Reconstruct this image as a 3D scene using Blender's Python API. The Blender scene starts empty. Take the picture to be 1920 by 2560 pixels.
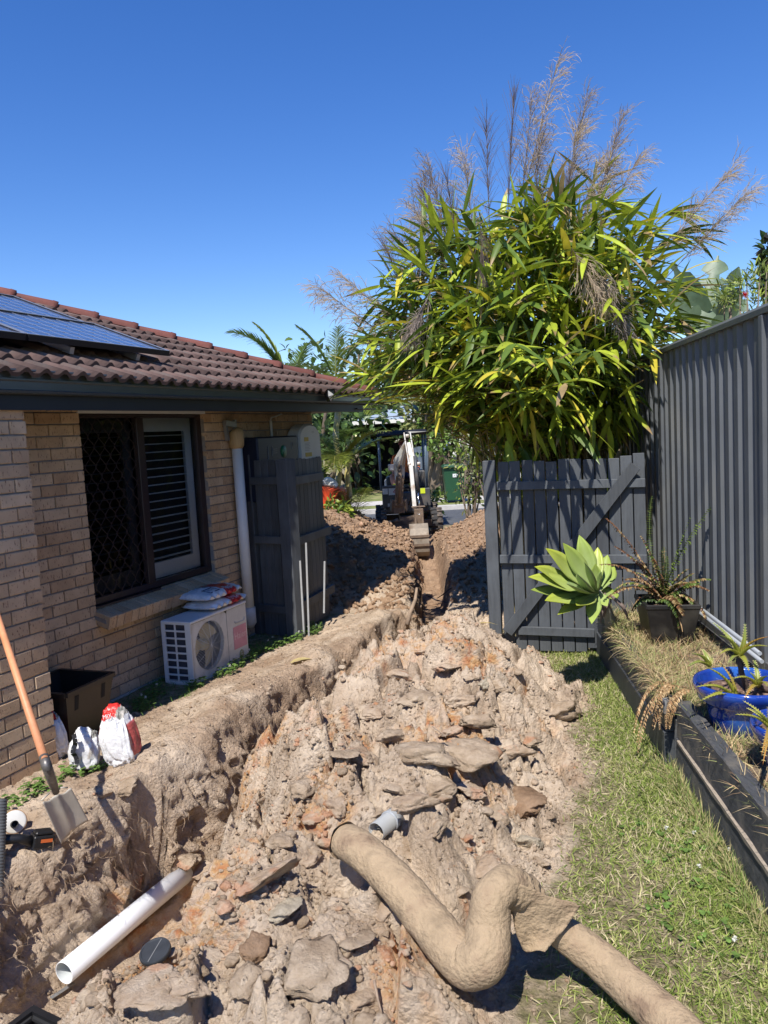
import bpy, bmesh, math, random
import numpy as np
from mathutils import Vector, Matrix, Euler
random.seed(7); RNG = np.random.default_rng(7)
SC = bpy.context.scene
COL = SC.collection
rad = math.radians

# ------------------------------------------------------------------ camera
F_PX = 1987.0; PITCH = rad(5.51); ROLL = rad(3.14); CAM_H = 1.95
cam = bpy.data.cameras.new('camera'); camo = bpy.data.objects.new('camera', cam); COL.objects.link(camo)
cam.sensor_fit = 'VERTICAL'; cam.sensor_height = 36.0; cam.lens = F_PX / 2560 * 36
cam.clip_start = 0.05; cam.clip_end = 500
camo.location = (0, 0, CAM_H)
camo.rotation_euler = (Matrix.Rotation(rad(90) - PITCH, 4, 'X') @ Matrix.Rotation(-ROLL, 4, 'Z')).to_euler()
SC.camera = camo

# ------------------------------------------------------------------ light
SUN_AZ = rad(198.7); SUN_EL = rad(55.4)
world = bpy.data.worlds.new('World'); SC.world = world; world.use_nodes = True
wn = world.node_tree; wn.nodes.clear()
sky = wn.nodes.new('ShaderNodeTexSky'); sky.sky_type = 'NISHITA'; sky.sun_disc = False
sky.sun_elevation = SUN_EL; sky.sun_rotation = SUN_AZ; sky.altitude = 20; sky.air_density = 1.0
sky.dust_density = 0.0; sky.ozone_density = 3.5
hs = wn.nodes.new('ShaderNodeHueSaturation'); hs.inputs['Saturation'].default_value = 1.3; hs.inputs['Value'].default_value = 1.12; hs.inputs['Hue'].default_value = .515
bg = wn.nodes.new('ShaderNodeBackground'); bg.inputs['Strength'].default_value = 0.115
wo = wn.nodes.new('ShaderNodeOutputWorld')
wn.links.new(sky.outputs[0], hs.inputs['Color']); wn.links.new(hs.outputs[0], bg.inputs['Color']); wn.links.new(bg.outputs[0], wo.inputs['Surface'])
sl = bpy.data.lights.new('sun', 'SUN'); sl.energy = 5.0; sl.angle = rad(0.53); sl.color = (1.0, 0.955, 0.89)
so = bpy.data.objects.new('sun', sl); COL.objects.link(so)
sdir = Vector((math.sin(SUN_AZ) * math.cos(SUN_EL), math.cos(SUN_AZ) * math.cos(SUN_EL), math.sin(SUN_EL)))
so.rotation_euler = sdir.to_track_quat('Z', 'Y').to_euler(); so.location = sdir * 30
SC.view_settings.view_transform = 'Standard'; SC.view_settings.look = 'None'
SC.view_settings.exposure = 0.42; SC.view_settings.gamma = 1.0; SC.view_settings.use_curve_mapping = False
SC.cycles.max_bounces = 8; SC.cycles.diffuse_bounces = 4; SC.cycles.transparent_max_bounces = 12

# ------------------------------------------------------------------ measuring helpers (photo pixel -> real place)
def ray(x, y):
    cr, sr = math.cos(ROLL), math.sin(ROLL); dx, dy = x - 960, y - 1280
    u = dx * cr - dy * sr; v = dx * sr + dy * cr
    c, s = math.cos(PITCH), math.sin(PITCH)
    return Vector((u / F_PX, c - v / F_PX * s, -s - v / F_PX * c))
CAMP = Vector((0, 0, CAM_H))
def G(x, y, z=0.0):
    r = ray(x, y); return CAMP + r * ((z - CAM_H) / r.z)
def AY(x, y, Y):
    r = ray(x, y); return CAMP + r * (Y / r.y)

# ------------------------------------------------------------------ object helpers
WL = {}
def wloc(o):
    return WL[o.name] if o is not None else Vector((0, 0, 0))
def setp(o, label=None, cat=None, group=None, kind=None):
    if label: o['label'] = label
    if cat: o['category'] = cat
    if group: o['group'] = group
    if kind: o['kind'] = kind
    return o
def thing(name, label, cat, loc=(0, 0, 0), group=None, kind=None):
    o = bpy.data.objects.new(name, None); COL.objects.link(o); o.empty_display_size = 0.1
    o.location = loc; WL[o.name] = Vector(loc)
    return setp(o, label, cat, group, kind)
def link_mesh(name, me, parent, wpos, rot=None, scale=None):
    o = bpy.data.objects.new(name, me); COL.objects.link(o)
    if parent is not None: o.parent = parent
    o.location = Vector(wpos) - wloc(parent); WL[o.name] = Vector(wpos)
    if rot is not None: o.rotation_euler = rot
    if scale is not None: o.scale = scale
    return o
class MB:
    """collects faces in world space, then becomes ONE mesh object"""
    def __init__(s): s.v = []; s.f = []; s.m = []; s.mi = 0; s.sm = []; s.smooth = False; s.c = None
    def add(s, vs, fs, smooth=None):
        o = len(s.v); s.v += [tuple(p) for p in vs]
        for f in fs: s.f.append(tuple(i + o for i in f)); s.m.append(s.mi); s.sm.append(s.smooth if smooth is None else smooth)
    def box(s, c, size, R=None, taper=1.0):
        x, y, z = (a / 2 for a in size); vs = []
        for sz in (-1, 1):
            k = taper if sz < 0 else 1.0
            for sx, sy in ((-1, -1), (1, -1), (1, 1), (-1, 1)):
                p = Vector((sx * x * k, sy * y * k, sz * z)); vs.append((R @ p if R else p) + Vector(c))
        s.add(vs, [(3, 2, 1, 0), (4, 5, 6, 7), (0, 1, 5, 4), (1, 2, 6, 5), (2, 3, 7, 6), (3, 0, 4, 7)], False)
    def bar(s, p, q, w, h, up=(0, 0, 1)):
        p, q = Vector(p), Vector(q); d = (q - p); L = d.length; d.normalize()
        x = d.cross(Vector(up))
        if x.length < 1e-4: x = d.cross(Vector((1, 0, 0)))
        x.normalize(); u = x.cross(d)
        R = Matrix((x, d, u)).transposed()
        s.box((p + q) / 2, (w, L, h), R)
    def tube(s, pts, r, n=8, cap=True, smooth=True):
        pts = [Vector(p) for p in pts]; rs = r if isinstance(r, (list, tuple)) else [r] * len(pts)
        vs = []; prev = None
        for i, p in enumerate(pts):
            a = pts[max(0, i - 1)]; b = pts[min(len(pts) - 1, i + 1)]; d = (b - a).normalized()
            x = d.cross(Vector((0, 0, 1)) if abs(d.z) < .95 else Vector((0, 1, 0))).normalized()
            if prev is not None:
                x = (prev - d * prev.dot(d)); x = x.normalized() if x.length > 1e-5 else prev
            prev = x; y = d.cross(x)
            for k in range(n):
                t = 2 * math.pi * k / n; vs.append(p + (x * math.cos(t) + y * math.sin(t)) * rs[i])
        fs = []
        for i in range(len(pts) - 1):
            for k in range(n):
                fs.append((i * n + k, i * n + (k + 1) % n, (i + 1) * n + (k + 1) % n, (i + 1) * n + k))
        s.add(vs, fs, smooth)
        if cap:
            o = len(s.v) - len(vs)
            s.f.append(tuple(o + k for k in reversed(range(n)))); s.m.append(s.mi); s.sm.append(False)
            e = o + (len(pts) - 1) * n; s.f.append(tuple(e + k for k in range(n))); s.m.append(s.mi); s.sm.append(False)
    def lathe(s, c, prof, n=32, R=None, smooth=True, close=False):
        vs = []
        for (r, z) in prof:
            for k in range(n):
                t = 2 * math.pi * k / n; p = Vector((r * math.cos(t), r * math.sin(t), z)); vs.append((R @ p if R else p) + Vector(c))
        fs = []
        for i in range(len(prof) - 1):
            for k in range(n): fs.append((i * n + k, i * n + (k + 1) % n, (i + 1) * n + (k + 1) % n, (i + 1) * n + k))
        s.add(vs, fs, smooth)
    def prism(s, poly, d):
        d = Vector(d); n = len(poly); P = [Vector(p) for p in poly]
        s.add(P + [p + d for p in P], [tuple(reversed(range(n))), tuple(range(n, 2 * n))] + [(i, (i + 1) % n, n + (i + 1) % n, n + i) for i in range(n)], False)
    def quad(s, a, b, c, d): s.add([a, b, c, d], [(0, 1, 2, 3)], False)
    def bounds(s):
        a = np.array(s.v); return a.min(0), a.max(0)
    def build(s, name, mat, parent=None, origin=None, label=None, cat=None, group=None, kind=None, bevel=0, autos=None):
        if origin is None:
            lo, hi = s.bounds(); origin = Vector(((lo[0] + hi[0]) / 2, (lo[1] + hi[1]) / 2, lo[2] if parent is None else (lo[2] + hi[2]) / 2))
        origin = Vector(origin)
        me = bpy.data.meshes.new(name)
        me.from_pydata([(p[0] - origin.x, p[1] - origin.y, p[2] - origin.z) for p in s.v], [], s.f)
        for m in (mat if isinstance(mat, (list, tuple)) else [mat]): me.materials.append(m)
        me.polygons.foreach_set('material_index', s.m); me.polygons.foreach_set('use_smooth', s.sm)
        if bevel:
            bm = bmesh.new(); bm.from_mesh(me)
            bmesh.ops.recalc_face_normals(bm, faces=bm.faces)
            es = [e for e in bm.edges if len(e.link_faces) == 2 and e.calc_face_angle(0) > rad(40)]
            bmesh.ops.bevel(bm, geom=es, offset=bevel, segments=1, affect='EDGES'); bm.to_mesh(me); bm.free()
        me.update()
        o = link_mesh(name, me, parent, origin)
        return setp(o, label, cat, group, kind)
def np_mesh(name, V, Q, mat, parent=None, origin=(0, 0, 0), smooth=False, color=None, cname='col', tri=False, **kw):
    V = np.asarray(V, np.float32).reshape(-1, 3) - np.array(origin, np.float32); Q = np.asarray(Q, np.int32); k = Q.shape[1]
    me = bpy.data.meshes.new(name); me.vertices.add(len(V)); me.vertices.foreach_set('co', V.ravel())
    me.loops.add(Q.size); me.loops.foreach_set('vertex_index', Q.ravel())
    me.polygons.add(len(Q)); me.polygons.foreach_set('loop_start', np.arange(0, Q.size, k, dtype=np.int32))
    me.polygons.foreach_set('loop_total', np.full(len(Q), k, np.int32))
    if smooth: me.polygons.foreach_set('use_smooth', np.ones(len(Q), bool))
    for m in (mat if isinstance(mat, (list, tuple)) else [mat]): me.materials.append(m)
    me.update(calc_edges=True); me.validate()
    if color is not None:
        a = me.color_attributes.new(cname, 'FLOAT_COLOR', 'POINT'); c = np.ones((len(V), 4), np.float32); c[:, :3] = color
        a.data.foreach_set('color', c.ravel())
    o = link_mesh(name, me, parent, origin)
    return setp(o, **kw)
def text_verts(body, size):
    cu = bpy.data.curves.new('t', 'FONT'); cu.body = body; cu.size = size; cu.resolution_u = 3
    o = bpy.data.objects.new('t', cu); COL.objects.link(o)
    dg = bpy.context.evaluated_depsgraph_get(); me = bpy.data.meshes.new_from_object(o.evaluated_get(dg))
    vs = [v.co.copy() for v in me.vertices]; fs = [tuple(p.vertices) for p in me.polygons]
    bpy.data.objects.remove(o); bpy.data.curves.remove(cu); bpy.data.meshes.remove(me)
    return vs, fs
def text_on(mb, body, size, org, ux, uy, off=0.002, width=None):
    """flat lettering lying in the plane org + ux*a + uy*b, raised by off"""
    vs, fs = text_verts(body, size); ux, uy = Vector(ux).normalized(), Vector(uy).normalized(); n = ux.cross(uy)
    w = max(v.x for v in vs) or 1; k = (width / w) if width else 1
    mb.add([Vector(org) + ux * v.x * k + uy * v.y + n * off for v in vs], fs, False)

# ------------------------------------------------------------------ materials
def nt(name):
    m = bpy.data.materials.new(name); m.use_nodes = True; t = m.node_tree
    return m, t, t.nodes['Principled BSDF']
def mat(name, base, rough=0.75, var=0.15, scale=6, bump=0.15, bscale=30, metal=0.0, spec=0.4, rnd=0.0, stain=None, stains=2.0, transl=0.0, stretch=None, dist=0.01, sheen=0.0, coat=0.0):
    m, t, b = nt(name); N, Lk = t.nodes.new, t.links.new
    tc = N('ShaderNodeTexCoord'); src = tc.outputs['Object']
    if stretch:
        mp = N('ShaderNodeMapping'); mp.inputs['Scale'].default_value = stretch; Lk(src, mp.inputs[0]); src = mp.outputs[0]
    n1 = N('ShaderNodeTexNoise'); n1.inputs['Scale'].default_value = scale; n1.inputs['Detail'].default_value = 8; n1.inputs['Roughness'].default_value = .65; Lk(src, n1.inputs['Vector'])
    cr = N('ShaderNodeValToRGB'); e = cr.color_ramp.elements; e[0].position = .3; e[1].position = .7
    e[0].color = (*[c * (1 - var) for c in base], 1); e[1].color = (*[min(1, c * (1 + var)) for c in base], 1)
    Lk(n1.outputs[0], cr.inputs[0]); col = cr.outputs[0]
    if stain:
        n3 = N('ShaderNodeTexNoise'); n3.inputs['Scale'].default_value = stains; n3.inputs['Detail'].default_value = 6; Lk(tc.outputs['Object'], n3.inputs['Vector'])
        r3 = N('ShaderNodeMapRange'); r3.inputs[1].default_value = .5; r3.inputs[2].default_value = .68; Lk(n3.outputs[0], r3.inputs[0])
        mx = N('ShaderNodeMix'); mx.data_type = 'RGBA'; mx.inputs[7].default_value = (*stain, 1); Lk(r3.outputs[0], mx.inputs[0]); Lk(col, mx.inputs[6]); col = mx.outputs[2]
    if rnd:
        oi = N('ShaderNodeObjectInfo'); ge = N('ShaderNodeNewGeometry'); ad = N('ShaderNodeMath'); ad.operation = 'ADD'
        Lk(oi.outputs['Random'], ad.inputs[0]); Lk(ge.outputs['Random Per Island'], ad.inputs[1])
        fr = N('ShaderNodeMath'); fr.operation = 'FRACT'; Lk(ad.outputs[0], fr.inputs[0])
        mr = N('ShaderNodeMapRange'); mr.inputs[3].default_value = 1 - rnd; mr.inputs[4].default_value = 1 + rnd; Lk(fr.outputs[0], mr.inputs[0])
        hv = N('ShaderNodeHueSaturation'); Lk(mr.outputs[0], hv.inputs['Value']); Lk(col, hv.inputs['Color']); col = hv.outputs[0]
    Lk(col, b.inputs['Base Color'])
    b.inputs['Roughness'].default_value = rough; b.inputs['Metallic'].default_value = metal; b.inputs['Specular IOR Level'].default_value = spec
    b.inputs['Coat Weight'].default_value = coat
    if bump:
        n2 = N('ShaderNodeTexNoise'); n2.inputs['Scale'].default_value = bscale; n2.inputs['Detail'].default_value = 6; Lk(src, n2.inputs['Vector'])
        bp = N('ShaderNodeBump'); bp.inputs['Strength'].default_value = bump; bp.inputs['Distance'].default_value = dist; Lk(n2.outputs[0], bp.inputs['Height']); Lk(bp.outputs[0], b.inputs['Normal'])
    if transl:
        out = t.nodes['Material Output']; tr = N('ShaderNodeBsdfTranslucent'); Lk(col, tr.inputs['Color'])
        mxs = N('ShaderNodeMixShader'); mxs.inputs[0].default_value = transl; Lk(b.outputs[0], mxs.inputs[1]); Lk(tr.outputs[0], mxs.inputs[2]); Lk(mxs.outputs[0], out.inputs[0])
    return m
def mat_attr(name, rough=.7, transl=0.25, spec=.3, var=.2, scale=14, attr='col', bump=0.0, bscale=60):
    m, t, b = nt(name); N, Lk = t.nodes.new, t.links.new
    at = N('ShaderNodeAttribute'); at.attribute_name = attr
    tc = N('ShaderNodeTexCoord'); n1 = N('ShaderNodeTexNoise'); n1.inputs['Scale'].default_value = scale; n1.inputs['Detail'].default_value = 5; Lk(tc.outputs['Object'], n1.inputs['Vector'])
    mr = N('ShaderNodeMapRange'); mr.inputs[1].default_value = .3; mr.inputs[2].default_value = .7; mr.inputs[3].default_value = 1 - var; mr.inputs[4].default_value = 1 + var; Lk(n1.outputs[0], mr.inputs[0])
    hv = N('ShaderNodeHueSaturation'); Lk(mr.outputs[0], hv.inputs['Value']); Lk(at.outputs['Color'], hv.inputs['Color'])
    Lk(hv.outputs[0], b.inputs['Base Color']); b.inputs['Roughness'].default_value = rough; b.inputs['Specular IOR Level'].default_value = spec
    if bump:
        n2 = N('ShaderNodeTexNoise'); n2.inputs['Scale'].default_value = bscale; Lk(tc.outputs['Object'], n2.inputs['Vector'])
        bp = N('ShaderNodeBump'); bp.inputs['Strength'].default_value = bump; bp.inputs['Distance'].default_value = .01; Lk(n2.outputs[0], bp.inputs['Height']); Lk(bp.outputs[0], b.inputs['Normal'])
    if transl:
        out = t.nodes['Material Output']; tr = N('ShaderNodeBsdfTranslucent'); Lk(hv.outputs[0], tr.inputs['Color'])
        mxs = N('ShaderNodeMixShader'); mxs.inputs[0].default_value = transl; Lk(b.outputs[0], mxs.inputs[1]); Lk(tr.outputs[0], mxs.inputs[2]); Lk(mxs.outputs[0], out.inputs[0])
    return m

M = {}
def brick_mat():
    m, t, b = nt('tan_brick'); N, Lk = t.nodes.new, t.links.new
    tc = N('ShaderNodeTexCoord'); ge = N('ShaderNodeNewGeometry'); oi = N('ShaderNodeObjectInfo')
    ad = N('ShaderNodeMath'); ad.operation = 'ADD'; Lk(oi.outputs['Random'], ad.inputs[0]); Lk(ge.outputs['Random Per Island'], ad.inputs[1])
    fr = N('ShaderNodeMath'); fr.operation = 'FRACT'; Lk(ad.outputs[0], fr.inputs[0])
    cr = N('ShaderNodeValToRGB'); e = cr.color_ramp.elements; e[0].color = (.46, .30, .175, 1); e[1].color = (.58, .42, .27, 1)
    x = e.new(.5); x.color = (.52, .36, .22, 1); Lk(fr.outputs[0], cr.inputs[0])
    wp = N('ShaderNodeVectorMath'); wp.operation = 'ADD'; Lk(ge.outputs['Position'], wp.inputs[0])
    mp = N('ShaderNodeMapping'); mp.inputs['Scale'].default_value = (90, 90, 38); Lk(wp.outputs[0], mp.inputs[0])
    n1 = N('ShaderNodeTexNoise'); n1.inputs['Scale'].default_value = 1; n1.inputs['Detail'].default_value = 3; Lk(mp.outputs[0], n1.inputs['Vector'])
    r1 = N('ShaderNodeMapRange'); r1.inputs[1].default_value = .60; r1.inputs[2].default_value = .68; Lk(n1.outputs[0], r1.inputs[0])
    mx = N('ShaderNodeMix'); mx.data_type = 'RGBA'; mx.inputs[7].default_value = (.16, .075, .045, 1); Lk(cr.outputs[0], mx.inputs[6])
    sc = N('ShaderNodeMath'); sc.operation = 'MULTIPLY'; sc.inputs[1].default_value = .75; Lk(r1.outputs[0], sc.inputs[0]); Lk(sc.outputs[0], mx.inputs[0])
    n2 = N('ShaderNodeTexNoise'); n2.inputs['Scale'].default_value = 7; n2.inputs['Detail'].default_value = 6; Lk(ge.outputs['Position'], n2.inputs['Vector'])
    r2 = N('ShaderNodeMapRange'); r2.inputs[1].default_value = .3; r2.inputs[2].default_value = .7; r2.inputs[3].default_value = .86; r2.inputs[4].default_value = 1.12; Lk(n2.outputs[0], r2.inputs[0])
    hv = N('ShaderNodeHueSaturation'); Lk(r2.outputs[0], hv.inputs['Value']); Lk(mx.outputs[2], hv.inputs['Color']); Lk(hv.outputs[0], b.inputs['Base Color'])
    b.inputs['Roughness'].default_value = .85; b.inputs['Specular IOR Level'].default_value = .25
    mh = N('ShaderNodeMath'); mh.operation = 'SUBTRACT'; Lk(n2.outputs[0], mh.inputs[0]); Lk(r1.outputs[0], mh.inputs[1])
    n4 = N('ShaderNodeTexNoise'); n4.inputs['Scale'].default_value = 120; n4.inputs['Detail'].default_value = 4; Lk(ge.outputs['Position'], n4.inputs['Vector'])
    ma = N('ShaderNodeMath'); ma.operation = 'ADD'; Lk(mh.outputs[0], ma.inputs[0]); Lk(n4.outputs[0], ma.inputs[1])
    bp = N('ShaderNodeBump'); bp.inputs['Strength'].default_value = .5; bp.inputs['Distance'].default_value = .004; Lk(ma.outputs[0], bp.inputs['Height']); Lk(bp.outputs[0], b.inputs['Normal'])
    return m
M['brick'] = brick_mat()
M['mortar'] = mat('mortar', (.26, .235, .21), .95, .2, 20, .5, 160, dist=.004)
M['dkwood'] = mat('charcoal_painted_timber', (.072, .078, .084), .62, .22, 5, .35, 25, rnd=.22, stretch=(9, 9, 1), dist=.004, stain=(.095, .105, .115), stains=3)
M['dkwood2'] = mat('weathered_charcoal_timber', (.07, .073, .078), .8, .35, 5, .9, 22, rnd=.2, stretch=(14, 2, 14), dist=.01, stain=(.17, .155, .13), stains=7)
M['fence'] = mat('grey_steel_sheet', (.105, .113, .122), .45, .12, 3, .03, 40, spec=.45, stain=(.135, .138, .135), stains=1.6)
M['fencecap'] = mat('grey_steel_cap', (.13, .138, .145), .36, .1, 3, .03, 40, spec=.5)
M['fascia'] = mat('dark_fascia', (.018, .02, .024), .5, .15, 4, .05, 30)
M['gutter'] = mat('dark_gutter_steel', (.05, .056, .058), .3, .12, 6, .03, 40, spec=.6)
M['tile'] = mat('weathered_roof_tile', (.11, .068, .056), .9, .4, 5, .5, 60, rnd=.28, stain=(.115, .10, .088), stains=4, dist=.006)
M['ridge'] = mat('red_ridge_tile', (.135, .045, .034), .85, .3, 5, .4, 50, rnd=.15, stain=(.13, .07, .06), stains=4, dist=.006)
M['white'] = mat('white_paint', (.7, .7, .68), .45, .06, 5, .03, 40)
M['offwhite'] = mat('off_white_plastic', (.62, .61, .57), .45, .1, 6, .04, 40, stain=(.45, .42, .36), stains=5)
M['pvc'] = mat('white_pvc', (.8, .82, .84), .28, .04, 4, .0, 40, spec=.5)
M['black'] = mat('black_plastic', (.012, .012, .013), .4, .2, 8, .05, 60)
M['dark'] = mat('dark_interior', (.01, .01, .012), .8, .1, 3, 0)
M['winframe'] = mat('dark_brown_window_frame', (.03, .02, .022), .35, .15, 6, .03, 40, spec=.5)
M['concrete'] = mat('pale_concrete', (.42, .40, .37), .9, .18, 3, .3, 60)
M['steelgrey'] = mat('grey_galvanised', (.33, .34, .35), .4, .12, 8, .05, 50, metal=.6)
M['greypvc'] = mat('grey_conduit', (.30, .32, .34), .45, .1, 8, .03, 50)

# numpy noise -----------------------------------------------------------
def _h(ix, iy, s):
    n = (ix.astype(np.int64) * 374761393 + iy.astype(np.int64) * 668265263 + s * 974634777) & 0xffffffff
    n = ((n ^ (n >> 13)) * 1274126177) & 0xffffffff; n = (n ^ (n >> 16)) & 0xffffffff
    n = (n * 2246822519) & 0xffffffff; n = n ^ (n >> 15)
    return (n & 0xffffff) / float(0xffffff)
def vnoise(x, y, s=0):
    ix, iy = np.floor(x), np.floor(y); fx, fy = x - ix, y - iy; fx = fx * fx * fx * (fx * (fx * 6 - 15) + 10); fy = fy * fy * fy * (fy * (fy * 6 - 15) + 10)
    a, b, c, d = _h(ix, iy, s), _h(ix + 1, iy, s), _h(ix, iy + 1, s), _h(ix + 1, iy + 1, s)
    return (a + (b - a) * fx + (c - a) * fy + (a - b - c + d) * fx * fy) * 2 - 1
def fbm(x, y, s=0, o=4, g=.5, r=2.03):
    t = 0; a = 1; n = 0
    for i in range(o):
        t = t + a * vnoise(x, y, s + i * 17); n += a; a *= g; x = x * r + 13.7; y = y * r + 7.1
    return t / n
def cells(x, y, s=0):
    """F1, F2, random id values and offset from the nearest cell point"""
    ix, iy = np.floor(x), np.floor(y); f1 = np.full(x.shape, 9.); f2 = f1.copy(); idr = np.zeros(x.shape); id2 = idr.copy(); ox = idr.copy(); oy = idr.copy()
    for dx in (-1, 0, 1):
        for dy in (-1, 0, 1):
            cx, cy = ix + dx, iy + dy; px = cx + .1 + .8 * _h(cx, cy, s); py = cy + .1 + .8 * _h(cx, cy, s + 5)
            d = np.hypot(x - px, y - py); m = d < f1
            f2 = np.where(m, f1, np.minimum(f2, d)); f1 = np.where(m, d, f1)
            idr = np.where(m, _h(cx, cy, s + 9), idr); id2 = np.where(m, _h(cx, cy, s + 11), id2); ox = np.where(m, x - px, ox); oy = np.where(m, y - py, oy)
    return f1, f2, idr, id2, ox, oy
def sst(a, b, x):
    t = np.clip((x - a) / (b - a), 0, 1); return t * t * (3 - 2 * t)

# ------------------------------------------------------------------ TERRAIN: lawn, trench, spoil heap and far mounds in one sheet
LP = np.array([(0., -3.6), (1.5, -2.85), (2.6, -2.3), (3.3, -1.88), (3.6, -1.72), (4.15, -1.42), (4.6, -1.15), (5.4, -.86), (6.2, -.5), (6.8, -.22), (7.4, -.05), (8.2, .18), (9.5, .37), (10.8, .44), (12.5, .5), (20, .55)])
RP = np.array([(0., -2.2), (1.5, -1.75), (2.4, -1.22), (2.9, -.93), (3.45, -.78), (4.1, -.86), (4.6, -.76), (5.2, -.50), (6.2, -.13), (7., .18), (8., .5), (9.5, .78), (11, .9), (12.5, .95), (20, 1.0)])
EP = np.array([(0., -.3), (1.5, .0), (2.2, .2), (2.6, .3), (3.1, .46), (3.6, .68), (4.2, .88), (4.9, 1.1), (5.4, 1.26), (5.8, 1.15), (6.2, 1.02), (6.8, .9), (7.4, .95), (20, 1.5)])
def Lx(y): return np.interp(y, LP[:, 0], LP[:, 1])
def Rx(y): return np.interp(y, RP[:, 0], RP[:, 1])
def Ex(y): return np.interp(y, EP[:, 0], EP[:, 1])
WA = rad(22.92); WT = np.array([math.sin(WA), math.cos(WA)]); WN = np.array([-math.cos(WA), math.sin(WA)])
WO = np.array([-2.123, 4.828]) + .551 * WN            # main wall plane; WN points into the house
def W(s, d, z): q = WO + s * WT + d * WN; return Vector((q[0], q[1], z))
def field(x, y):
    x = np.asarray(x, float); y = np.asarray(y, float)
    wob = fbm(x * 2.1, y * 2.1, 3, 3) * .07 + fbm(x * 7, y * 7, 5, 3) * .03 + vnoise(y * 9, y * 0 + 3, 8) * .015
    l = Lx(y) - .03 + fbm(x * 2.1, y * 2.1, 3, 2) * .09 + fbm(y * 3.5, y * 0 + 3, 8, 2) * .06; r = Rx(y) + fbm(x * 2, y * 2, 9, 3) * .08; e = Ex(y) + fbm(x * 1.6, y * 1.6, 21, 3) * .2 + fbm(x * 7, y * 7, 25, 2) * .07
    dwall = -((x - WO[0]) * WN[0] + (y - WO[1]) * WN[1])           # distance out from the house wall
    dwall = dwall + 3.0 * sst(8.6, 9.5, y)
    # left bank
    bt = np.interp(dwall, [0, .45, .75, 1.2, 1.6, 3], [0, 0.0, .04, .08, .08, .08])
    near = 1 - sst(8.0, 8.8, y)
    bank = bt * near + .05 * sst(-.6, -.05, x - l) * near
    bank = bank + .10 * np.exp(-(((x + 1.05) / .45) ** 2 + ((y - 5.15) / .9) ** 2)) + .05 * np.exp(-(((x + .55) / .3) ** 2 + ((y - 6.35) / .45) ** 2)) + .06 * np.exp(-(((x + .1) / .22) ** 2 + ((y - 7.6) / .5) ** 2))
    # the scooped hollow with the tools in it, near the left edge
    bank = bank - .22 * np.exp(-(((x + 1.98) / .22) ** 2 + ((y - 3.72) / .28) ** 2))
    # far left mound
    mound = sst(8.6, 11.5, y) * (1 - sst(14.2, 15.8, y)) * (.62 * np.exp(-((x + 1.05) / 1.0) ** 2) + .10)
    bank = np.maximum(bank, 0) * 1.0 + mound * sst(-.0, .35, l - x + .25)
    bank = np.where(dwall < .45, bank * sst(.2, .45, dwall), bank)
    bank = bank + (fbm(x * 2.6, y * 2.6, 91, 3) * .05 + .012) * sst(.5, .9, dwall) * near - .05 * sst(-.22, -.02, x - l) * near
    # trench floor
    dep = np.interp(y, [1.5, 2.4, 2.9, 3.3, 3.7, 4.8, 9, 12.6, 13.6, 14.2], [.0, -.22, -.42, -.60, -.66, -.66, -.55, -.42, -.2, .02])
    floor = dep + .03 * fbm(x * 4, y * 4, 31, 3)
    # heap
    hm = np.interp(y, [1.2, 1.8, 2.4, 3.2, 3.9, 4.8, 5.6, 6.4, 6.9, 7.4], [.02, .1, .2, .26, .33, .36, .40, .28, .14, .05])
    t = (x - r) / np.maximum(e - r, .2)
    prof = sst(-.02, np.interp(y, [3.3, 4.2, 6.5], [.34, .17, .22]), t) * (1 - sst(.60, 1.02, t))
    heap = hm * prof * (1 + .35 * fbm(x * 1.7, y * 1.7, 41, 3)) + .02 * (1 - sst(.9, 1.05, t))
    farR = sst(7.6, 9.2, y) * (1 - sst(14.4, 15.8, y)) * (.10 + .42 * sst(.0, 1.1, x - r) * sst(9, 13, y))
    heap = np.maximum(heap * (1 - sst(7.0, 7.8, y)), farR)
    # blend across the trench walls
    wl = np.interp(y, [2.4, 3.2, 9], [.42, .26, .18]); kl = sst(0, 1, (x - l + .09) / wl)
    wr = np.interp(y, [3, 5, 9], [.28, .17, .18]); kr = sst(0, 1, (x - (r - wr * .75)) / wr)
    floor_on = kl * (1 - kr)
    z = bank * (1 - kl) + floor * floor_on + heap * kr * kl
    wallz = floor_on * (kl < .98) + (kl > 0) * (kl < .98)
    # the bed scraped clear around the laid pipe
    pd = np.array([.327, .945]); q0 = (x + 1.62) * pd[0] + (y - 3.50) * pd[1]; q1 = (x + 1.62) * pd[1] - (y - 3.50) * pd[0]; q1 = np.where(q1 > 0, q1, -q1 * 3.6) + .9 * sst(.80, 1.05, q0)
    z = np.where(q0 < 1.05, np.minimum(z, np.maximum(-.60, -.60 + sst(.10, .42, q1) * 1.1 + sst(-.55, -1.5, q0) * .5)), z)
    # soil mask: 1 on dug earth
    left_soil = sst(.42, .62, dwall + fbm(x * 2.5, y * 2.5, 51, 3) * .22) * sst(.9, 1.5, y)
    right_soil = 1 - sst(-.05, .10, x - e - .05)
    soil = np.where(x < l, left_soil, right_soil); soil = np.where((y > 7.6) & (x > l), sst(7.4, 7.7, y) * (1 - sst(2.2, 2.6, x)), soil)
    soil = soil * (1 - sst(15.2, 16.2, y)) * (1 - sst(3.0, 3.6, np.abs(x)))
    heapm = kr * (1 - sst(.85, 1.05, t)) * (y < 7.6)
    # clods: chunky facets
    wx = x + .06 * fbm(x * 3, y * 3, 61, 2); wy = y + .06 * fbm(x * 3, y * 3, 67, 2)
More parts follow.
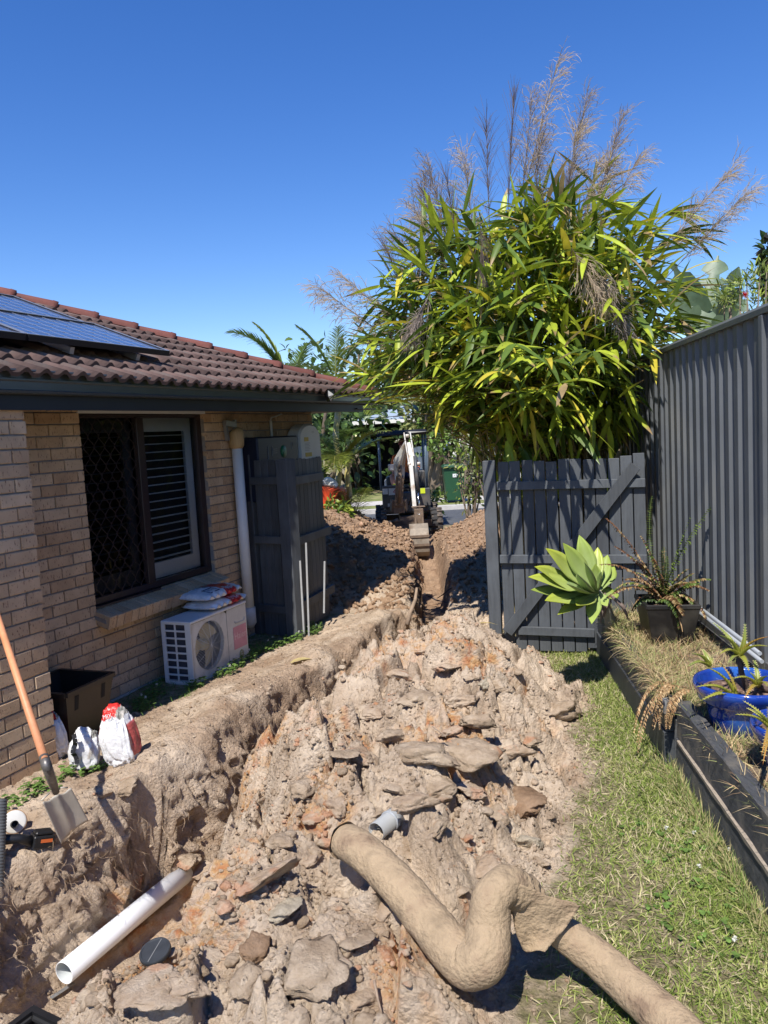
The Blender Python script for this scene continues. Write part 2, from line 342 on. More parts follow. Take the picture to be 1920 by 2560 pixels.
    def clod(sc, amp, sd, tilt=1.0, gap=.5, asym=1.0):
        f1, f2, i1, i2, ox, oy = cells(wx * sc, wy * sc * asym, sd)
        return amp * ((i1 - .35) * 1.0 + tilt * ((i2 - .5) * ox * 2.2 + (_h(np.floor(i1 * 997), np.floor(i2 * 991), sd) - .5) * oy * 2.2)) * sst(0, .18, f2 - f1) - amp * gap * (1 - sst(0, .12, f2 - f1))
    far = sst(8.5, 10, y)
    big = clod(3.1, .12, 101, 1.5, .5) * sst(.1, .3, heapm)
    med = clod(7.5, .07, 131, 1.15, .5) * (heapm * sst(-.25, .25, fbm(x * 1.3, y * 1.3, 139, 2)))
    small = clod(17, .024, 151, 1.1, .5) * (.45 + .55 * heapm) * sst(-.3, .3, fbm(x * 2.3, y * 2.3, 159, 2))
    fclod = (clod(5.0, .07, 171, .8, .6) + clod(10.5, .055, 173, .6, .8)) * far * (x < l + .1) + clod(6.0, .05, 179, .8, .6) * far * (x >= l + .1) * .5
    rough = fbm(x * 5, y * 5, 71, 5, .6) * .035 + np.abs(fbm(x * 11, y * 11, 75, 4, .65)) * .032 + (_h(np.floor(x * 90), np.floor(y * 90), 3) - .5) * .007 * (y < 8) + fbm(x * 34, y * 34, 79, 3, .7) * .018
    z = z + soil * (big + med + small + fclod + rough * (1 - .6 * (floor_on > .5))) * np.where((q0 < .95) & (q0 > -.3), .25 + .75 * sst(.10, .3, q1), 1) + (1 - soil) * (fbm(x * 3, y * 3, 81, 3) * .012)
    wallm = np.clip(1 - np.abs(kl - .5) * 2, 0, 1) * (x < r) * sst(2.7, 3.3, y)
    return z, soil, heapm, wallm, floor_on, far, big
def GH(px_, py_, up_=0.0):
    """where the line of sight through a photo pixel first meets the modelled ground"""
    r = ray(px_, py_); t = np.linspace(1.6, 18, 1400); x, y, z = r.x * t, r.y * t, CAM_H + r.z * t; h = field(x, y)[0] + up_
    k = int(np.argmax(z < h)); return Vector((x[k], y[k], h[k]))
def HZ(x, y): return float(field(np.array([x]), np.array([y]))[0][0])

def build_terrain():
    ys = [-45, -20, -8, -3, -1, 0, .6, 1.1, 1.5, 1.8]; y = 1.8
    while y < 16: y *= 1.0031; ys.append(y)
    ys += [16.3, 16.8, 17.6, 19, 21, 24, 28, 34, 45, 70, 120, 220]; ys = np.array(ys)
    u = []
    rows = []
    for y in ys:
        l, r, e = Lx(y), Rx(y), Ex(y)
        xs = np.concatenate([[-180, -80, -40, -20, -10, -6, -4.5, -3.9], np.linspace(-3.6, l - .12, 95, endpoint=False), np.linspace(l - .12, l + .30, 62, endpoint=False),
                             np.linspace(l + .30, max(e, r + .6) + .25, 250, endpoint=False), np.linspace(max(e, r + .6) + .25, 4.2, 60), [4.8, 6, 9, 16, 30, 60, 110, 200]])
        rows.append(np.sort(xs))
    X = np.array(rows); Y = np.repeat(ys[:, None], X.shape[1], 1)
    z, soil, heapm, wallm, flo, far, big = field(X, Y)
    outside = (Y > 16.5) | (Y < 1.0) | (np.abs(X) > 4.4)
    z = np.where(outside, -.005, z)
    # push the cut wall in and out so it is not a smooth ramp
    c1 = cells(Y * 4.2 + fbm(z * 5, Y * 3, 5, 2) * .4, z * 5.5, 881); c2 = cells(Y * 11 + .3 * fbm(z * 9, Y * 9, 6, 2), z * 12, 885); c3 = cells(Y * 27, z * 27, 889)
    dx = wallm ** .6 * ((c1[2] - .5) * .11 * sst(0, .2, c1[1] - c1[0]) + (c2[2] - .5) * .07 * sst(0, .2, c2[1] - c2[0]) - .03 * (1 - sst(0, .1, c2[1] - c2[0])) + (c3[2] - .5) * .032 + fbm(Y * 13, z * 13, 205, 5, .75) * .06)
    z = z + wallm ** .6 * (fbm(Y * 9 + 7, X * 14, 215, 3) * .03)
    dy = soil * fbm(X * 18 + z * 9, Y * 18, 209, 3) * .008 * (Y < 9)
    V = np.stack([X + dx, Y + dy, z], -1); nr, nc = X.shape
    i = np.arange(nr - 1)[:, None] * nc + np.arange(nc - 1)[None, :]
    Q = np.stack([i, i + 1, i + nc + 1, i + nc], -1).reshape(-1, 4)
    # real colours of what lies there: r orange clay, g grass-grown, b dark topsoil
    f1, f2, i1, i2, ox, oy = cells(X * 3.1, Y * 3.1, 101); g1 = cells(X * 8, Y * 8, 301)
    clay = sst(.05, .4, fbm(X * 2.7, Y * 2.7, 221, 3) + .35 * (g1[2] - .5)) * (heapm * .85 + .12)
    clay = np.maximum(clay, sst(.0, .3, fbm(Y * 3.2, z * 5, 229, 3)) * sst(-.22, -.42, z) * .95)
    clay = np.maximum(clay, (flo > .5) * (Y < 3.2) * sst(-.1, .3, fbm(X * 3, Y * 3, 231, 3)) * .9)
    green = (1 - soil)
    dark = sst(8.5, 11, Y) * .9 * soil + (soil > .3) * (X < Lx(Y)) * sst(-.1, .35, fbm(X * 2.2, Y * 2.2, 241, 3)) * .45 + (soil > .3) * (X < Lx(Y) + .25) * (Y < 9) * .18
    c = np.stack([np.clip(clay * soil, 0, 1), green, np.clip(dark, 0, 1)], -1).reshape(-1, 3)
    m, t, b = nt('dug_earth'); N, Lk = t.nodes.new, t.links.new
    at = N('ShaderNodeAttribute'); at.attribute_name = 'zone'; sp = N('ShaderNodeSeparateColor'); Lk(at.outputs['Color'], sp.inputs[0])
    ge = N('ShaderNodeNewGeometry'); P = ge.outputs['Position']
    def noise(s, d=6, r=.6, dis=0.0):
        n = N('ShaderNodeTexNoise'); n.inputs['Scale'].default_value = s; n.inputs['Detail'].default_value = d; n.inputs['Roughness'].default_value = r; n.inputs['Distortion'].default_value = dis; Lk(P, n.inputs['Vector']); return n.outputs[0]
    def ramp(src, stops):
        n = N('ShaderNodeValToRGB'); el = n.color_ramp.elements
        while len(el) < len(stops): el.new(.5)
        for k, (p, cc) in enumerate(stops): el[k].position = p; el[k].color = (*cc, 1)
        Lk(src, n.inputs[0]); return n.outputs[0]
    def mix(f, a, bb, mode='MIX'):
        n = N('ShaderNodeMix'); n.data_type = 'RGBA'; n.blend_type = mode
        if isinstance(f, float): n.inputs[0].default_value = f
        else: Lk(f, n.inputs[0])
        Lk(a, n.inputs[6]); Lk(bb, n.inputs[7]); return n.outputs[2]
    def rng(src, a, bb, c0=0., c1=1.):
        n = N('ShaderNodeMapRange'); n.inputs[1].default_value = a; n.inputs[2].default_value = bb; n.inputs[3].default_value = c0; n.inputs[4].default_value = c1; Lk(src, n.inputs[0]); return n.outputs[0]
    soilc = ramp(noise(3.5, 10, .7), [(.30, (.31, .22, .145)), (.44, (.50, .385, .275)), (.56, (.62, .495, .365)), (.74, (.72, .60, .465))])
    specks = rng(noise(60, 3), .55, .75, 0, .5)
    pale = N('ShaderNodeRGB'); pale.outputs[0].default_value = (.62, .52, .41, 1)
    soilc = mix(specks, soilc, pale.outputs[0])
    clayc = ramp(noise(6, 9, .7, 1.2), [(.3, (.30, .10, .045)), (.42, (.50, .21, .09)), (.5, (.55, .33, .15)), (.58, (.62, .46, .33)), (.75, (.60, .36, .24))])
    cm = N('ShaderNodeMath'); cm.operation = 'MULTIPLY'; Lk(sp.outputs[0], cm.inputs[0]); Lk(rng(noise(9, 6, .7), .40, .56), cm.inputs[1])
    col = mix(cm.outputs[0], soilc, clayc)
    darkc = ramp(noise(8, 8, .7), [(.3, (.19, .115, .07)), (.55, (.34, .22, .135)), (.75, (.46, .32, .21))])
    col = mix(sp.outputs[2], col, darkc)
    grassy = ramp(noise(14, 6, .7), [(.3, (.11, .11, .045)), (.45, (.22, .19, .10)), (.6, (.38, .30, .20)), (.75, (.52, .41, .30))])
    col = mix(sp.outputs[1], col, grassy)
    Lk(col, b.inputs['Base Color']); b.inputs['Roughness'].default_value = .95; b.inputs['Specular IOR Level'].default_value = .15
    def ma(op, a, bb):
        n = N('ShaderNodeMath'); n.operation = op
        for k, q in enumerate((a, bb)):
            if isinstance(q, float): n.inputs[k].default_value = q
            else: Lk(q, n.inputs[k])
        return n.outputs[0]
    vo = N('ShaderNodeTexVoronoi'); vo.inputs['Scale'].default_value = 55; Lk(P, vo.inputs['Vector'])
    vo2 = N('ShaderNodeTexVoronoi'); vo2.inputs['Scale'].default_value = 22; vo2.feature = 'DISTANCE_TO_EDGE'; Lk(P, vo2.inputs['Vector'])
    crack = rng(vo2.outputs['Distance'], .0, .12)
    hgt = ma('ADD', ma('MULTIPLY', noise(26, 10, .75), 1.6), ma('MULTIPLY', vo.outputs['Distance'], -.45)); hgt = ma('ADD', hgt, ma('MULTIPLY', noise(140, 4, .7), .35)); hgt = ma('ADD', hgt, ma('MULTIPLY', crack, .12))
    bp = N('ShaderNodeBump'); bp.inputs['Strength'].default_value = .9; bp.inputs['Distance'].default_value = .022; Lk(hgt, bp.inputs['Height']); Lk(bp.outputs[0], b.inputs['Normal'])
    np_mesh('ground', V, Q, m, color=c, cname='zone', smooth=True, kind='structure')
    M['earth'] = m
build_terrain()

# loose clod material (same earth, no zone attribute: random per piece)
def clod_mat(name, stops, clay):
    m, t, b = nt(name); N, Lk = t.nodes.new, t.links.new
    ge = N('ShaderNodeNewGeometry'); P = ge.outputs['Position']
    n = N('ShaderNodeTexNoise'); n.inputs['Scale'].default_value = 7; n.inputs['Detail'].default_value = 10; n.inputs['Roughness'].default_value = .7; Lk(P, n.inputs['Vector'])
    r = N('ShaderNodeValToRGB'); el = r.color_ramp.elements
    while len(el) < len(stops): el.new(.5)
    for k, (p, c) in enumerate(stops): el[k].position = p; el[k].color = (*c, 1)
    Lk(n.outputs[0], r.inputs[0])
    n3 = N('ShaderNodeTexNoise'); n3.inputs['Scale'].default_value = 5; n3.inputs['Detail'].default_value = 8; n3.inputs['Distortion'].default_value = 1.; Lk(P, n3.inputs['Vector'])
    mr = N('ShaderNodeMapRange'); mr.inputs[1].default_value = .66 - clay * .16; mr.inputs[2].default_value = .70 - clay * .12; Lk(n3.outputs[0], mr.inputs[0])
    cc = N('ShaderNodeValToRGB'); e2 = cc.color_ramp.elements; e2[0].position = .35; e2[0].color = (.46, .22, .11, 1); e2[1].position = .62; e2[1].color = (.62, .40, .27, 1); Lk(n.outputs[0], cc.inputs[0])
    mx = N('ShaderNodeMix'); mx.data_type = 'RGBA'; Lk(mr.outputs[0], mx.inputs[0]); Lk(r.outputs[0], mx.inputs[6]); Lk(cc.outputs[0], mx.inputs[7]); Lk(mx.outputs[2], b.inputs['Base Color'])
    n2 = N('ShaderNodeTexNoise'); n2.inputs['Scale'].default_value = 30; n2.inputs['Detail'].default_value = 9; n2.inputs['Roughness'].default_value = .75; Lk(P, n2.inputs['Vector'])
    bp = N('ShaderNodeBump'); bp.inputs['Strength'].default_value = .95; bp.inputs['Distance'].default_value = .032; Lk(n2.outputs[0], bp.inputs['Height']); Lk(bp.outputs[0], b.inputs['Normal'])
    b.inputs['Roughness'].default_value = .95; b.inputs['Specular IOR Level'].default_value = .15
    return m
SOILST = [(.34, (.28, .20, .13)), (.49, (.45, .34, .235)), (.61, (.57, .45, .325)), (.80, (.68, .56, .42))]
M['clod'] = clod_mat('clod_earth', SOILST, .25)
M['clodclay'] = clod_mat('clay_streaked_clod', [(.3, (.36, .24, .15)), (.5, (.54, .41, .29)), (.7, (.66, .54, .41))], .7)
M['clodfar'] = clod_mat('brown_clod', [(.3, (.20, .12, .07)), (.5, (.36, .235, .145)), (.75, (.50, .35, .235))], .1)
M['clodpale'] = clod_mat('pale_stone', [(.3, (.36, .29, .20)), (.5, (.55, .47, .35)), (.75, (.68, .60, .47))], .15)

# rock shapes (unit size), shared by clods
def rock_verts(seed, sub=3, flat=.65, jag=.28, npl=16):
    bm = bmesh.new(); bmesh.ops.create_icosphere(bm, subdivisions=sub, radius=1); r = random.Random(seed)
    pl = [(Vector((r.gauss(0, 1), r.gauss(0, 1), r.gauss(0, 1))).normalized(), r.uniform(.42, .85)) for _ in range(npl)]
    from mathutils import noise as mn
    for v in bm.verts:
        p = v.co.copy()
        for n, d in pl:
            k = p.dot(n) - d
            if k > 0: p -= n * k * .92
        q = p * 1.7 + Vector((seed * 3.1, 0, 0)); p += p.normalized() * (mn.fractal(q, 1, 2, 3) * jag * .35 - abs(mn.noise(q * 2.2)) * jag * .25 + mn.fractal(q * 4, 1, 2, 3) * jag * .10)
        v.co = Vector((p.x, p.y, p.z * flat))
    V = np.array([v.co[:] for v in bm.verts]); T = np.array([[v.index for v in f.verts] for f in bm.faces]); bm.free()
    return V, T
ROCKS = [rock_verts(i + 1, 4, .62, .5) for i in range(7)]; SROCKS = [rock_verts(i + 31, 1, .7, .3, 5) for i in range(12)]
def scatter(name, pts, sizes, mt, rocks=SROCKS, **kw):
    Vs, Ts, o = [], [], 0
    for k, (p, s) in enumerate(zip(pts, sizes)):
        V, T = rocks[k % len(rocks)]; a = RNG.uniform(0, 6.28); c, sn = math.cos(a), math.sin(a)
        R = np.array([[c, -sn, 0], [sn, c, 0], [0, 0, 1]]); s3 = s * RNG.uniform(.7, 1.3, 3)
        Vs.append((V * s3) @ R.T + p); Ts.append(T + o); o += len(V)
    return np_mesh(name, np.concatenate(Vs), np.concatenate(Ts), mt, **kw)

# ------------------------------------------------------------------ HOUSE
RZ = -WA + rad(90)                                   # rotation that turns local X along the wall
def in_view(p, m=30):
    d = Vector(p) - CAMP; c, s = math.cos(PITCH), math.sin(PITCH); Z = d.y * c - d.z * s
    if Z < .3: return False, 0
    u = d.x / Z * F_PX; v = -(d.y * s + d.z * c) / Z * F_PX; cr, sr = math.cos(ROLL), math.sin(ROLL)
    X, Y = 960 + u * cr + v * sr, 1280 - u * sr + v * cr
    return (-m < X < 1920 + m and -m < Y < 2560 + m), Z
def house():
    H = thing('brick_house', 'single storey tan brick house with dark gutter and weathered red tiled roof', 'house', W(2.3, 0, 0))
    BD = -.551                                            # d of the face of the nearer, projecting wall
    ww = MB()
    def wbox(s0, s1, d0, d1, z0, z1):
        a = [W(s0, d0, z0), W(s1, d0, z0), W(s1, d1, z0), W(s0, d1, z0)]
        ww.prism(a, (0, 0, z1 - z0))
    ws0, ws1, wz0, wz1 = 1.02, 2.60, .765, 2.235
    wbox(0, ws0, .012, .25, -.1, 2.45); wbox(ws1, 4.73, .012, .25, -.1, 2.45); wbox(ws0, ws1, .012, .25, -.1, wz0 - .02); wbox(ws0, ws1, .012, .25, wz1 + .03, 2.45)
    wbox(-3.2, -.012, BD + .012, .26, -.1, 2.45); wbox(4.50, 4.728, .26, 7, -.1, 2.45)
    wall = ww.build('wall', M['mortar'], H)
    # bricks
    def brick_me(L, Hh=.076, Dp=.10, sd=0):
        bm = bmesh.new(); bmesh.ops.create_cube(bm, size=1)
        for v in bm.verts: v.co = Vector((v.co.x * L, v.co.y * Dp, v.co.z * Hh))
        r = random.Random(sd)
        bmesh.ops.bevel(bm, geom=list(bm.edges), offset=.0035, segments=1, affect='EDGES')
        for v in bm.verts: v.co += Vector((r.uniform(-1, 1), r.uniform(-1, 1), r.uniform(-1, 1))) * .0014
        me = bpy.data.meshes.new('brick'); bm.to_mesh(me); bm.free(); me.materials.append(M['brick']); return me
    cache = {}
    bricks = []
    def course(face_d, s_a, s_b, z, off, side=0):
        s = s_a - off
        while s < s_b - .01:
            a, b = max(s, s_a), min(s + .23, s_b)
            if b - a > .03: bricks.append((a, b, face_d, z, side))
            s += .24
    for k in range(27):
        z = .012 + k * .086 + .038; off = (k % 2) * .12
        if z > 2.3: break
        course(BD, -1.92, 0, z, .12 - off + .0)
        if z + .04 < wz0 or z - .03 > wz1: course(0, .0, 4.74, z, off)
        else: course(0, 0, ws0 - .0, z, off); course(0, ws1, 4.74, z, off)
    def score(b):
        s, d = (b[0] + b[1]) / 2, b[2]; p = W(s, d, b[3]); ok, Z = in_view(p, 0)
        if not ok or (d == 0 and s < .22) or s < -.75 and d != 0: return 1e9
        return Z
    bricks.sort(key=score)
    rest = MB()
    for i, (a, b, fd, z, side) in enumerate(bricks):
        p = W((a + b) / 2, fd + .05 + random.uniform(-.0015, .0015), z); L = round(b - a, 2)
        key = (L, i % 3)
        if key not in cache: cache[key] = brick_me(L, sd=i)
        if i < 298 and score(bricks[i]) < 1e8:
            link_mesh('brick', cache[key], wall, p, (0, 0, RZ))
        else:
            me = cache[key]; R = Matrix.Rotation(RZ, 3, 'Z')
            rest.add([R @ v.co + p for v in me.vertices], [tuple(f.vertices) for f in me.polygons])
    rest.build('far_brickwork', M['brick'], wall, kind='stuff')
    # eave soffit, fascia, gutter ------------------------------------------------
    e0, e1 = -3.2, 5.3
    mb = MB(); mb.prism([W(e0, BD + .0, 2.262), W(4.74, BD + .0, 2.262), W(4.74, .02, 2.262), W(e0, .02, 2.262)], (0, 0, .012)); mb.prism([W(4.73, -.6, 2.264), W(5.26, -.6, 2.264), W(5.26, 5, 2.264), W(4.73, 5, 2.264)], (0, 0, .012))
    mb.build('soffit', M['fascia'], H)
    mb = MB(); mb.prism([W(e0, -.575, 2.205), W(4.93, -.575, 2.235), W(4.93, -.552, 2.235), W(e0, -.552, 2.205)], (0, 0, .2)); mb.build('fascia_board', M['fascia'], H)
    # gutter: pressed steel profile along the eave
    prof = [(-.575, .0), (-.61, .0), (-.628, .006), (-.632, .020), (-.624, .026), (-.624, .072), (-.634, .080), (-.634, .090), (-.627, .094), (-.627, .128), (-.638, .136), (-.634, .146), (-.620, .146), (-.618, .01), (-.578, .006)]
    mb = MB(); z0a, z0b = 2.298, 2.322; A = [W(e0, d, z0a + z) for d, z in prof]; B = [W(e1, d, z0b + z) for d, z in prof]
    n = len(prof); mb.add(A + B, [(i, (i + 1) % n, n + (i + 1) % n, n + i) for i in range(n)] + [tuple(range(n, 2 * n))], False)
    # return along the hip end
    A = [W(5.3 - .634 - d - .0, -.6 if d > -.6 else d, z0b + z) for d, z in prof]; 
    mb.prism([W(5.24, -.60, z0b), W(5.305, -.60, z0b), W(5.305, 5, z0b), W(5.24, 5, z0b)], (0, 0, .14))
    mb.build('gutter', M['gutter'], H)
    tp = math.tan(rad(21.6)); cs = math.cos(rad(21.6))
    def roofz(d): return 2.435 + (d + .6) * tp
    # roof base: front slope and hip end slope
    D = 4.2
    mb = MB(); mb.add([W(e0, -.6, roofz(-.6) - .03), W(5.3, -.6, roofz(-.6) - .03), W(5.3 - (D + .6), D, roofz(D) - .03), W(e0, D, roofz(D) - .03), W(5.3, 2 * D + .6, roofz(-.6) - .03), W(e0, 2 * D + .6, roofz(-.6) - .03)], [(0, 1, 2, 3), (1, 4, 2), (3, 2, 4, 5), (0, 3, 5), (0, 5, 4, 1)])
    roof = mb.build('roof', M['tile'], H)
    # tiles: 300 mm wide, two rolls each, 320 mm gauge
    def tile_me(cutx=None):
        nx = 24; V = []; prof = []
        for i in range(nx + 1):
            x = -.15 + .3 * i / nx; ph = (x / .15) % 1.0
            prof.append((x, .034 * max(0, math.cos((ph - .5) * 2 * math.pi) * .62 + .38) ** 1.1))
        L = .36
        for yy, lift in ((0, .030), (L, .0)):
            for x, z in prof: V.append((x, yy, z + lift))
        for x, z in prof: V.append((x, 0, z + .030 - .026))
        m = nx + 1; F = [(i, i + 1, m + i + 1, m + i) for i in range(nx)] + [(2 * m + i, 2 * m + i + 1, i + 1, i) for i in range(nx)]
        me = bpy.data.meshes.new('roof_tile'); me.from_pydata(V, [], F); me.materials.append(M['tile'])
        me.polygons.foreach_set('use_smooth', [True] * nx + [False] * nx); return me
    T0 = tile_me()
    ex = Vector((WT[0], WT[1], 0)); ey = Vector((WN[0] * cs, WN[1] * cs, math.sin(rad(21.6)))); ez = ex.cross(ey)
    Rm = Matrix((ex, ey, ez)).transposed()
    def put(s, row):
        d = -.66 + row * .32 * cs; p = W(s, d, roofz(d) - .012)
        hip = lambda ss, dd: 5.3 - ss - (dd + .6)              # >0 on the front slope
        if hip(s - .15, d) < .02: return
        rot = Rm.to_euler(); me = T0
        if hip(s + .15, d + .36 * cs) < 0:                         # cut along the hip
            bm = bmesh.new(); bm.from_mesh(T0)
            inv = Rm.inverted(); pn = inv @ Vector((-(WT[0] + WN[0]), -(WT[1] + WN[1]), 0)); pn.normalize()
            c0 = inv @ (W(5.3, -.6, p.z) - p)
            bmesh.ops.bisect_plane(bm, geom=bm.verts[:] + bm.edges[:] + bm.faces[:], plane_co=c0, plane_no=pn, clear_inner=True)
            if not bm.faces: bm.free(); return
            me = bpy.data.meshes.new('roof_tile'); bm.to_mesh(me); bm.free(); me.materials.clear(); me.materials.append(M['tile'])
        link_mesh('roof_tile', me, roof, p, rot)
    for row in range(13):
        s = 5.25 - (row % 2) * .0
        lim = -.7 if row < 2 else .5
        while s > lim:
            if row < 10 or s > 2: put(s, row)
            s -= .3
    # hip capping: overlapping half round tiles
    hipd = Vector((-WT[0] + WN[0], -WT[1] + WN[1], 0)).normalized(); start = W(5.3, -.6, roofz(-.6)); slope = tp / math.sqrt(2)
    hv = (hipd + Vector((0, 0, slope))).normalized(); side = hipd.cross(Vector((0, 0, 1))).normalized(); up = side.cross(hv); up = up if up.z > 0 else -up
    V = []; nn = 10
    for yy, sc in ((0, 1.0), (.05, 1.04), (.06, .98), (.46, .86)):
        for i in range(nn + 1):
            a = math.pi * (i / nn) * 1.0; V.append((-.115 * math.cos(a) * sc, yy, (.080 * math.sin(a) ** .7) * sc + (.012 if yy < .3 else -.004)))
    m = nn + 1; F = [(r * m + i, r * m + i + 1, (r + 1) * m + i + 1, (r + 1) * m + i) for r in range(3) for i in range(nn)]
    V += [(v[0] * .9, 0, v[2] - .014) for v in V[:m]]; F += [(4 * m + i, 4 * m + i + 1, i + 1, i) for i in range(nn)]
    rm = bpy.data.meshes.new('ridge_tile'); rm.from_pydata(V, [], F); rm.materials.append(M['ridge']); rm.polygons.foreach_set('use_smooth', [True] * (3 * nn) + [False] * nn)
    RR = Matrix((side, hv, up)).transposed()
    if RR.determinant() < 0: RR = Matrix((-side, hv, up)).transposed()
    for k in range(15):
        p = start + hv * (.03 + k * .40) + up * -.005
        link_mesh('ridge_tile', rm, roof, p, (RR @ Matrix.Rotation(random.uniform(-.02, .02), 3, 'Z')).to_euler())
    # window ---------------------------------------------------------------
    wd = .045
    fr = MB()
    def fb(s0, s1, z0, z1, d0=wd, d1=wd + .06, mb=None):
        (mb or fr).prism([W(s0, d0, z0), W(s1, d0, z0), W(s1, d1, z0), W(s0, d1, z0)], (0, 0, z1 - z0))
    fb(ws0, ws0 + .035, wz0, wz1); fb(ws1 - .075, ws1, wz0, wz1); fb(ws0, ws1, wz1 - .03, wz1 + .0, wd - .002, wd + .06); fb(ws0, ws1, wz0, wz0 + .055, wd - .003, wd + .06)
    win = fr.build('window', M['winframe'], H, bevel=.003)
    mb = MB(); fb(ws0 + .66, ws0 + .72, wz0 + .056, wz1 - .031, wd - .02, wd + .03, mb); fb(ws0 + .725, ws0 + .775, wz0 + .057, wz1 - .032, wd + .002, wd + .05, mb); mb.build('centre_stile', M['winframe'], win, bevel=.003)
    mb = MB(); fb(ws0 - .01, ws1 + .01, wz1 + .003, wz1 + .03, -.005, .03, mb); mb.build('head_strip', M['white'], win)
    # reveal lining hides the mortar edge
    mb = MB(); fb(ws0 - .0, ws0 + .775, wz0 - .015, wz0 - .002, .0, .2, mb); mb.build('sill_flashing', M['winframe'], win)
    glm, t, b = nt('window_glass'); b.inputs['Base Color'].default_value = (.02, .025, .03, 1); b.inputs['Roughness'].default_value = .03; b.inputs['Specular IOR Level'].default_value = .6
    out = t.nodes['Material Output']; tr = t.nodes.new('ShaderNodeBsdfTransparent'); mx = t.nodes.new('ShaderNodeMixShader'); fz = t.nodes.new('ShaderNodeFresnel'); fz.inputs[0].default_value = 1.5
    gl = t.nodes.new('ShaderNodeBsdfGlossy'); gl.inputs['Roughness'].default_value = .02
    tr.inputs[0].default_value = (.93, .96, .96, 1)
    t.links.new(fz.outputs[0], mx.inputs[0]); t.links.new(tr.outputs[0], mx.inputs[1]); t.links.new(gl.outputs[0], mx.inputs[2]); t.links.new(mx.outputs[0], out.inputs[0]); M['glass'] = glm
    sg_ = glm.copy(); sg_.name = 'insect_screen_glass'
    for q in sg_.node_tree.nodes:
        if q.type == 'BSDF_TRANSPARENT': q.inputs[0].default_value = (.22, .23, .25, 1)
    mb = MB(); mb.quad(W(ws0 + .77, wd + .028, wz0 + .05), W(ws1 - .07, wd + .028, wz0 + .05), W(ws1 - .07, wd + .028, wz1 - .03), W(ws0 + .77, wd + .028, wz1 - .03)); mb.build('pane', glm, win)
    mb = MB(); mb.quad(W(ws0 + .03, wd + .045, wz0 + .05), W(ws0 + .70, wd + .045, wz0 + .05), W(ws0 + .70, wd + .045, wz1 - .03), W(ws0 + .03, wd + .045, wz1 - .03)); mb.build('pane', sg_, win)
    # diamond security grille
    mb = MB(); sa, sb = ws0 + .035, ws0 + .66; nst = 11; pitch = (sb - sa) / nst; zh = .155; za, zb = wz0 + .055, wz1 - .03
    for k in range(nst + 1):
        sc = sa + k * pitch; zz = za; pts = []; j = 0
        while zz < zb + .001:
            ph = (zz - za) / zh * 2 * math.pi; o = .5 * pitch * (math.cos(ph)) * (1 if k % 2 else -1); pts.append((min(max(sc + o, sa), sb), zz)); zz += zh / 10
        for a, b2 in zip(pts[:-1], pts[1:]):
            mb.prism([W(a[0] - .004, wd - .004, a[1]), W(a[0] + .004, wd - .004, a[1]), W(b2[0] + .004, wd - .004, b2[1]), W(b2[0] - .004, wd - .004, b2[1])], (WN[0] * .006, WN[1] * .006, 0))
    mb.build('security_grille', M['winframe'], win)
    # white plantation shutters
    def shutter(s0, s1):
        mb = MB(); d0, d1 = wd + .075, wd + .10; zt, zl = wz1 - .03, wz0 + .055
        fb(s0, s0 + .05, zl, zt, d0, d1, mb); fb(s1 - .10, s1, zl, zt, d0 - .001, d1, mb); fb(s0, s1, zt - .115, zt, d0 - .002, d1, mb); fb(s0, s1, zl, zl + .135, d0 - .002, d1, mb)
        mb.build('shutter_frame', M['white'], win)
        n = 16; a, c = zl + .135, zt - .115; st = (c - a) / n
        for k in range(n):
            z = a + st * (k + .5); mb = MB(); tl = .010
            A = [W(s0 + .05, wd + .068, z - .002), W(s0 + .05, wd + .088, z + .004), W(s0 + .05, wd + .112, z + .002), W(s0 + .05, wd + .112, z - .001), W(s0 + .05, wd + .088, z - .004), W(s0 + .05, wd + .068, z - .005)]
            mb.prism(A, W(s1 - .1, 0, 0) - W(s0 + .05, 0, 0)); mb.build('shutter_blade', M['white'], win)
    shutter(ws0 + .03, ws0 + .68); shutter(ws0 + .76, ws1 - .07)
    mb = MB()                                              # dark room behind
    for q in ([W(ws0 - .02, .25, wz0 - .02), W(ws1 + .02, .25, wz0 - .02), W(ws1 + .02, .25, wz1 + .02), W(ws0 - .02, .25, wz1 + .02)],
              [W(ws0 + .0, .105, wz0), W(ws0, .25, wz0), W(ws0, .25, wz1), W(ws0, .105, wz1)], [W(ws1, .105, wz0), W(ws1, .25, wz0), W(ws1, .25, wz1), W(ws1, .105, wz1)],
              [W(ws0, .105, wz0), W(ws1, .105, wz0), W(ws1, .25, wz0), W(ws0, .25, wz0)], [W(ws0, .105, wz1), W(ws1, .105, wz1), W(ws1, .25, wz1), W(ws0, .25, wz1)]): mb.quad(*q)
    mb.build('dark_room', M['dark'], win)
    # sloping brick-on-edge sill
    sm = MB(); sm.prism([W(ws0 - .02, -.10, .64), W(ws1 + .02, -.10, .64), W(ws1 + .02, .1, .70), W(ws0 - .02, .1, .70)], (0, 0, .03))
    sill = sm.build('window_sill', M['mortar'], H)
    sb_me = None; nb = 19; wdt = (ws1 - ws0 + .04) / nb
    bm = bmesh.new(); bmesh.ops.create_cube(bm, size=1)
    for v in bm.verts: v.co = Vector((v.co.x * (wdt - .008), v.co.y * .21, v.co.z * .105))
    bmesh.ops.bevel(bm, geom=list(bm.edges), offset=.004, segments=1, affect='EDGES'); sb_me = bpy.data.meshes.new('sill_brick'); bm.to_mesh(sb_me); bm.free(); sb_me.materials.append(M['brick'])
    for k in range(nb):
        s = ws0 - .02 + (k + .5) * wdt; p = W(s, -.03, .675 + random.uniform(-.002, .002))
        Rs = Matrix.Rotation(RZ, 3, 'Z') @ Matrix.Rotation(rad(17), 3, 'X')
        link_mesh('sill_brick', sb_me, sill, p, Rs.to_euler())
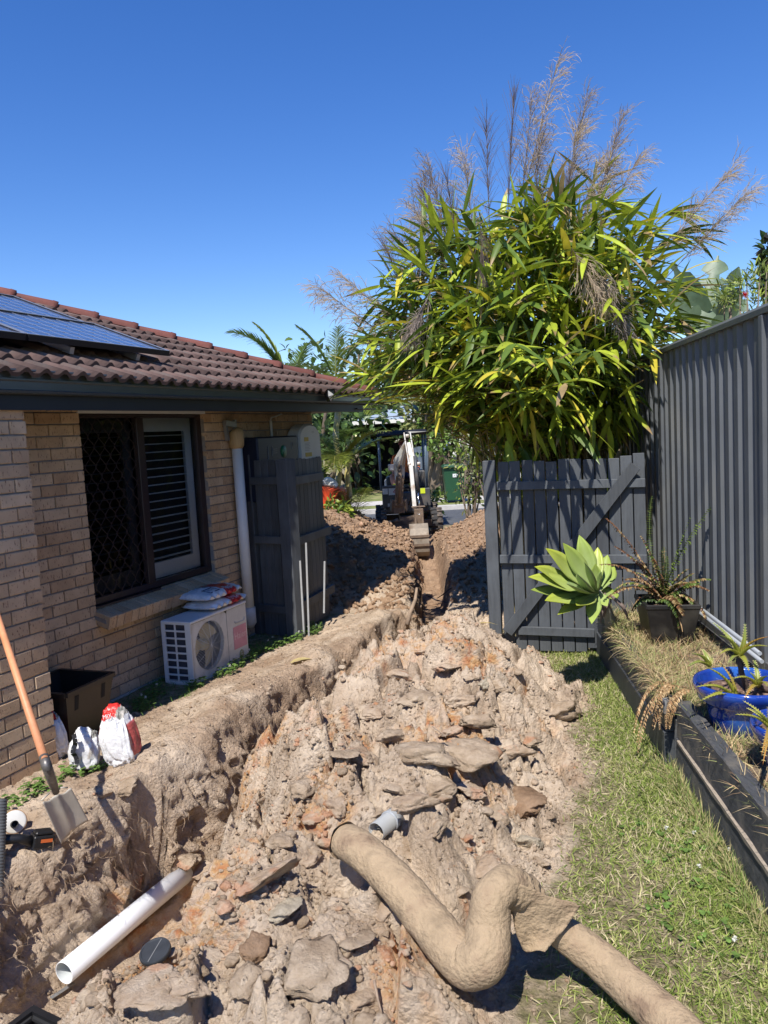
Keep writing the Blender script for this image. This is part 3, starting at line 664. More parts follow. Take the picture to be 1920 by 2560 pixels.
    # slab edge
    mb = MB(); mb.prism([W(-.005, -.02, -.12), W(4.74, -.02, -.12), W(4.74, .1, -.12), W(-.005, .1, -.12)], (0, 0, .13)); mb.build('slab_edge', M['concrete'], H)
    return roofz
roofz = house()

def VP(x, y, p0, az):
    r = ray(x, y); n = Vector((math.cos(az), -math.sin(az), 0)); t = n.dot(Vector((p0[0], p0[1], CAM_H)) - CAMP) / n.dot(r); return CAMP + r * t
def WPX(x, y, d): return VP(x, y, W(0, d, 0), WA)
wt3, wn3, up3 = Vector((WT[0], WT[1], 0)), Vector((WN[0], WN[1], 0)), Vector((0, 0, 1))

# ------------------------------------------------------------------ solar panels on the roof
def solar():
    m, t, b = nt('solar_cells'); N, Lk = t.nodes.new, t.links.new
    b.inputs['Base Color'].default_value = (.012, .02, .055, 1); b.inputs['Roughness'].default_value = .12; b.inputs['Specular IOR Level'].default_value = .9; b.inputs['Coat Weight'].default_value = 1; b.inputs['Coat Roughness'].default_value = .22
    tc = N('ShaderNodeTexCoord'); n1 = N('ShaderNodeTexNoise'); n1.inputs['Scale'].default_value = 5; n1.inputs['Detail'].default_value = 5; Lk(tc.outputs['Object'], n1.inputs['Vector'])
    cr = N('ShaderNodeValToRGB'); cr.color_ramp.elements[0].color = (.05, .066, .12, 1); cr.color_ramp.elements[1].color = (.08, .098, .165, 1); Lk(n1.outputs[0], cr.inputs[0]); Lk(cr.outputs[0], b.inputs['Base Color'])
    al = mat('aluminium_panel_frame', (.5, .51, .53), .35, .06, 6, 0, metal=.7); bus = mat('silver_busbar', (.30, .33, .40), .4, .05, 5, 0); blk = mat('black_panel_frame', (.015, .016, .02), .4, .1, 5, 0)
    sl_ = math.tan(rad(21.6)); cs = math.cos(rad(21.6)); ey = (wn3 * cs + up3 * math.sin(rad(21.6))); ez = wt3.cross(ey)
    def panel(s0, s1, d0, d1, label):
        o = W(s0, d0, roofz(d0) + .12); a = wt3 * (s1 - s0); c = ey * ((d1 - d0) / cs)
        T = thing('solar_panel', label, 'solar panel', o, 'solar panels on the tiled roof')
        mb = MB(); mb.prism([o + ez * .0, o + a, o + a + c, o + c], ez * .030); mb.build('cell_sheet', m, T)
        mb = MB(); w = .018
        for p, q in ((o, o + a), (o + c, o + a + c)): mb.bar(p + ez * .017, q + ez * .017, .02, .042, ez)
        for p, q in ((o, o + c), (o + a, o + a + c)): mb.bar(p + ez * .0165, q + ez * .0165, .02, .0425, ez)
        mb.build('panel_frame', blk, T)
        mb = MB()
        for p, q in ((o, o + a), (o + c, o + a + c), (o, o + c), (o + a, o + a + c)): mb.bar(p + ez * .0395, q + ez * .0395, .012, .0045, ez)
        mb.build('frame_edge', al, T)
        mb = MB(); nx, ny = 10, 6
        for i in range(1, nx): mb.bar(o + a * (i / nx) + ez * .0312, o + a * (i / nx) + c + ez * .0312, .0022, .001, ez)
        for i in range(1, ny): mb.bar(o + c * (i / ny) + ez * .0314, o + c * (i / ny) + a + ez * .0314, .0022, .001, ez)
        for i in range(1, nx):
            for j in range(1, ny): mb.box(o + a * (i / nx) + c * (j / ny) + ez * .0325, (.014, .014, .001), Matrix((wt3, ey, ez)).transposed() @ Matrix.Rotation(rad(45), 3, 'Z'))
        mb.build('busbar_grid', bus, T)
    panel(.37, 1.82, -.24, .51, 'blue solar panel at the right end of the lower row on the tiled roof')
    panel(-1.10, .345, -.24, .51, 'blue solar panel cut off by the left edge, left of the dark seam')
    panel(.27, 1.72, .53, 1.28, 'blue solar panel of the upper row, just below the red hip tiles')
    mb = MB()
    for s in (-.6, .1, .8, 1.5): mb.bar(W(s, -.2, roofz(-.2) + .07), W(s, 1.25, roofz(1.25) + .07), .04, .05)
    o = mb.build('panel_rail', al, None, label='metal mounting rails under the solar panels on the roof', cat='rail')
solar()

# ------------------------------------------------------------------ air conditioner
def aircon():
    T = thing('air_conditioner', 'white outdoor air conditioner unit with round fan grille below the window', 'air conditioner', W(1.99, -.285, 0))
    s0, s1, d0, d1, z0, z1 = 1.58, 2.40, -.43, -.14, .0, .51
    wm = M['offwhite']; cut = (1.828, .275); R = .205
    # front panel with a round opening
    mb = MB(); n = 48; ring = [(cut[0] + R * math.cos(2 * math.pi * k / n), cut[1] + R * math.sin(2 * math.pi * k / n)) for k in range(n)]
    def sq(k):
        a = 2 * math.pi * k / n; c, s = math.cos(a), math.sin(a); hx0, hx1, hz0, hz1 = cut[0] - s0 - .01, .27, cut[1] - z0 - .02, z1 - cut[1] - .004
        t = min((hx1 if c > 0 else hx0) / max(abs(c), 1e-6), (hz1 if s > 0 else hz0) / max(abs(s), 1e-6)); return (cut[0] + c * t, cut[1] + s * t)
    O = [sq(k) for k in range(n)]
    vs = [W(a, d0, b) for a, b in ring] + [W(a, d0, b) for a, b in O] + [W(a, d0 + .035, b) for a, b in ring]
    mb.add(vs, [(k, (k + 1) % n, n + (k + 1) % n, n + k) for k in range(n)] + [(2 * n + k, 2 * n + (k + 1) % n, (k + 1) % n, k) for k in range(n)], False)
    x1 = cut[0] + .27
    mb.add([W(x1, d0, z0 + .02), W(s1, d0, z0 + .02), W(s1, d0, z1 - .004), W(x1, d0, z1 - .004)], [(0, 1, 2, 3)], False)
    for a, b2 in ((s0 + .0, s0 + .02),): mb.prism([W(a, d0 + .0, z0 + .02), W(b2, d0, z0 + .02), W(b2, d0 + .03, z0 + .02), W(a, d0 + .03, z0 + .02)], (0, 0, z1 - z0 - .024))
    # right side, back, base pan, corner posts of left side
    mb.prism([W(s1 - .01, d0, z0 + .02), W(s1, d0 + .001, z0 + .02), W(s1, d1, z0 + .02), W(s1 - .01, d1, z0 + .02)], (0, 0, z1 - z0 - .024))
    mb.prism([W(s0, d1 - .012, z0 + .02), W(s1, d1 - .012, z0 + .02), W(s1, d1, z0 + .02), W(s0, d1, z0 + .02)], (0, 0, z1 - z0 - .024))
    mb.prism([W(s0 - .002, d0 - .004, z0), W(s1 + .002, d0 - .004, z0), W(s1 + .002, d1, z0), W(s0 - .002, d1, z0)], (0, 0, .03))
    mb.build('casing', wm, T)
    mb = MB(); mb.prism([W(s0 - .006, d0 - .008, z1), W(s1 + .006, d0 - .008, z1), W(s1 + .006, d1 + .002, z1), W(s0 - .006, d1 + .002, z1)], (0, 0, .022)); mb.build('top_cover', M['white'], T, bevel=.006)
    # side grille of cells
    mb = MB(); zs = np.linspace(z0 + .02, z1, 9); ds = np.linspace(d0 + .05, d1 - .03, 3)
    for z in zs[:]: mb.prism([W(s0 - .003, d0, z - .007), W(s0 + .008, d0, z - .007), W(s0 + .008, d1, z - .007), W(s0 - .003, d1, z - .007)], (0, 0, .014))
    for a, b2 in ((d0, d0 + .055), (ds[1] - .006, ds[1] + .006), (d1 - .035, d1)): mb.prism([W(s0 - .004, a, z0 + .02), W(s0 + .007, a, z0 + .02), W(s0 + .007, b2, z0 + .02), W(s0 - .004, b2, z0 + .02)], (0, 0, z1 - .02))
    mb.build('side_grille', M['white'], T)
    coil = mat('heat_exchanger_fins', (.09, .09, .11), .6, .5, 60, .3, 200, metal=.4, stretch=(1, 1, 30))
    mb = MB(); mb.prism([W(s0 + .03, d0 + .02, z0 + .02), W(s0 + .045, d0 + .02, z0 + .02), W(s0 + .045, d1 - .02, z0 + .02), W(s0 + .03, d1 - .02, z0 + .02)], (0, 0, z1 - .03)); mb.prism([W(s0 + .03, d1 - .06, z0 + .03), W(x1, d1 - .06, z0 + .03), W(x1, d1 - .05, z0 + .03), W(s0 + .03, d1 - .05, z0 + .03)], (0, 0, z1 - .04)); mb.build('coil', coil, T)
    # fan
    fan = MB(); cc = W(cut[0], d0 + .07, cut[1]); bl = mat('yellowed_fan_plastic', (.62, .52, .28), .5, .12, 6, .02, 30)
    fan.lathe(cc, [(0.001, .03), (.045, .03), (.05, .0), (.05, -.03)], 20, R=Matrix((wt3, up3, -wn3)).transposed())
    for k in range(3):
        a0 = rad(35 + 120 * k); seg = 9; vs = []
        for i in range(seg + 1):
            a = a0 + rad(78) * i / seg
            for r_ in (.045, .11, .185):
                q = a - (.25 * r_ / .185); vs.append(cc + wt3 * (math.cos(q) * r_) + up3 * (math.sin(q) * r_) + wn3 * (.035 * (i / seg - .5) * (r_ / .185 + .4)))
        fan.add(vs, [(i * 3 + j, i * 3 + j + 1, i * 3 + j + 4, i * 3 + j + 3) for i in range(seg) for j in range(2)], True)
    fan.build('fan', bl, T)
    gr = MB(); z = cut[1] - R + .008
    while z < cut[1] + R - .004:
        hw = math.sqrt(max(R * R - (z - cut[1]) ** 2, 0)); k = 8; P = [W(cut[0] - hw + 2 * hw * i / k, d0 - .004 - .012 * (1 - (2 * i / k - 1) ** 2) * hw / R, z) for i in range(k + 1)]
        gr.tube(P, .0016, 4, False); z += .0122
    for a in range(6):
        t = rad(30 * a); P = [W(cut[0] + math.cos(t) * R * q, d0 - .002 - .014 * (1 - q * q), cut[1] + math.sin(t) * R * q) for q in np.linspace(-1, 1, 9)]; gr.tube(P, .0022, 4, False)
    gr.build('fan_guard', M['offwhite'], T)
    # service panel joint, handle recess, pink badge with lettering
    mb = MB(); mb.bar(W(2.09, d0 - .001, .03), W(2.09, d0 - .001, .49), .004, .003, wn3); mb.build('panel_joint', mat('grey_joint', (.3, .3, .29), .6, .1, 5, 0), T)
    mb = MB(); mb.tube([W(2.21, d0 - .003, .385), W(2.215, d0 - .004, .368), W(2.23, d0 - .004, .362), W(2.35, d0 - .004, .362), W(2.362, d0 - .004, .368), W(2.366, d0 - .003, .392)], .004, 6); mb.build('handle', wm, T)
    pk = mat('faded_pink_badge', (.60, .27, .32), .5, .12, 9, 0)
    mb = MB(); mb.prism([W(2.178, d0 - .001, .135), W(2.383, d0 - .001, .135), W(2.383, d0 - .001, .335), W(2.178, d0 - .001, .335)], -wn3 * .002); bd = mb.build('badge', pk, T)
    mb = MB(); text_on(mb, 'Haier', .085, W(2.186, d0 - .001, .222), wt3, up3, .0035, width=.185); mb.build('badge_lettering', mat('pale_pink_lettering', (.72, .50, .52), .5, .05, 5, 0), bd)
    mb = MB(); mb.lathe(W(2.285, d0 - .002, .08), [(0.0005, .0022), (.032, .002), (.033, 0)], 20, R=Matrix((wt3, up3, -wn3)).transposed()); mb.mi = 1
    for q in (-.010, .012): mb.lathe(W(2.285 + q, d0 - .002, .092), [(0.0005, .0034), (.008, .003), (.009, 0)], 12, R=Matrix((wt3, up3, -wn3)).transposed())
    mb.lathe(W(2.286, d0 - .002, .068), [(0.0005, .0034), (.012, .003), (.013, 0)], 12, R=Matrix((wt3, up3, -wn3)).transposed()); mb.mi = 0
    mb.build('round_sticker', [mat('olive_sticker', (.30, .29, .12), .5, .2, 20, 0), mat('sticker_pale_print', (.5, .47, .35), .5, .2, 20, 0)], T)
    pd = mat('pale_plinth', (.35, .34, .32), .9, .1, 4, .1)
aircon()

# ------------------------------------------------------------------ cement bags (full ones on the unit, empty torn ones on the ground)
def bag_mat():
    m, t, b = nt('printed_bag_film'); N, Lk = t.nodes.new, t.links.new
    at = N('ShaderNodeAttribute'); at.attribute_name = 'col'
    ge = N('ShaderNodeNewGeometry'); n = N('ShaderNodeTexNoise'); n.inputs['Scale'].default_value = 22; n.inputs['Detail'].default_value = 5; n.inputs['Distortion'].default_value = 1.2; Lk(ge.outputs['Position'], n.inputs['Vector'])
    mr = N('ShaderNodeMapRange'); mr.inputs[1].default_value = .35; mr.inputs[2].default_value = .7; mr.inputs[3].default_value = .86; mr.inputs[4].default_value = 1.05; Lk(n.outputs[0], mr.inputs[0])
    hv = N('ShaderNodeHueSaturation'); Lk(mr.outputs[0], hv.inputs['Value']); Lk(at.outputs['Color'], hv.inputs['Color']); Lk(hv.outputs[0], b.inputs['Base Color'])
    bp = N('ShaderNodeBump'); bp.inputs['Strength'].default_value = .5; bp.inputs['Distance'].default_value = .015; Lk(n.outputs[0], bp.inputs['Height']); Lk(bp.outputs[0], b.inputs['Normal'])
    b.inputs['Roughness'].default_value = .32; b.inputs['Specular IOR Level'].default_value = .5
    return m
M['bag'] = bag_mat(); M['redprint'] = mat('red_print', (.55, .02, .018), .35, .08, 5, 0); M['navyprint'] = mat('navy_print', (.015, .02, .09), .35, .05, 5, 0); M['whiteprint'] = mat('white_print', (.75, .75, .75), .4, .03, 5, 0)
def full_bag(name, label, c, ax, L, Wd, Hh, seed, flip=False):
    """pillow of film: a runs along ax, b across"""
    ax = Vector(ax); bx = up3.cross(ax).normalized(); n, m = 44, 26; V = []; C = []
    def hgt(u, v):
        e = (max(0, 1 - abs(u) ** 3.2) ** .5) * (max(0, 1 - abs(v) ** 2.6) ** .5); return e
    def nz(u, v, s): return float(fbm(np.array([u * 2.1 + s]), np.array([v * 2.1 + s]), seed, 3)[0])
    for side in (1, -1):
        for i in range(n + 1):
            for j in range(m + 1):
                u, v = 2 * i / n - 1, 2 * j / m - 1; h = hgt(u, v)
                wx = 1 - .06 * abs(v) ** 4; z = Hh / 2 * h * side * (1 + .22 * nz(u, v, 0) * (side > 0)) + (Hh * .38 if side < 0 else Hh * .5) * 0
                rim = (1 - h); z += .012 * math.sin(u * 19 + seed) * rim * (1 if abs(v) > .8 else .3)
                z += Hh * .06 * nz(u * 3, v * 3, 9) * (side > 0)
                V.append(Vector(c) + ax * (u * L / 2 * wx) + bx * (v * Wd / 2) + up3 * (Hh / 2 + z * (1 if side > 0 else .85)))
                w = (.74, .75, .77)
                uu = -u if flip else u
                if .02 < uu < .62: w = (.52, .02, .02) if not (.10 < uu < .2 and v > .3) else (.35, .33, .25)
                if .62 <= uu < .70: w = (.66, .6, .5)
                if -.2 < uu <= .02 and v > .1: w = (.22, .21, .18)
                C.append(w)
    k = (n + 1) * (m + 1); F = []
    for sd in (0, 1):
        for i in range(n):
            for j in range(m):
                a = sd * k + i * (m + 1) + j; q = [a, a + m + 1, a + m + 2, a + 1]; F.append(q if sd == 0 else q[::-1])
    T = thing(name, label, 'cement bag', c, 'bags of cement')
    o = np_mesh('film', [p[:] for p in V], F, M['bag'], parent=T, origin=tuple(c), smooth=True, color=C)
    def surf(u, v): 
        h = hgt(u, v); return Vector(c) + ax * (u * L / 2) + bx * (v * Wd / 2) + up3 * (Hh / 2 + Hh / 2 * h * (1 + .22 * nz(u, v, 0)) + Hh * .06 * nz(u * 3, v * 3, 9) + .004)
    def wrap(body, size, u0, v0, mt, along=1, wid=None, nm='lettering'):
        vs, fs = text_verts(body, size); w = max(p.x for p in vs); kk = (wid / w) if wid else 1; mb = MB(); out = []
        for p in vs:
            a = u0 + along * (p.x * kk) / (L / 2); b2 = v0 + along * p.y / (Wd / 2); out.append(surf(a, b2))
        mb.add(out, fs, False); mb.build(nm, mt, T)
    return T, wrap, surf
ztop = .532
T1, wr, sf = full_bag('cement_bag', 'lower white and red cement bag lying on the air conditioner', W(2.16, -.28, ztop), wt3, .56, .34, .085, 3)
wr('Rapid Set', .055, .06, -.86, M['whiteprint'], wid=.15); wr('CONCRETE', .030, .06, -.98 + .02, M['whiteprint'], wid=.14)
T2, wr, sf = full_bag('cement_bag', 'upper white and red cement bag with navy emblem, topmost on the air conditioner', W(2.13, -.255, ztop + .078), wt3, .56, .34, .10, 11)
wr('Rapid Set', .055, .08, -.80, M['whiteprint'], wid=.15); wr('CONCRETE', .032, .08, -.92, M['whiteprint'], wid=.14)
mb = MB()
for (a, b2, w, h) in ((-.62, -.30, .13, .012), (-.62, -.80, .13, .012), (-.64, -.78, .012, .10), (-.18, -.78, .012, .10)):
    q = [sf(a + dx * w / .28, b2 + dy * h / .17) for dx, dy in ((0, 0), (1, 0), (1, 1), (0, 1))]; mb.add(q, [(0, 1, 2, 3)], False)
mb.build('emblem_border', M['navyprint'], T2); wr('EST.1975', .04, -.58, -.6, M['navyprint'], wid=.105, nm='emblem_lettering')

def torn_bag(name, label, c, yaw, w, d, h, seed, tilt, top_red):
    bm = bmesh.new(); bmesh.ops.create_icosphere(bm, subdivisions=5, radius=1); from mathutils import noise as mn
    V, C = [], []; R = Matrix.Rotation(yaw, 3, 'Z') @ Matrix.Rotation(tilt, 3, 'Y')
    for v in bm.verts:
        p = v.co.copy(); q = Vector([math.copysign(abs(a) ** .55, a) for a in p])
        tp = 1 - .38 * max(0, q.z) ** 1.5 - .1 * max(0, -q.z)
        cre = mn.fractal(p * 1.6 + Vector((seed, 0, 0)), 1, 2, 2) * .13 - abs(mn.noise(p * 3.2 + Vector((0, seed, 0)))) * .22 - abs(mn.noise(p * 7 + Vector((0, seed, 3)))) * .08
        q = q * (1 + cre); pos = R @ Vector((q.x * w / 2 * tp, q.y * d / 2 * tp, q.z * h / 2 + h / 2))
        V.append((Vector(c) + pos)[:]); col = (.74, .74, .74)
        if p.z > .55 and top_red and p.x < .35: col = (.58, .03, .025)
        if p.z > .5 and p.x >= .35: col = (.30, .29, .25)
        if abs(p.x) > .9 and p.z < .2 and top_red: col = (.5, .1, .09)
        if mn.noise(p * 2.3 + Vector((3, seed, 1))) > .42: col = (.5, .46, .4)
        C.append(col)
    F = [[v.index for v in f.verts] for f in bm.faces]; bm.free()
    T = thing(name, label, 'empty bag', c, 'torn cement bags by the wall')
    np_mesh('film', V, F, M['bag'], parent=T, origin=tuple(c), smooth=False, color=C)
    return T
c2 = Vector((-1.585, 4.50, 0)); c2.z = HZ(c2.x, c2.y) - .03
t2 = torn_bag('torn_bag', 'tall crumpled white bag with red print standing open in the dirt', c2, rad(-10), .20, .18, .385, 4, rad(-9), True)
mb = MB(); bR = Matrix.Rotation(rad(-10), 3, 'Z'); text_on(mb, 'MIX', .034, c2 + bR @ Vector((-.075, -.062, .325)), bR @ Vector((.95, 0, .25)), bR @ Vector((-.25, .1, 1)), .02); mb.build('red_panel_lettering', M['whiteprint'], t2)
c1 = Vector((-1.90, 4.66, 0)); c1.z = HZ(c1.x, c1.y) - .03
t1 = torn_bag('torn_bag', 'squat crumpled white bag with black tape against the brick corner', c1, rad(15), .19, .17, .27, 9, rad(6), False)
mb = MB(); P = [c1 + Vector((.0 + .01 * math.sin(i), -.115 + .008 * math.cos(i * 2), .27 - i * .022)) for i in range(9)]
for a, b2 in zip(P[:-1], P[1:]): mb.bar(a, b2, .028, .002, (0, 1, 0))
mb.build('black_tape', M['black'], t1)
c0 = W(.10, -.46, 0); 
t0 = torn_bag('torn_bag', 'red edge of a folded bag half hidden behind the squat white bag', c0, rad(40), .12, .2, .34, 15, rad(-8), True)

# ------------------------------------------------------------------ brown planter tub in the wall corner
def tub():
    c = W(.36, -.27, 0); T = thing('planter_tub', 'empty dark brown square planter tub in the wall recess behind the torn bags', 'planter', c)
    bm_ = mat('brown_plastic', (.038, .027, .02), .45, .15, 6, .05, 50)
    t0_, b0 = .235, .17; Hh = .41; V = []; R = Matrix.Rotation(RZ + rad(3), 3, 'Z')
    def P(a, b, z): return R @ Vector((a, b, z)) + c
    mb = MB(); k = [(-1, -1), (1, -1), (1, 1), (-1, 1)]
    out0 = [P(a * b0, b * b0, .0) for a, b in k]; out1 = [P(a * t0_, b * t0_, Hh) for a, b in k]; in1 = [P(a * (t0_ - .012), b * (t0_ - .012), Hh) for a, b in k]; in0 = [P(a * (b0 - .01), b * (b0 - .01), .03) for a, b in k]
    mb.add(out0 + out1 + in1 + in0, [(i, (i + 1) % 4, 4 + (i + 1) % 4, 4 + i) for i in range(4)] + [(4 + i, 4 + (i + 1) % 4, 8 + (i + 1) % 4, 8 + i) for i in range(4)] + [(8 + i, 8 + (i + 1) % 4, 12 + (i + 1) % 4, 12 + i) for i in range(4)] + [(12, 13, 14, 15), (3, 2, 1, 0)], False)
    mb.build('body', bm_, T)
    mb = MB()
    for i in range(4):
        a, b = k[i], k[(i + 1) % 4]; mb.bar(P(a[0] * t0_, a[1] * t0_, Hh - .01), P(b[0] * t0_, b[1] * t0_, Hh - .01), .03, .028)
    mb.build('rim', bm_, T)
    for sx in (-.13, .13):
        mb = MB(); z0, z1 = .27, .37; f = lambda z: -(b0 + (t0_ - b0) * z / Hh) - .002
        mb.add([P(sx - .018, f(z0), z0), P(sx + .018, f(z0), z0), P(sx + .018, f(z1), z1), P(sx - .018, f(z1), z1)], [(0, 1, 2, 3)], False); mb.build('slot', M['dark'], T)
tub()

# ------------------------------------------------------------------ things on the far part of the house wall
mb = MB(); d = -.08
T = thing('downpipe', 'white wall downpipe with a tan timber piece on top beside the fence post', 'downpipe', W(2.995, d, .13))
mb.tube([W(2.985, d, 1.90), W(2.995, d, .32)], .052, 16); mb.build('pipe', M['white'], T)
mb = MB(); mb.tube([W(2.985, d, 1.899), W(2.985, d, 1.93), W(3.0, d, 2.04), W(3.0, d, 2.075), W(3.0, d + .01, 2.09)], [.055, .072, .074, .06, .03], 14); mb.build('timber_top', mat('tan_timber', (.42, .29, .14), .6, .15, 6, .1, stretch=(9, 9, 1)), T)
mb = MB(); mb.tube([W(2.995, d, .325), W(2.995, d, .17), W(3.0, d, .12)], [.064, .066, .03], 14); mb.build('socket', M['offwhite'], T)
mb = MB(); mb.bar(W(2.88, -.03, 2.17), W(2.88, -.05, 1.98), .035, .03, wn3); mb.bar(W(2.86, -.045, 2.15), W(3.04, -.045, 2.13), .03, .05, up3); mb.bar(W(3.03, -.045, 2.18), W(3.03, -.045, 2.09), .03, .03, wn3)
mb.build('wall_bracket', M['steelgrey'], None, label='grey metal bracket fixed to the brick wall beside the downpipe top', cat='bracket')
T = thing('battery_box', 'dark navy switch box with a round green sticker on the brick wall', 'electrical box', W(3.6, -.1, 1.5))
nav = mat('dark_navy_enamel', (.012, .017, .035), .4, .15, 5, .02)
mb = MB(); mb.prism([W(3.17, -.20, 1.35), W(4.00, -.20, 1.35), W(4.00, 0, 1.35), W(3.17, 0, 1.35)], (0, 0, .65)); mb.build('body', nav, T, bevel=.015)
mb = MB(); mb.lathe(W(3.676, -.201, 1.84), [(.0005, .003), (.062, .003), (.064, 0)], 28, R=Matrix((wt3, up3, -wn3)).transposed()); st = mb.build('green_sticker', mat('green_sticker', (.01, .16, .06), .4, .08, 5, 0), T)
mb = MB(); text_on(mb, 'PV', .062, W(3.635, -.2045, 1.815), wt3, up3, .001); mb.build('sticker_lettering', mat('pale_green_print', (.10, .38, .2), .4, .05, 5, 0), st)
for k, (a, b2) in enumerate(((3.36, 1.90), (3.44, 1.90), (3.85, 1.93), (3.89, 1.93))):
    mb = MB(); mb.bar(W(a, -.202, b2), W(a, -.202, b2 - .13 + .03 * k), .008, .003, wn3); mb.build('cable', mat('grey_cable', (.16, .18, .2), .5, .1, 5, 0) if k == 0 else bpy.data.materials['grey_cable'], T)
mb = MB()
for k in range(3): mb.bar(W(3.46, -.202, 1.87 - .02 * k), W(3.54, -.202, 1.87 - .02 * k), .004, .005, wn3)
mb.build('printed_lines', bpy.data.materials['grey_cable'], T)
mb = MB(); mb.tube([W(3.74, -.03, 2.0), W(3.74, -.03, 2.17)], .016, 8); mb.tube([W(3.74, -.03, 2.17), W(3.76, -.03, 2.20), W(3.85, -.03, 2.215), W(3.98, -.03, 2.24)], .008, 8)
mb.build('wall_conduit', M['offwhite'], None, label='short pale conduit rising from the navy box to the eave', cat='conduit')
T = thing('inverter', 'white solar inverter with rounded top and yellow warning labels on the wall end', 'inverter', W(4.3, -.1, 1.4))
mb = MB(); pts = []; s0, s1, zt = 4.06, 4.56, 2.125
for k in range(13):
    a = math.pi * (1 - k / 12); pts.append((4.31 + .25 * math.cos(a), 1.97 + .155 * math.sin(a)))
pts = [(s0, 1.45), ] + pts + [(s1, 1.45)]; mb.prism([W(a, -.02, z) for a, z in pts], -wn3 * .17); mb.build('body', mat('inverter_white', (.55, .56, .55), .4, .05, 4, .02), T, bevel=.02)
ye = mat('yellow_label', (.50, .36, .03), .5, .1, 8, 0)
mb = MB(); mb.prism([W(4.16, -.19, 1.93), W(4.26, -.19, 1.93), W(4.26, -.19, 1.975), W(4.16, -.19, 1.975)], -wn3 * .002); mb.build('yellow_label', ye, T)
mb = MB(); mb.prism([W(4.17, -.19, 1.76), W(4.32, -.19, 1.76), W(4.32, -.19, 1.805), W(4.17, -.19, 1.805)], -wn3 * .002); mb.build('yellow_label', ye, T)
mb = MB()
for k in range(6): mb.bar(W(4.17, -.191, 1.91 - .016 * k), W(4.17 + .12 - .02 * (k % 2), -.191, 1.91 - .016 * k), .001, .006, up3)
mb.build('printed_lines', mat('grey_print', (.3, .3, .3), .5, .1, 5, 0), T)
mb = MB(); mb.prism([W(4.25, -.19, 1.42), W(4.50, -.19, 1.42), W(4.50, -.19, 1.74), W(4.25, -.19, 1.74)], -wn3 * .03); mb.build('display_panel', M['black'], T, bevel=.01)
mb = MB(); text_on(mb, 'eco', .045, W(4.34, -.192, 2.02), wt3, up3, .001); mb.build('small_lettering', bpy.data.materials['grey_print'], T)
# security light on the gutter
p = WPX(818, 987, -.64); T = thing('security_light', 'small faceted solar light with a white face fixed to the gutter', 'light', p)
R = Matrix((wt3, up3, -wn3)).transposed()
mb = MB(); mb.prism([p + wt3 * a + up3 * b for a, b in ((-.07, .05), (.075, .05), (.085, .0), (.05, -.06), (-.02, -.075), (-.07, -.02))], -wn3 * .045); mb.build('housing', M['black'], T, bevel=.006)
mb = MB(); a, b, c, e = p + wt3 * -.068 + up3 * .04 - wn3 * .046, p + wt3 * .0 + up3 * -.005 - wn3 * .085, p + wt3 * -.02 + up3 * -.07 - wn3 * .046, p + wt3 * -.068 + up3 * -.02 - wn3 * .046
mb.add([a, e, c, b], [(0, 1, 3), (1, 2, 3)], False); mb.build('diffuser', M['white'], T)
mb = MB(); mb.lathe(p + wt3 * .055 + up3 * -.012 - wn3 * .05, [(.0005, .016), (.011, .012), (.014, .0)], 10, R=R); mb.build('sensor', M['white'], T)
mb = MB(); mb.prism([p + wt3 * a + up3 * b - wn3 * c for a, b, c in ((-.07, .051, .0), (.075, .051, .0), (.06, .051, .09), (-.05, .051, .09))], up3 * .006); mb.build('solar_cell', M['dark'], T)

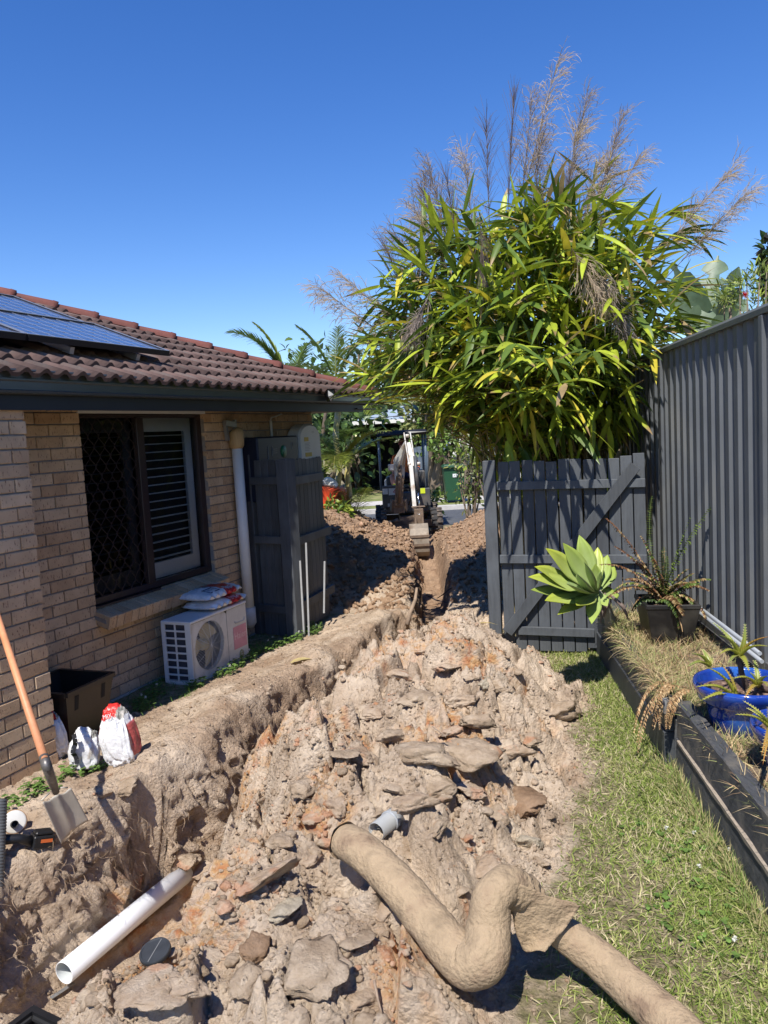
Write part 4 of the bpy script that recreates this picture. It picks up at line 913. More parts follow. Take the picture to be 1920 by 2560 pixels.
# ------------------------------------------------------------------ charcoal paling screen and the gate leaf folded back on the left
def board(mb, a, b, z0, z1, t=.016, n=None):
    """one vertical board between plan points a,b"""
    a, b = Vector((a[0], a[1], 0)), Vector((b[0], b[1], 0)); d = (b - a).normalized(); n = Vector((-d.y, d.x, 0)) if n is None else n
    mb.prism([a + up3 * z0, b + up3 * z0, b + n * t + up3 * z0, a + n * t + up3 * z0], (0, 0, z1 - z0))
def screen():
    po = Vector((-.934, 7.665, 0)); az = rad(124.3); dx = Vector((math.sin(az), math.cos(az), 0)); back = Vector((-dx.y, dx.x, 0)); back = back if back.y > 0 else -back
    T = thing('paling_screen', 'narrow charcoal paling screen between the house wall and the square post', 'fence', po - dx * .25)
    for k in range(4):
        a = po - dx * (.40 - .095 * k); mb = MB(); board(mb, a, a + dx * .089, .02, 1.775 + random.uniform(-.01, .008), n=back); mb.build('paling', M['dkwood'], T, bevel=.002)
    mb = MB(); q = po - dx * .50; mb.prism([q - dx * .045, q + dx * .045, q + dx * .045 + back * .09, q - dx * .045 + back * .09], (0, 0, 1.83)); mb.build('post', M['dkwood'], T, bevel=.003)
    for z in (1.53, .945, .25):
        mb = MB(); mb.bar(po - dx * .44 - back * .018 + up3 * (z + .04), po - dx * .055 - back * .018 + up3 * (z + .04), .032, .075); mb.build('rail', M['dkwood'], T, bevel=.003)
    mb = MB(); mb.prism([po - dx * .07 - back * .05, po + dx * .065 - back * .05, po + dx * .065 + back * .085, po - dx * .07 + back * .085], (0, 0, 1.775)); 
    o = mb.build('fence_post', M['dkwood'], None, bevel=.004, label='square charcoal timber post between the paling screen and the folded gate leaf', cat='post')
    # gate leaf
    b0 = Vector((-.905, 7.80, 0)); az = rad(17.3); dx = Vector((math.sin(az), math.cos(az), 0)); out = Vector((dx.y, -dx.x, 0))      # out = towards the trench
    T = thing('gate_leaf', 'charcoal paling gate leaf swung open away beside the meter boxes', 'gate', b0)
    for k in range(8):
        a = b0 + dx * (.02 + .104 * k); mb = MB(); board(mb, a, a + dx * .098, .03, 1.76 + random.uniform(-.012, .008), n=-out); mb.build('paling', M['dkwood'], T, bevel=.002)
    for z in (1.55, .95, .30):
        mb = MB(); mb.bar(b0 + dx * .0 + out * .022 + up3 * z, b0 + dx * (.93 if z < 1 else .80) + out * .022 + up3 * z, .042, .085); mb.build('rail', M['dkwood'], T, bevel=.003)
    # added thin strips standing in for slivers of sun on the board edges
    st = mat('grey_sunlit_edge', (.33, .33, .32), .8, .15, 8, .2)
    for k, (p, q, lb) in enumerate((((-.80, 7.62, .0), (-.775, 7.68, .95), 'tallest thin grey strip standing in for a sunlit board edge at the open gate leaf'), ((-.845, 7.60, .0), (-.842, 7.66, .78), 'thin grey strip standing in for a sunlit edge right beside the square charcoal post'), ((-.66, 7.88, .20), (-.625, 7.93, .72), 'short pale strip standing in for a sunlit edge on the gate leaf rail nearest the trench'))):
        mb = MB(); mb.bar(p, q, .018, .014, (0, 1, 0)); mb.build('sunlit_edge_strip', st, None, bevel=.002, label=lb, cat='sunlit edge', group='sunlit edge strips at the open gate')
screen()

# ------------------------------------------------------------------ RIGHT: steel fence, sleeper wall, raised bed
FA = rad(5.86); FT = Vector((math.sin(FA), math.cos(FA), 0)); FN = Vector((math.cos(FA), -math.sin(FA), 0)); FO = Vector((2.30, 4.85, 0))
def FP(s, d, z): return FO + FT * s + FN * d + up3 * z       # d < 0: towards the lawn
def steel_fence():
    s0, s1 = -4.35, 7.6
    T = thing('steel_fence', 'tall charcoal corrugated steel fence along the raised garden bed', 'fence', FP(1, 0, .3))
    zt, zb = 2.545, .44
    posts = [-2.57 - 2.38 + .0, -.19 - 2.38 + .0, -.19, 2.19, 4.57, 6.95]
    pitch = 2.38 / 13; h = .038
    prof = [(0, 0), (.30, 0), (.40, h), (.80, h), (.90, 0), (1.0, 0)]
    for a, b in zip(posts[:-1], posts[1:]):
        mb = MB(); lo, hi = [], []; s = a + .02
        for k in range(13):
            for (q, d) in prof[:-1] + ([prof[-1]] if k == 12 else []):
                ss = min(s + q * pitch, b - .01); lo.append(FP(ss, -d + .01, zb)); hi.append(FP(ss, -d + .01, zt - .02))
            s += pitch
        n = len(lo); mb.add(lo + hi, [(i, i + 1, n + i + 1, n + i) for i in range(n - 1)], False); mb.build('fence_sheet', M['fence'], T)
        mb = MB(); mb.prism([FP(a, -.050, zt - .02), FP(a, -.054, zt + .012), FP(a, -.042, zt + .03), FP(a, .03, zt + .034), FP(a, .045, zt - .02)], FT * (b - a + .0)); mb.build('top_rail', M['fencecap'], T)
        mb = MB(); mb.prism([FP(a, -.05, zb - .03), FP(a, -.05, zb + .035), FP(a, .04, zb + .035), FP(a, .04, zb - .03)], FT * (b - a)); mb.build('bottom_rail', M['fence'], T)
    for s in posts[1:-1]:
        mb = MB(); mb.prism([FP(s - .03, -.052, .2), FP(s + .03, -.052, .2), FP(s + .03, .045, .2), FP(s - .03, .045, .2)], (0, 0, zt - .225)); mb.build('post', M['fence'], T, bevel=.004)
    mb = MB(); mb.prism([FP(s0, -.06, .15), FP(s0, -.06, .408), FP(s0, -.01, .408), FP(s0, -.01, .15)], FT * (4.5 - s0)); mb.build('plinth_sleeper', M['dkwood2'], None, label='dark timber plinth board under the steel fence', cat='plinth')
    # two long grey conduits lying against the foot of the fence
    for k, (pa, pb, dz, lb) in enumerate((((1748, 1518), (1900, 1634), .56, 'upper of two grey conduits lying along the foot of the steel fence'), ((1748, 1531), (1905, 1654), .475, 'lower of two grey conduits lying along the foot of the steel fence'))):
        q0 = VP(*pa, FP(0, -.09 - .02 * k, 0), FA); q1 = VP(*pb, FP(0, -.09 - .02 * k, 0), FA); dd = q0 - q1
        mb = MB(); mb.tube([q1, q0, q1 + dd * 2.1], .0125, 10); mb.build('conduit', M['greypvc'], None, label=lb, cat='conduit', group='conduits by the fence')
steel_fence()
def sx(y, far=False): return (1.545 - (4.265 - y) * .1026) if not far else (1.505 - (4.30 - y) * .1026)
def sleepers():
    for far, y0, y1, sid in ((True, 4.33, 8.0, 'far'), (False, 1.2, 4.245, 'near')):
        T = thing('sleeper_wall', ('charcoal sleeper edging along the bed beyond the joint post, by the gate' if far else 'nearer charcoal sleeper edging with split weathered tops, right foreground'), 'retaining wall', (sx((y0 + y1) / 2, far), (y0 + y1) / 2, 0), 'retaining sleeper walls')
        for lev, (z0, z1) in enumerate(((-.02, .195), (.205, .405))):
            mb = MB(); off = [0, .012][lev] * (1 if far else .6); n = 40; V = []; th = .065 if far else .075
            for i in range(n + 1):
                y = y0 + (y1 - y0) * i / n; x = sx(y, far) + off
                w = (0.0 if far else .004 * math.sin(i * 1.3) + .003 * random.uniform(-1, 1)); dz = (0 if far else random.uniform(-.006, .002))
                V += [(x + w * .4, y, z0), (x, y, z1 + dz * .6), (x + .006, y, z1 + .004 + dz), (x + th, y, z1 + .004 + dz * .5), (x + th, y, z0)]
            F = [(i * 5 + j, i * 5 + (j + 1) % 5, (i + 1) * 5 + (j + 1) % 5, (i + 1) * 5 + j) for i in range(n) for j in range(5)] + [(0, 1, 2, 3, 4), tuple(n * 5 + j for j in (4, 3, 2, 1, 0))]
            mb.add(V, F, False); mb.build('sleeper', M['dkwood2'] if not far else M['dkwood'], T)
        if not far:
            pale = mat('split_bare_timber', (.36, .30, .23), .85, .3, 12, .5, 60, stretch=(12, 1.5, 12))
            mb = MB(); V = []; n = 60; y0b, y1b = 2.2, 4.2
            for i in range(n + 1):
                y = y1b - (y1b - y0b) * i / n; x = sx(y) - .002; jag = .006 + .010 * abs(float(vnoise(np.array([i * .45]), np.array([2.]), 4)[0])) * (1 if i > 15 else .3)
                V += [(x - .004, y, .192 - jag), (x - .006, y, .203), (x + .03, y, .2035), (x + .03, y, .192 - jag)]
            mb.add(V, [(i * 4 + j, i * 4 + (j + 1) % 4, (i + 1) * 4 + (j + 1) % 4, (i + 1) * 4 + j) for i in range(n) for j in range(4)], False); mb.build('split_edge', pale, T)
    mb = MB(); x = 1.545; mb.prism([(x + .012, 4.20, -.1), (x + .10, 4.20, -.1), (x + .10, 4.30, -.1), (x + .012, 4.30, -.1)], (0, 0, .39)); mb.box((x - .01, 4.275, .375), (.10, .05, .075))
    mb.build('joint_post', mat('grey_weathered_post', (.20, .205, .20), .85, .3, 9, .4, 40, stain=(.10, .11, .10), stains=6), None, label='short weathered grey post where the two sleeper walls meet', cat='post')
    # bed soil
    n, m = 120, 26; ysb = np.linspace(1.2, 8.0, n); V = []
    for y in ysb:
        xa = (sx(y) if y < 4.28 else sx(y, True)) + .07; xb = 2.30 + (y - 4.85) * .1026 - .06
        for t in np.linspace(0, 1, m): V.append((xa + (xb - xa) * t, y, 0))
    V = np.array(V); V[:, 2] = .352 + .022 * fbm(V[:, 0] * 5, V[:, 1] * 5, 401, 4) + .03 * np.clip((V[:, 0] - 1.9), 0, 1)
    i = np.arange(n - 1)[:, None] * m + np.arange(m - 1)[None, :]; Q = np.stack([i, i + 1, i + m + 1, i + m], -1).reshape(-1, 4)
    np_mesh('bed_soil', V, Q, mat('garden_bed_soil', (.16, .115, .075), .95, .35, 8, .6, 60, stain=(.30, .24, .15), stains=5), smooth=True, kind='structure')
sleepers()

# ------------------------------------------------------------------ charcoal gate on the right
def gate():
    g0 = Vector((.867, 6.811, 0)); az = rad(104.3); dx = Vector((math.sin(az), math.cos(az), 0)); back = Vector((-dx.y, dx.x, 0)); back = back if back.y > 0 else -back
    mb = MB(); mb.prism([g0 - back * .03, g0 + dx * .105 - back * .03, g0 + dx * .105 + back * .07, g0 + back * .07], (0, 0, 1.685)); mb.build('gate_post', M['dkwood'], None, bevel=.004, label='square charcoal gate post standing at the edge of the spoil heap', cat='post')
    T = thing('paling_gate', 'charcoal paling gate with a diagonal brace, dappled by leaf shadows', 'gate', g0 + dx * .7)
    rng = random.Random(5)
    for k in range(12):
        a = .125 + k * .1005; w = .091; zt = 1.665 + rng.uniform(-.012, .012) + (.035 if k == 11 else 0); zb = .03 + rng.uniform(-.01, .01) + (.03 if k > 6 else 0)
        q = g0 + dx * a; mb = MB(); tl = rng.uniform(-.004, .004); yo = back * rng.uniform(.0, .006)
        mb.prism([q + yo + up3 * zb, q + yo + dx * w + up3 * zb, q + yo + dx * w + back * .016 + up3 * zb, q + yo + back * .016 + up3 * zb], dx * tl + up3 * (zt - zb)); mb.build('paling', M['dkwood'], T, bevel=.0025)
    for z, s0, s1 in ((1.455, .115, 1.32), (.825, .115, 1.32), (.20, .25, .885)):
        mb = MB(); mb.bar(g0 + dx * s0 - back * .020 + up3 * (z + .012), g0 + dx * s1 - back * .020 + up3 * (z - .006), .036, .072); mb.build('rail', M['dkwood'], T, bevel=.003)
    mb = MB(); p, q = g0 + dx * .155 - back * .052 + up3 * .20, g0 + dx * 1.245 - back * .052 + up3 * 1.595
    d = (q - p).normalized(); mb.bar(p, q, .095, .024, -back); mb.build('brace', M['dkwood'], T, bevel=.003)
gate()

# ------------------------------------------------------------------ PLANTS: builders
def strip_leaf(P, Wd, up, fold=.25, cup=0):
    """leaf blade: centre line P (n,3), half widths Wd, returns verts (3 per station) and quads"""
    P = np.asarray(P, float); n = len(P); T = np.gradient(P, axis=0); T /= np.linalg.norm(T, axis=1)[:, None] + 1e-9
    S = np.cross(T, np.asarray(up, float)); S /= np.linalg.norm(S, axis=1)[:, None] + 1e-9; U = np.cross(S, T)
    V = np.empty((n, 3, 3)); w = np.asarray(Wd)[:, None]
    V[:, 0] = P - S * w + U * w * fold; V[:, 1] = P; V[:, 2] = P + S * w + U * w * fold
    i = np.arange(n - 1)[:, None] * 3 + np.arange(2)[None, :]; Q = np.stack([i, i + 1, i + 4, i + 3], -1).reshape(-1, 4)
    return V.reshape(-1, 3), Q
class Acc:
    def __init__(s): s.V = []; s.Q = []; s.C = []; s.n = 0
    def add(s, V, Q, c):
        s.V.append(V); s.Q.append(Q + s.n); s.n += len(V); c = np.asarray(c, float); s.C.append(np.broadcast_to(c, (len(V), 3)) if c.ndim == 1 else c)
    def build(s, name, mt, parent=None, origin=(0, 0, 0), smooth=True, **kw):
        return np_mesh(name, np.concatenate(s.V), np.concatenate(s.Q), mt, parent=parent, origin=origin, smooth=smooth, color=np.concatenate(s.C), **kw)
def nrm(v): v = np.asarray(v, float); return v / (np.linalg.norm(v) + 1e-9)
def curve(p, d, L, n, droop, side=None, bend=0.0):
    """points from p heading d, bending down by droop (and sideways by bend)"""
    P = [np.array(p, float)]; d = nrm(d)
    for i in range(n - 1):
        P.append(P[-1] + d * L / (n - 1)); d = nrm(d + np.array([0, 0, -droop / (n - 1)]) + (0 if side is None else np.asarray(side) * bend / (n - 1)))
    return np.array(P)
M['leaf'] = mat_attr('glossy_leaf', .42, .28, .45, .22, 10)
M['grassblade'] = mat_attr('grass_blade', .75, .25, .15, .15, 30)
M['straw'] = mat_attr('dry_straw', .85, .12, .15, .2, 30)
M['plume'] = mat_attr('seed_plume', .8, .35, .1, .1, 10)
M['cane'] = mat('cane_stem', (.26, .22, .10), .6, .3, 12, .1, 40)
M['bark'] = mat('grey_brown_bark', (.17, .13, .095), .9, .3, 12, .5, 60)

# ------------------------------------------------------------------ tiger grass clump behind the gate
def tiger_grass():
    r = np.random.default_rng(11); base = np.array([1.95, 8.35, 0.0]); cen = np.array([1.50, 8.15, 2.62]); R = np.array([1.72, 1.65, 1.72])
    T = thing('tiger_grass_clump', 'huge clump of broad yellow green bamboo-like leaves rising behind the charcoal gate', 'bamboo clump', tuple(base))
    culms = []; tips = []
    for k in range(135):
        az = r.uniform(0, 2 * np.pi); el = np.arcsin(r.uniform(-.55, 1)); q = cen + R * np.array([np.cos(az) * np.cos(el), np.sin(az) * np.cos(el), np.sin(el)]) * r.uniform(.70, .97)
        tips.append(q)
    def px(x, y, Y): return np.array(AY(x, y, Y))
    extra = [px(1290, 985, 6.0), px(1245, 930, 5.95), px(1350, 900, 5.9), px(1190, 870, 6.1), px(1420, 960, 5.95), px(1290, 860, 5.8), px(1480, 880, 6.1), px(1340, 980, 6.1), px(1640, 880, 6.9), px(1590, 850, 6.7), px(940, 985, 7.9), px(915, 940, 8.0), px(930, 900, 8.1), px(1010, 760, 8.0), px(1080, 960, 6.9), px(1150, 1000, 6.8), px(1700, 800, 7.6), px(1720, 720, 7.9), px(985, 890, 7.6), px(1400, 1030, 6.6),
             px(960, 1010, 7.4), px(1010, 1015, 7.2), px(990, 940, 7.6), px(1050, 870, 7.5), px(1740, 600, 8.2), px(1700, 540, 8.2), px(1250, 560, 7.6), px(1370, 480, 8.2), px(1480, 470, 8.3), px(1190, 930, 6.7), px(1100, 1020, 7.1), px(1290, 900, 6.8)]
    tips += extra
    leaves = []   # base, dir, length, halfwidth, droop, kind
    for k, q in enumerate(tips):
        b = base + np.array([r.normal(0, .28), r.normal(0, .22), 0]); h = q[2]; out = q - base; out[2] = 0
        c = b + np.array([out[0] * .18, out[1] * .18, 0]) + np.array([0, 0, max(h * 1.12, 1.9)])
        ts = np.linspace(0, 1, 14)[:, None]; P = (1 - ts) ** 2 * b + 2 * ts * (1 - ts) * c + ts ** 2 * q
        culms.append(P); nl = 20 if k < 135 else 26
        for i in range(nl):
            t = .42 + .58 * (i + r.uniform(0, .8)) / nl; t = min(t, 1); p = (1 - t) ** 2 * b + 2 * t * (1 - t) * c + t ** 2 * q
            tang = nrm(2 * (1 - t) * (c - b) + 2 * t * (q - c)); side = nrm(np.cross(tang, [0, 0, 1])) * (1 if i % 2 else -1)
            rad_ = nrm([p[0] - base[0], p[1] - base[1], 0])
            d = nrm(tang * .75 + side * r.uniform(.2, .9) + rad_ * r.uniform(.2, .8) + np.array([0, 0, r.uniform(-.55, .22)]))
            leaves.append((p, d, r.uniform(.30, .54), r.uniform(.018, .033), r.uniform(.05, .65)))
    for k in range(4600):                                   # shorter side shoots that close the mass
        az = r.uniform(0, 2 * np.pi); el = np.arcsin(r.uniform(-.75, .98)); n_ = np.array([np.cos(az) * np.cos(el), np.sin(az) * np.cos(el), np.sin(el)]); p = cen + R * n_ * r.uniform(.45, .95)
        
        if float(fbm(np.array([p[0] * 1.9 + p[1]]), np.array([p[2] * 1.9 - p[1]]), 71, 2)[0]) < -.22: continue
        d = nrm(n_ * .6 + r.normal(0, .45, 3) + np.array([0, 0, -.25])); leaves.append((p, d, r.uniform(.28, .50), r.uniform(.019, .035), r.uniform(.05, .7)))
    items = []
    for (p, d, L, w, dr) in leaves:
        fenx = 2.30 + (p[1] - 4.85) * .1026
        tip = p + d * L
        if (tip[0] > fenx - .10 and tip[2] < 2.62) or p[0] > fenx - .1 and p[2] < 2.7: continue
        if p[2] < 1.15 or (p[1] < 7.05 and p[2] < 1.70) : continue
        if tip[1] < 6.75 and tip[2] < 1.62: continue
        if min(tip[0], p[0]) < 1.0 and tip[2] < 2.06 - .25 * dr: continue
        if min(tip[0], p[0]) < .45 and tip[2] < 2.3: continue
        n = 7; s = np.linspace(0, 1, n); P = curve(p, d, L, n, dr); wd = w * np.interp(s, [0, .08, .3, .6, .85, 1], [.25, .75, 1, .82, .38, .02])
        V, Q = strip_leaf(P, wd, [r.normal(0, .35), r.normal(0, .35), 1], r.uniform(.15, .5))
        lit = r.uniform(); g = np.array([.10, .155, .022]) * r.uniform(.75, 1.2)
        if lit > .50: g = np.array([.38, .45, .04]) * r.uniform(.8, 1.15)  # sunlit and unlit leaves put into the colour, picked at random
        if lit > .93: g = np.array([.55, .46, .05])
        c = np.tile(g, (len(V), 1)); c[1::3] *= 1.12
        if r.uniform() < .14: c[-6:] = (.35, .24, .11)
        if r.uniform() < .04: c[:] = (.36, .26, .13)
        score = -(Vector(P[3]) - CAMP).length + .25 * L * 10
        depthf = (P[3][1] - cen[1]) / R[1]
        items.append((depthf - .3 * (lit > .55), V, Q, c, P[0]))
    items.sort(key=lambda a: a[0])
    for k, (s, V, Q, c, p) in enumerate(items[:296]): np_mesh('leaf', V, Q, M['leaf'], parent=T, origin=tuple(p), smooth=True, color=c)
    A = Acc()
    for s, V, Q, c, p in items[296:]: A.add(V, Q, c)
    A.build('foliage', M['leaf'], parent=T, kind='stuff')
    mb = MB()
    for k, P in enumerate(culms):
        P = P[: 14]; mb.tube(P, [.012 - .0007 * i for i in range(len(P))], 4, False)
    for k in range(110):                                    # crowded dry stems low in the clump
        b = base + np.array([r.uniform(-.72, .35), r.normal(-.1, .25), .0]); q = b + np.array([r.uniform(-.35, .3), r.uniform(-.4, .2), r.uniform(1.5, 2.6)]); mb.tube([b, (b + q) / 2 + np.array([0, 0, .1]), q], [.010, .008, .005], 4, False)
    mb.build('stems', M['cane'], T, kind='stuff')
    # seed plumes
    pl = [(1392, 160, 1290, 560, 8.1, .52, 1, 'tan'), (1285, 240, 1270, 520, 7.9, .16, 0, 'dark'), (1330, 250, 1300, 540, 8.3, .40, 1, 'grey'), (1465, 255, 1400, 560, 8.2, .35, 1, 'grey'), (1530, 400, 1440, 620, 8.1, .60, 1, 'tan'), (1600, 385, 1470, 640, 8.0, .58, 1, 'tan'), (1215, 305, 1225, 620, 7.8, .34, 0, 'dark'), (1160, 390, 1190, 640, 8.1, .42, -1, 'tan'),
          (1075, 430, 1130, 640, 8.2, .34, -1, 'grey'), (1115, 440, 1150, 640, 7.8, .28, 0, 'dark'), (1035, 520, 1140, 720, 7.9, .50, -1, 'tan'), (990, 590, 1120, 760, 8.0, .50, -1, 'grey'), (965, 620, 1040, 800, 7.9, .18, 0, 'dark'), (865, 700, 1060, 860, 8.0, .48, -1, 'tan'), (800, 720, 1030, 890, 8.0, .50, -1, 'tan'), (1830, 420, 1600, 700, 7.9, .42, 1, 'tan'), (1870, 480, 1640, 720, 8.0, .40, 1, 'tan'), (1550, 300, 1480, 560, 8.2, .3, 1, 'grey'), (1425, 440, 1400, 620, 7.7, .14, 0, 'dark'), (1350, 350, 1330, 600, 8.0, .34, 1, 'grey'), (1440, 330, 1400, 600, 8.0, .5, 1, 'tan'), (1490, 420, 1420, 640, 8.1, .5, 1, 'tan'),
          (1060, 480, 1120, 650, 8.2, .4, -1, 'grey'), (1500, 740, 1430, 620, 6.75, .35, 0, 'tan'), (1560, 820, 1480, 640, 6.8, .32, 0, 'grey'), (1210, 700, 1200, 560, 6.9, .2, 0, 'dark'), (1035, 830, 1080, 720, 7.0, .22, 0, 'grey')]
    for (tx, ty, bx, by, Y, spr, lean, kind) in pl:
        tip = np.array(AY(tx, ty, Y)); b = np.array(AY(bx, by, Y)); A = Acc(); ax = tip - b; Ln = np.linalg.norm(ax); ax = ax / Ln
        base_c = {'tan': (.32, .25, .175), 'dark': (.13, .10, .09), 'grey': (.22, .18, .155)}[kind]
        pl_n = int(105 if spr > .3 else 90); start = .25 if Ln > 1.2 else .05
        for i in range(pl_n):
            t = start + (1 - start) * r.uniform() ** .8; p = b + ax * Ln * t; a = r.uniform(0, 2 * np.pi); sd = nrm(np.cross(ax, [0, .3, 1])); s2 = np.cross(ax, sd)
            openness = spr * 2.6 * (1.15 - t * .6); dd = nrm(ax * 1.0 + (sd * np.cos(a) + s2 * np.sin(a)) * openness * r.uniform(.2, 1.2) + np.array([lean * spr * .5, 0, 0]))
            P = curve(p, dd, r.uniform(.14, .42) * (1.1 - .4 * t), 6, 1.7 * spr * r.uniform(.3, 1.6)); w = np.linspace(.0017, .0008, 6)
            V, Q = strip_leaf(P, w, [0, -1, .2], 0); A.add(V, Q, np.array(base_c) * r.uniform(.7, 1.5))
            if kind != 'dark':
                for j in (2, 3, 4):
                    P2 = curve(P[j], nrm(P[j] - P[j - 1]) + r.normal(0, .5, 3), r.uniform(.05, .12), 3, 1.2); V, Q = strip_leaf(P2, [.0026, .002, .0008], [0, -1, .2], 0); A.add(V, Q, np.array(base_c) * r.uniform(.9, 1.7))
        P = np.array([base + np.array([(b[0] - base[0]) * .4, 0, 1.6]), b * .5 + (base + [0, 0, 2.4]) * .5, b, b + ax * Ln * .5, tip]); V, Q = strip_leaf(P, [.006, .005, .004, .003, .001], [0, -1, .1], .8); A.add(V, Q, (.16, .12, .08))
        A.build('seed_plume', M['plume'], parent=T, origin=tuple(b), smooth=False)
tiger_grass()

# ------------------------------------------------------------------ palms
def frond(A, p, d, L, n, leaflen, droop, col, r, lw=.012, up=(0, 0, 1), hang=.5):
    P = curve(p, d, L, 18, droop); V, Q = strip_leaf(P, np.linspace(.012, .003, 18), up, .6); A.add(V, Q, np.array([.30, .30, .07]))
    s = np.linspace(.16, .99, n)
    for t in s:
        i = t * 17; k = int(i); f = i - k; k2 = min(k + 1, 17); q = P[k] * (1 - f) + P[k2] * f; tg = nrm(P[k2] - P[max(k - 1, 0)]); sd = nrm(np.cross(tg, [0, 0, 1]) + 1e-4)
        ll = leaflen * math.sin(math.pi * (t * .82 + .14)) ** .7
        for sg in (-1, 1):
            dd = nrm(sd * sg * 1.0 + tg * .62 + np.array([0, 0, r.uniform(.02, .3)])); PP = curve(q, dd, ll * r.uniform(.85, 1.08), 5, hang * r.uniform(.6, 1.5)); V, Q = strip_leaf(PP, lw * np.array([.5, 1, .9, .6, .05]), [0, 0, 1], .35); A.add(V, Q, np.asarray(col) * r.uniform(.7, 1.3))
def palm(name, label, base, canes, fronds, seed, group):
    r = np.random.default_rng(seed); T = thing(name, label, 'palm', base, group)
    for (bx, by, tx, ty, tz, rd) in canes:
        mb = MB(); b = Vector((base[0] + bx, base[1] + by, base[2])); t = Vector((base[0] + tx, base[1] + ty, base[2] + tz)); n = 16
        mb.tube([b.lerp(t, i / n) + Vector((.03 * math.sin(i), 0, 0)) for i in range(n + 1)], [rd * (1.12 if i % 2 else 1) for i in range(n + 1)], 10); mb.build('trunk', M['palmtrunk'], T)
    for (o, d, L, ll, dr, col) in fronds:
        A = Acc(); p = np.array(base) + np.array(o); frond(A, p, d, L, int(46 * L / 1.6) + 16, ll, dr, col, r); A.build('frond', M['leaf'], parent=T, origin=tuple(p))
M['palmtrunk'] = mat('ringed_golden_cane', (.42, .36, .13), .6, .3, 6, .2, 30, stretch=(1, 1, 6), stain=(.45, .42, .36), stains=4)
g1, g2 = (.10, .16, .035), (.20, .25, .04)
def dir_px(p, x, y, Y): return np.array(AY(x, y, Y)) - np.array(p)
pb = (-.85, 14.2, -.02)
crown = (.12, 0, 2.92)
fr_ = []
for (x, y, Y, L, ll, dr, c) in ((700, 830, 14.0, 1.35, .5, 1.5, g1), (770, 770, 14.2, 1.2, .5, 1.2, g1), (840, 740, 14.3, 1.0, .45, .8, g2), (900, 770, 14.2, 1.25, .5, 1.5, g1), (960, 830, 14.2, 1.3, .5, 1.6, g2), (740, 930, 13.6, 1.2, .5, 1.8, g1), (930, 930, 13.5, 1.2, .5, 1.6, g2), (860, 740, 15, 1.1, .5, 1.3, g1), (830, 860, 13.3, .9, .45, 1.6, g2)):
    o = np.array(pb) + np.array(crown); fr_.append((crown, dir_px(o, x, y, Y), L, ll, dr, c))
for (x, y, Y, L, ll, dr, c) in ((930, 1060, 14.4, 1.2, .42, 1.0, g2), (790, 1060, 13.6, 1.3, .4, 1.8, g1), (830, 1040, 13.3, 1.3, .42, 2.0, g2), (860, 1020, 13.8, 1.2, .4, 2.0, g1), (900, 1040, 13.9, 1.3, .4, 1.6, g2), (820, 1090, 14.2, 1.0, .36, 1.6, g1)):
    o = np.array(pb) + np.array((.1, -.1, 1.35)); fr_.append(((.1, -.1, 1.35), dir_px(o, x, y, Y), L, ll, dr, c))
palm('golden_cane_palm', 'golden cane palm with feathery fronds rising beyond the house corner', pb, [(0, 0, .14, 0, 2.92, .05), (.15, .05, .3, .1, 1.9, .045), (-.2, 0, -.35, 0, 1.8, .04)], fr_, 5, 'palms beyond the house')
pb2 = (-1.75, 16.0, -.02); o = np.array(pb2) + np.array((0, 0, 2.95)); fr_ = [((0, 0, 2.95), dir_px(o, x, y, Y), L, .6, dr, c) for (x, y, Y, L, dr, c) in ((660, 800, 15.9, 1.75, 1.9, g1), (690, 840, 16, 1.5, 1.6, g2), (620, 880, 15.8, 1.4, 1.4, g1), (760, 790, 16.3, 1.1, 1.0, g1), (820, 850, 16, 1.2, 1.4, g1), (640, 840, 16.4, 1.6, 1.7, g1))]
palm('golden_cane_palm', 'farther palm whose arching fronds show just above the ridge tiles', pb2, [(0, 0, 0, 0, 2.95, .06)], fr_, 6, 'palms beyond the house')
pb3 = (-.55, 13.9, -.02); fr_ = []
o = np.array(pb3) + np.array((0, 0, .35))
for (x, y, Y, L, dr) in ((900, 1190, 13.6, .95, 1.2), (860, 1200, 13.6, .9, 1.2), (820, 1230, 13.5, .8, 1.2)): fr_.append(((0, 0, .35), dir_px(o, x, y, Y), L, .33, dr, g2))
palm('young_palm', 'low young palm fanning over the road edge beside the far mound', pb3, [(0, 0, 0, 0, .36, .03)], fr_, 8, 'palms beyond the house')

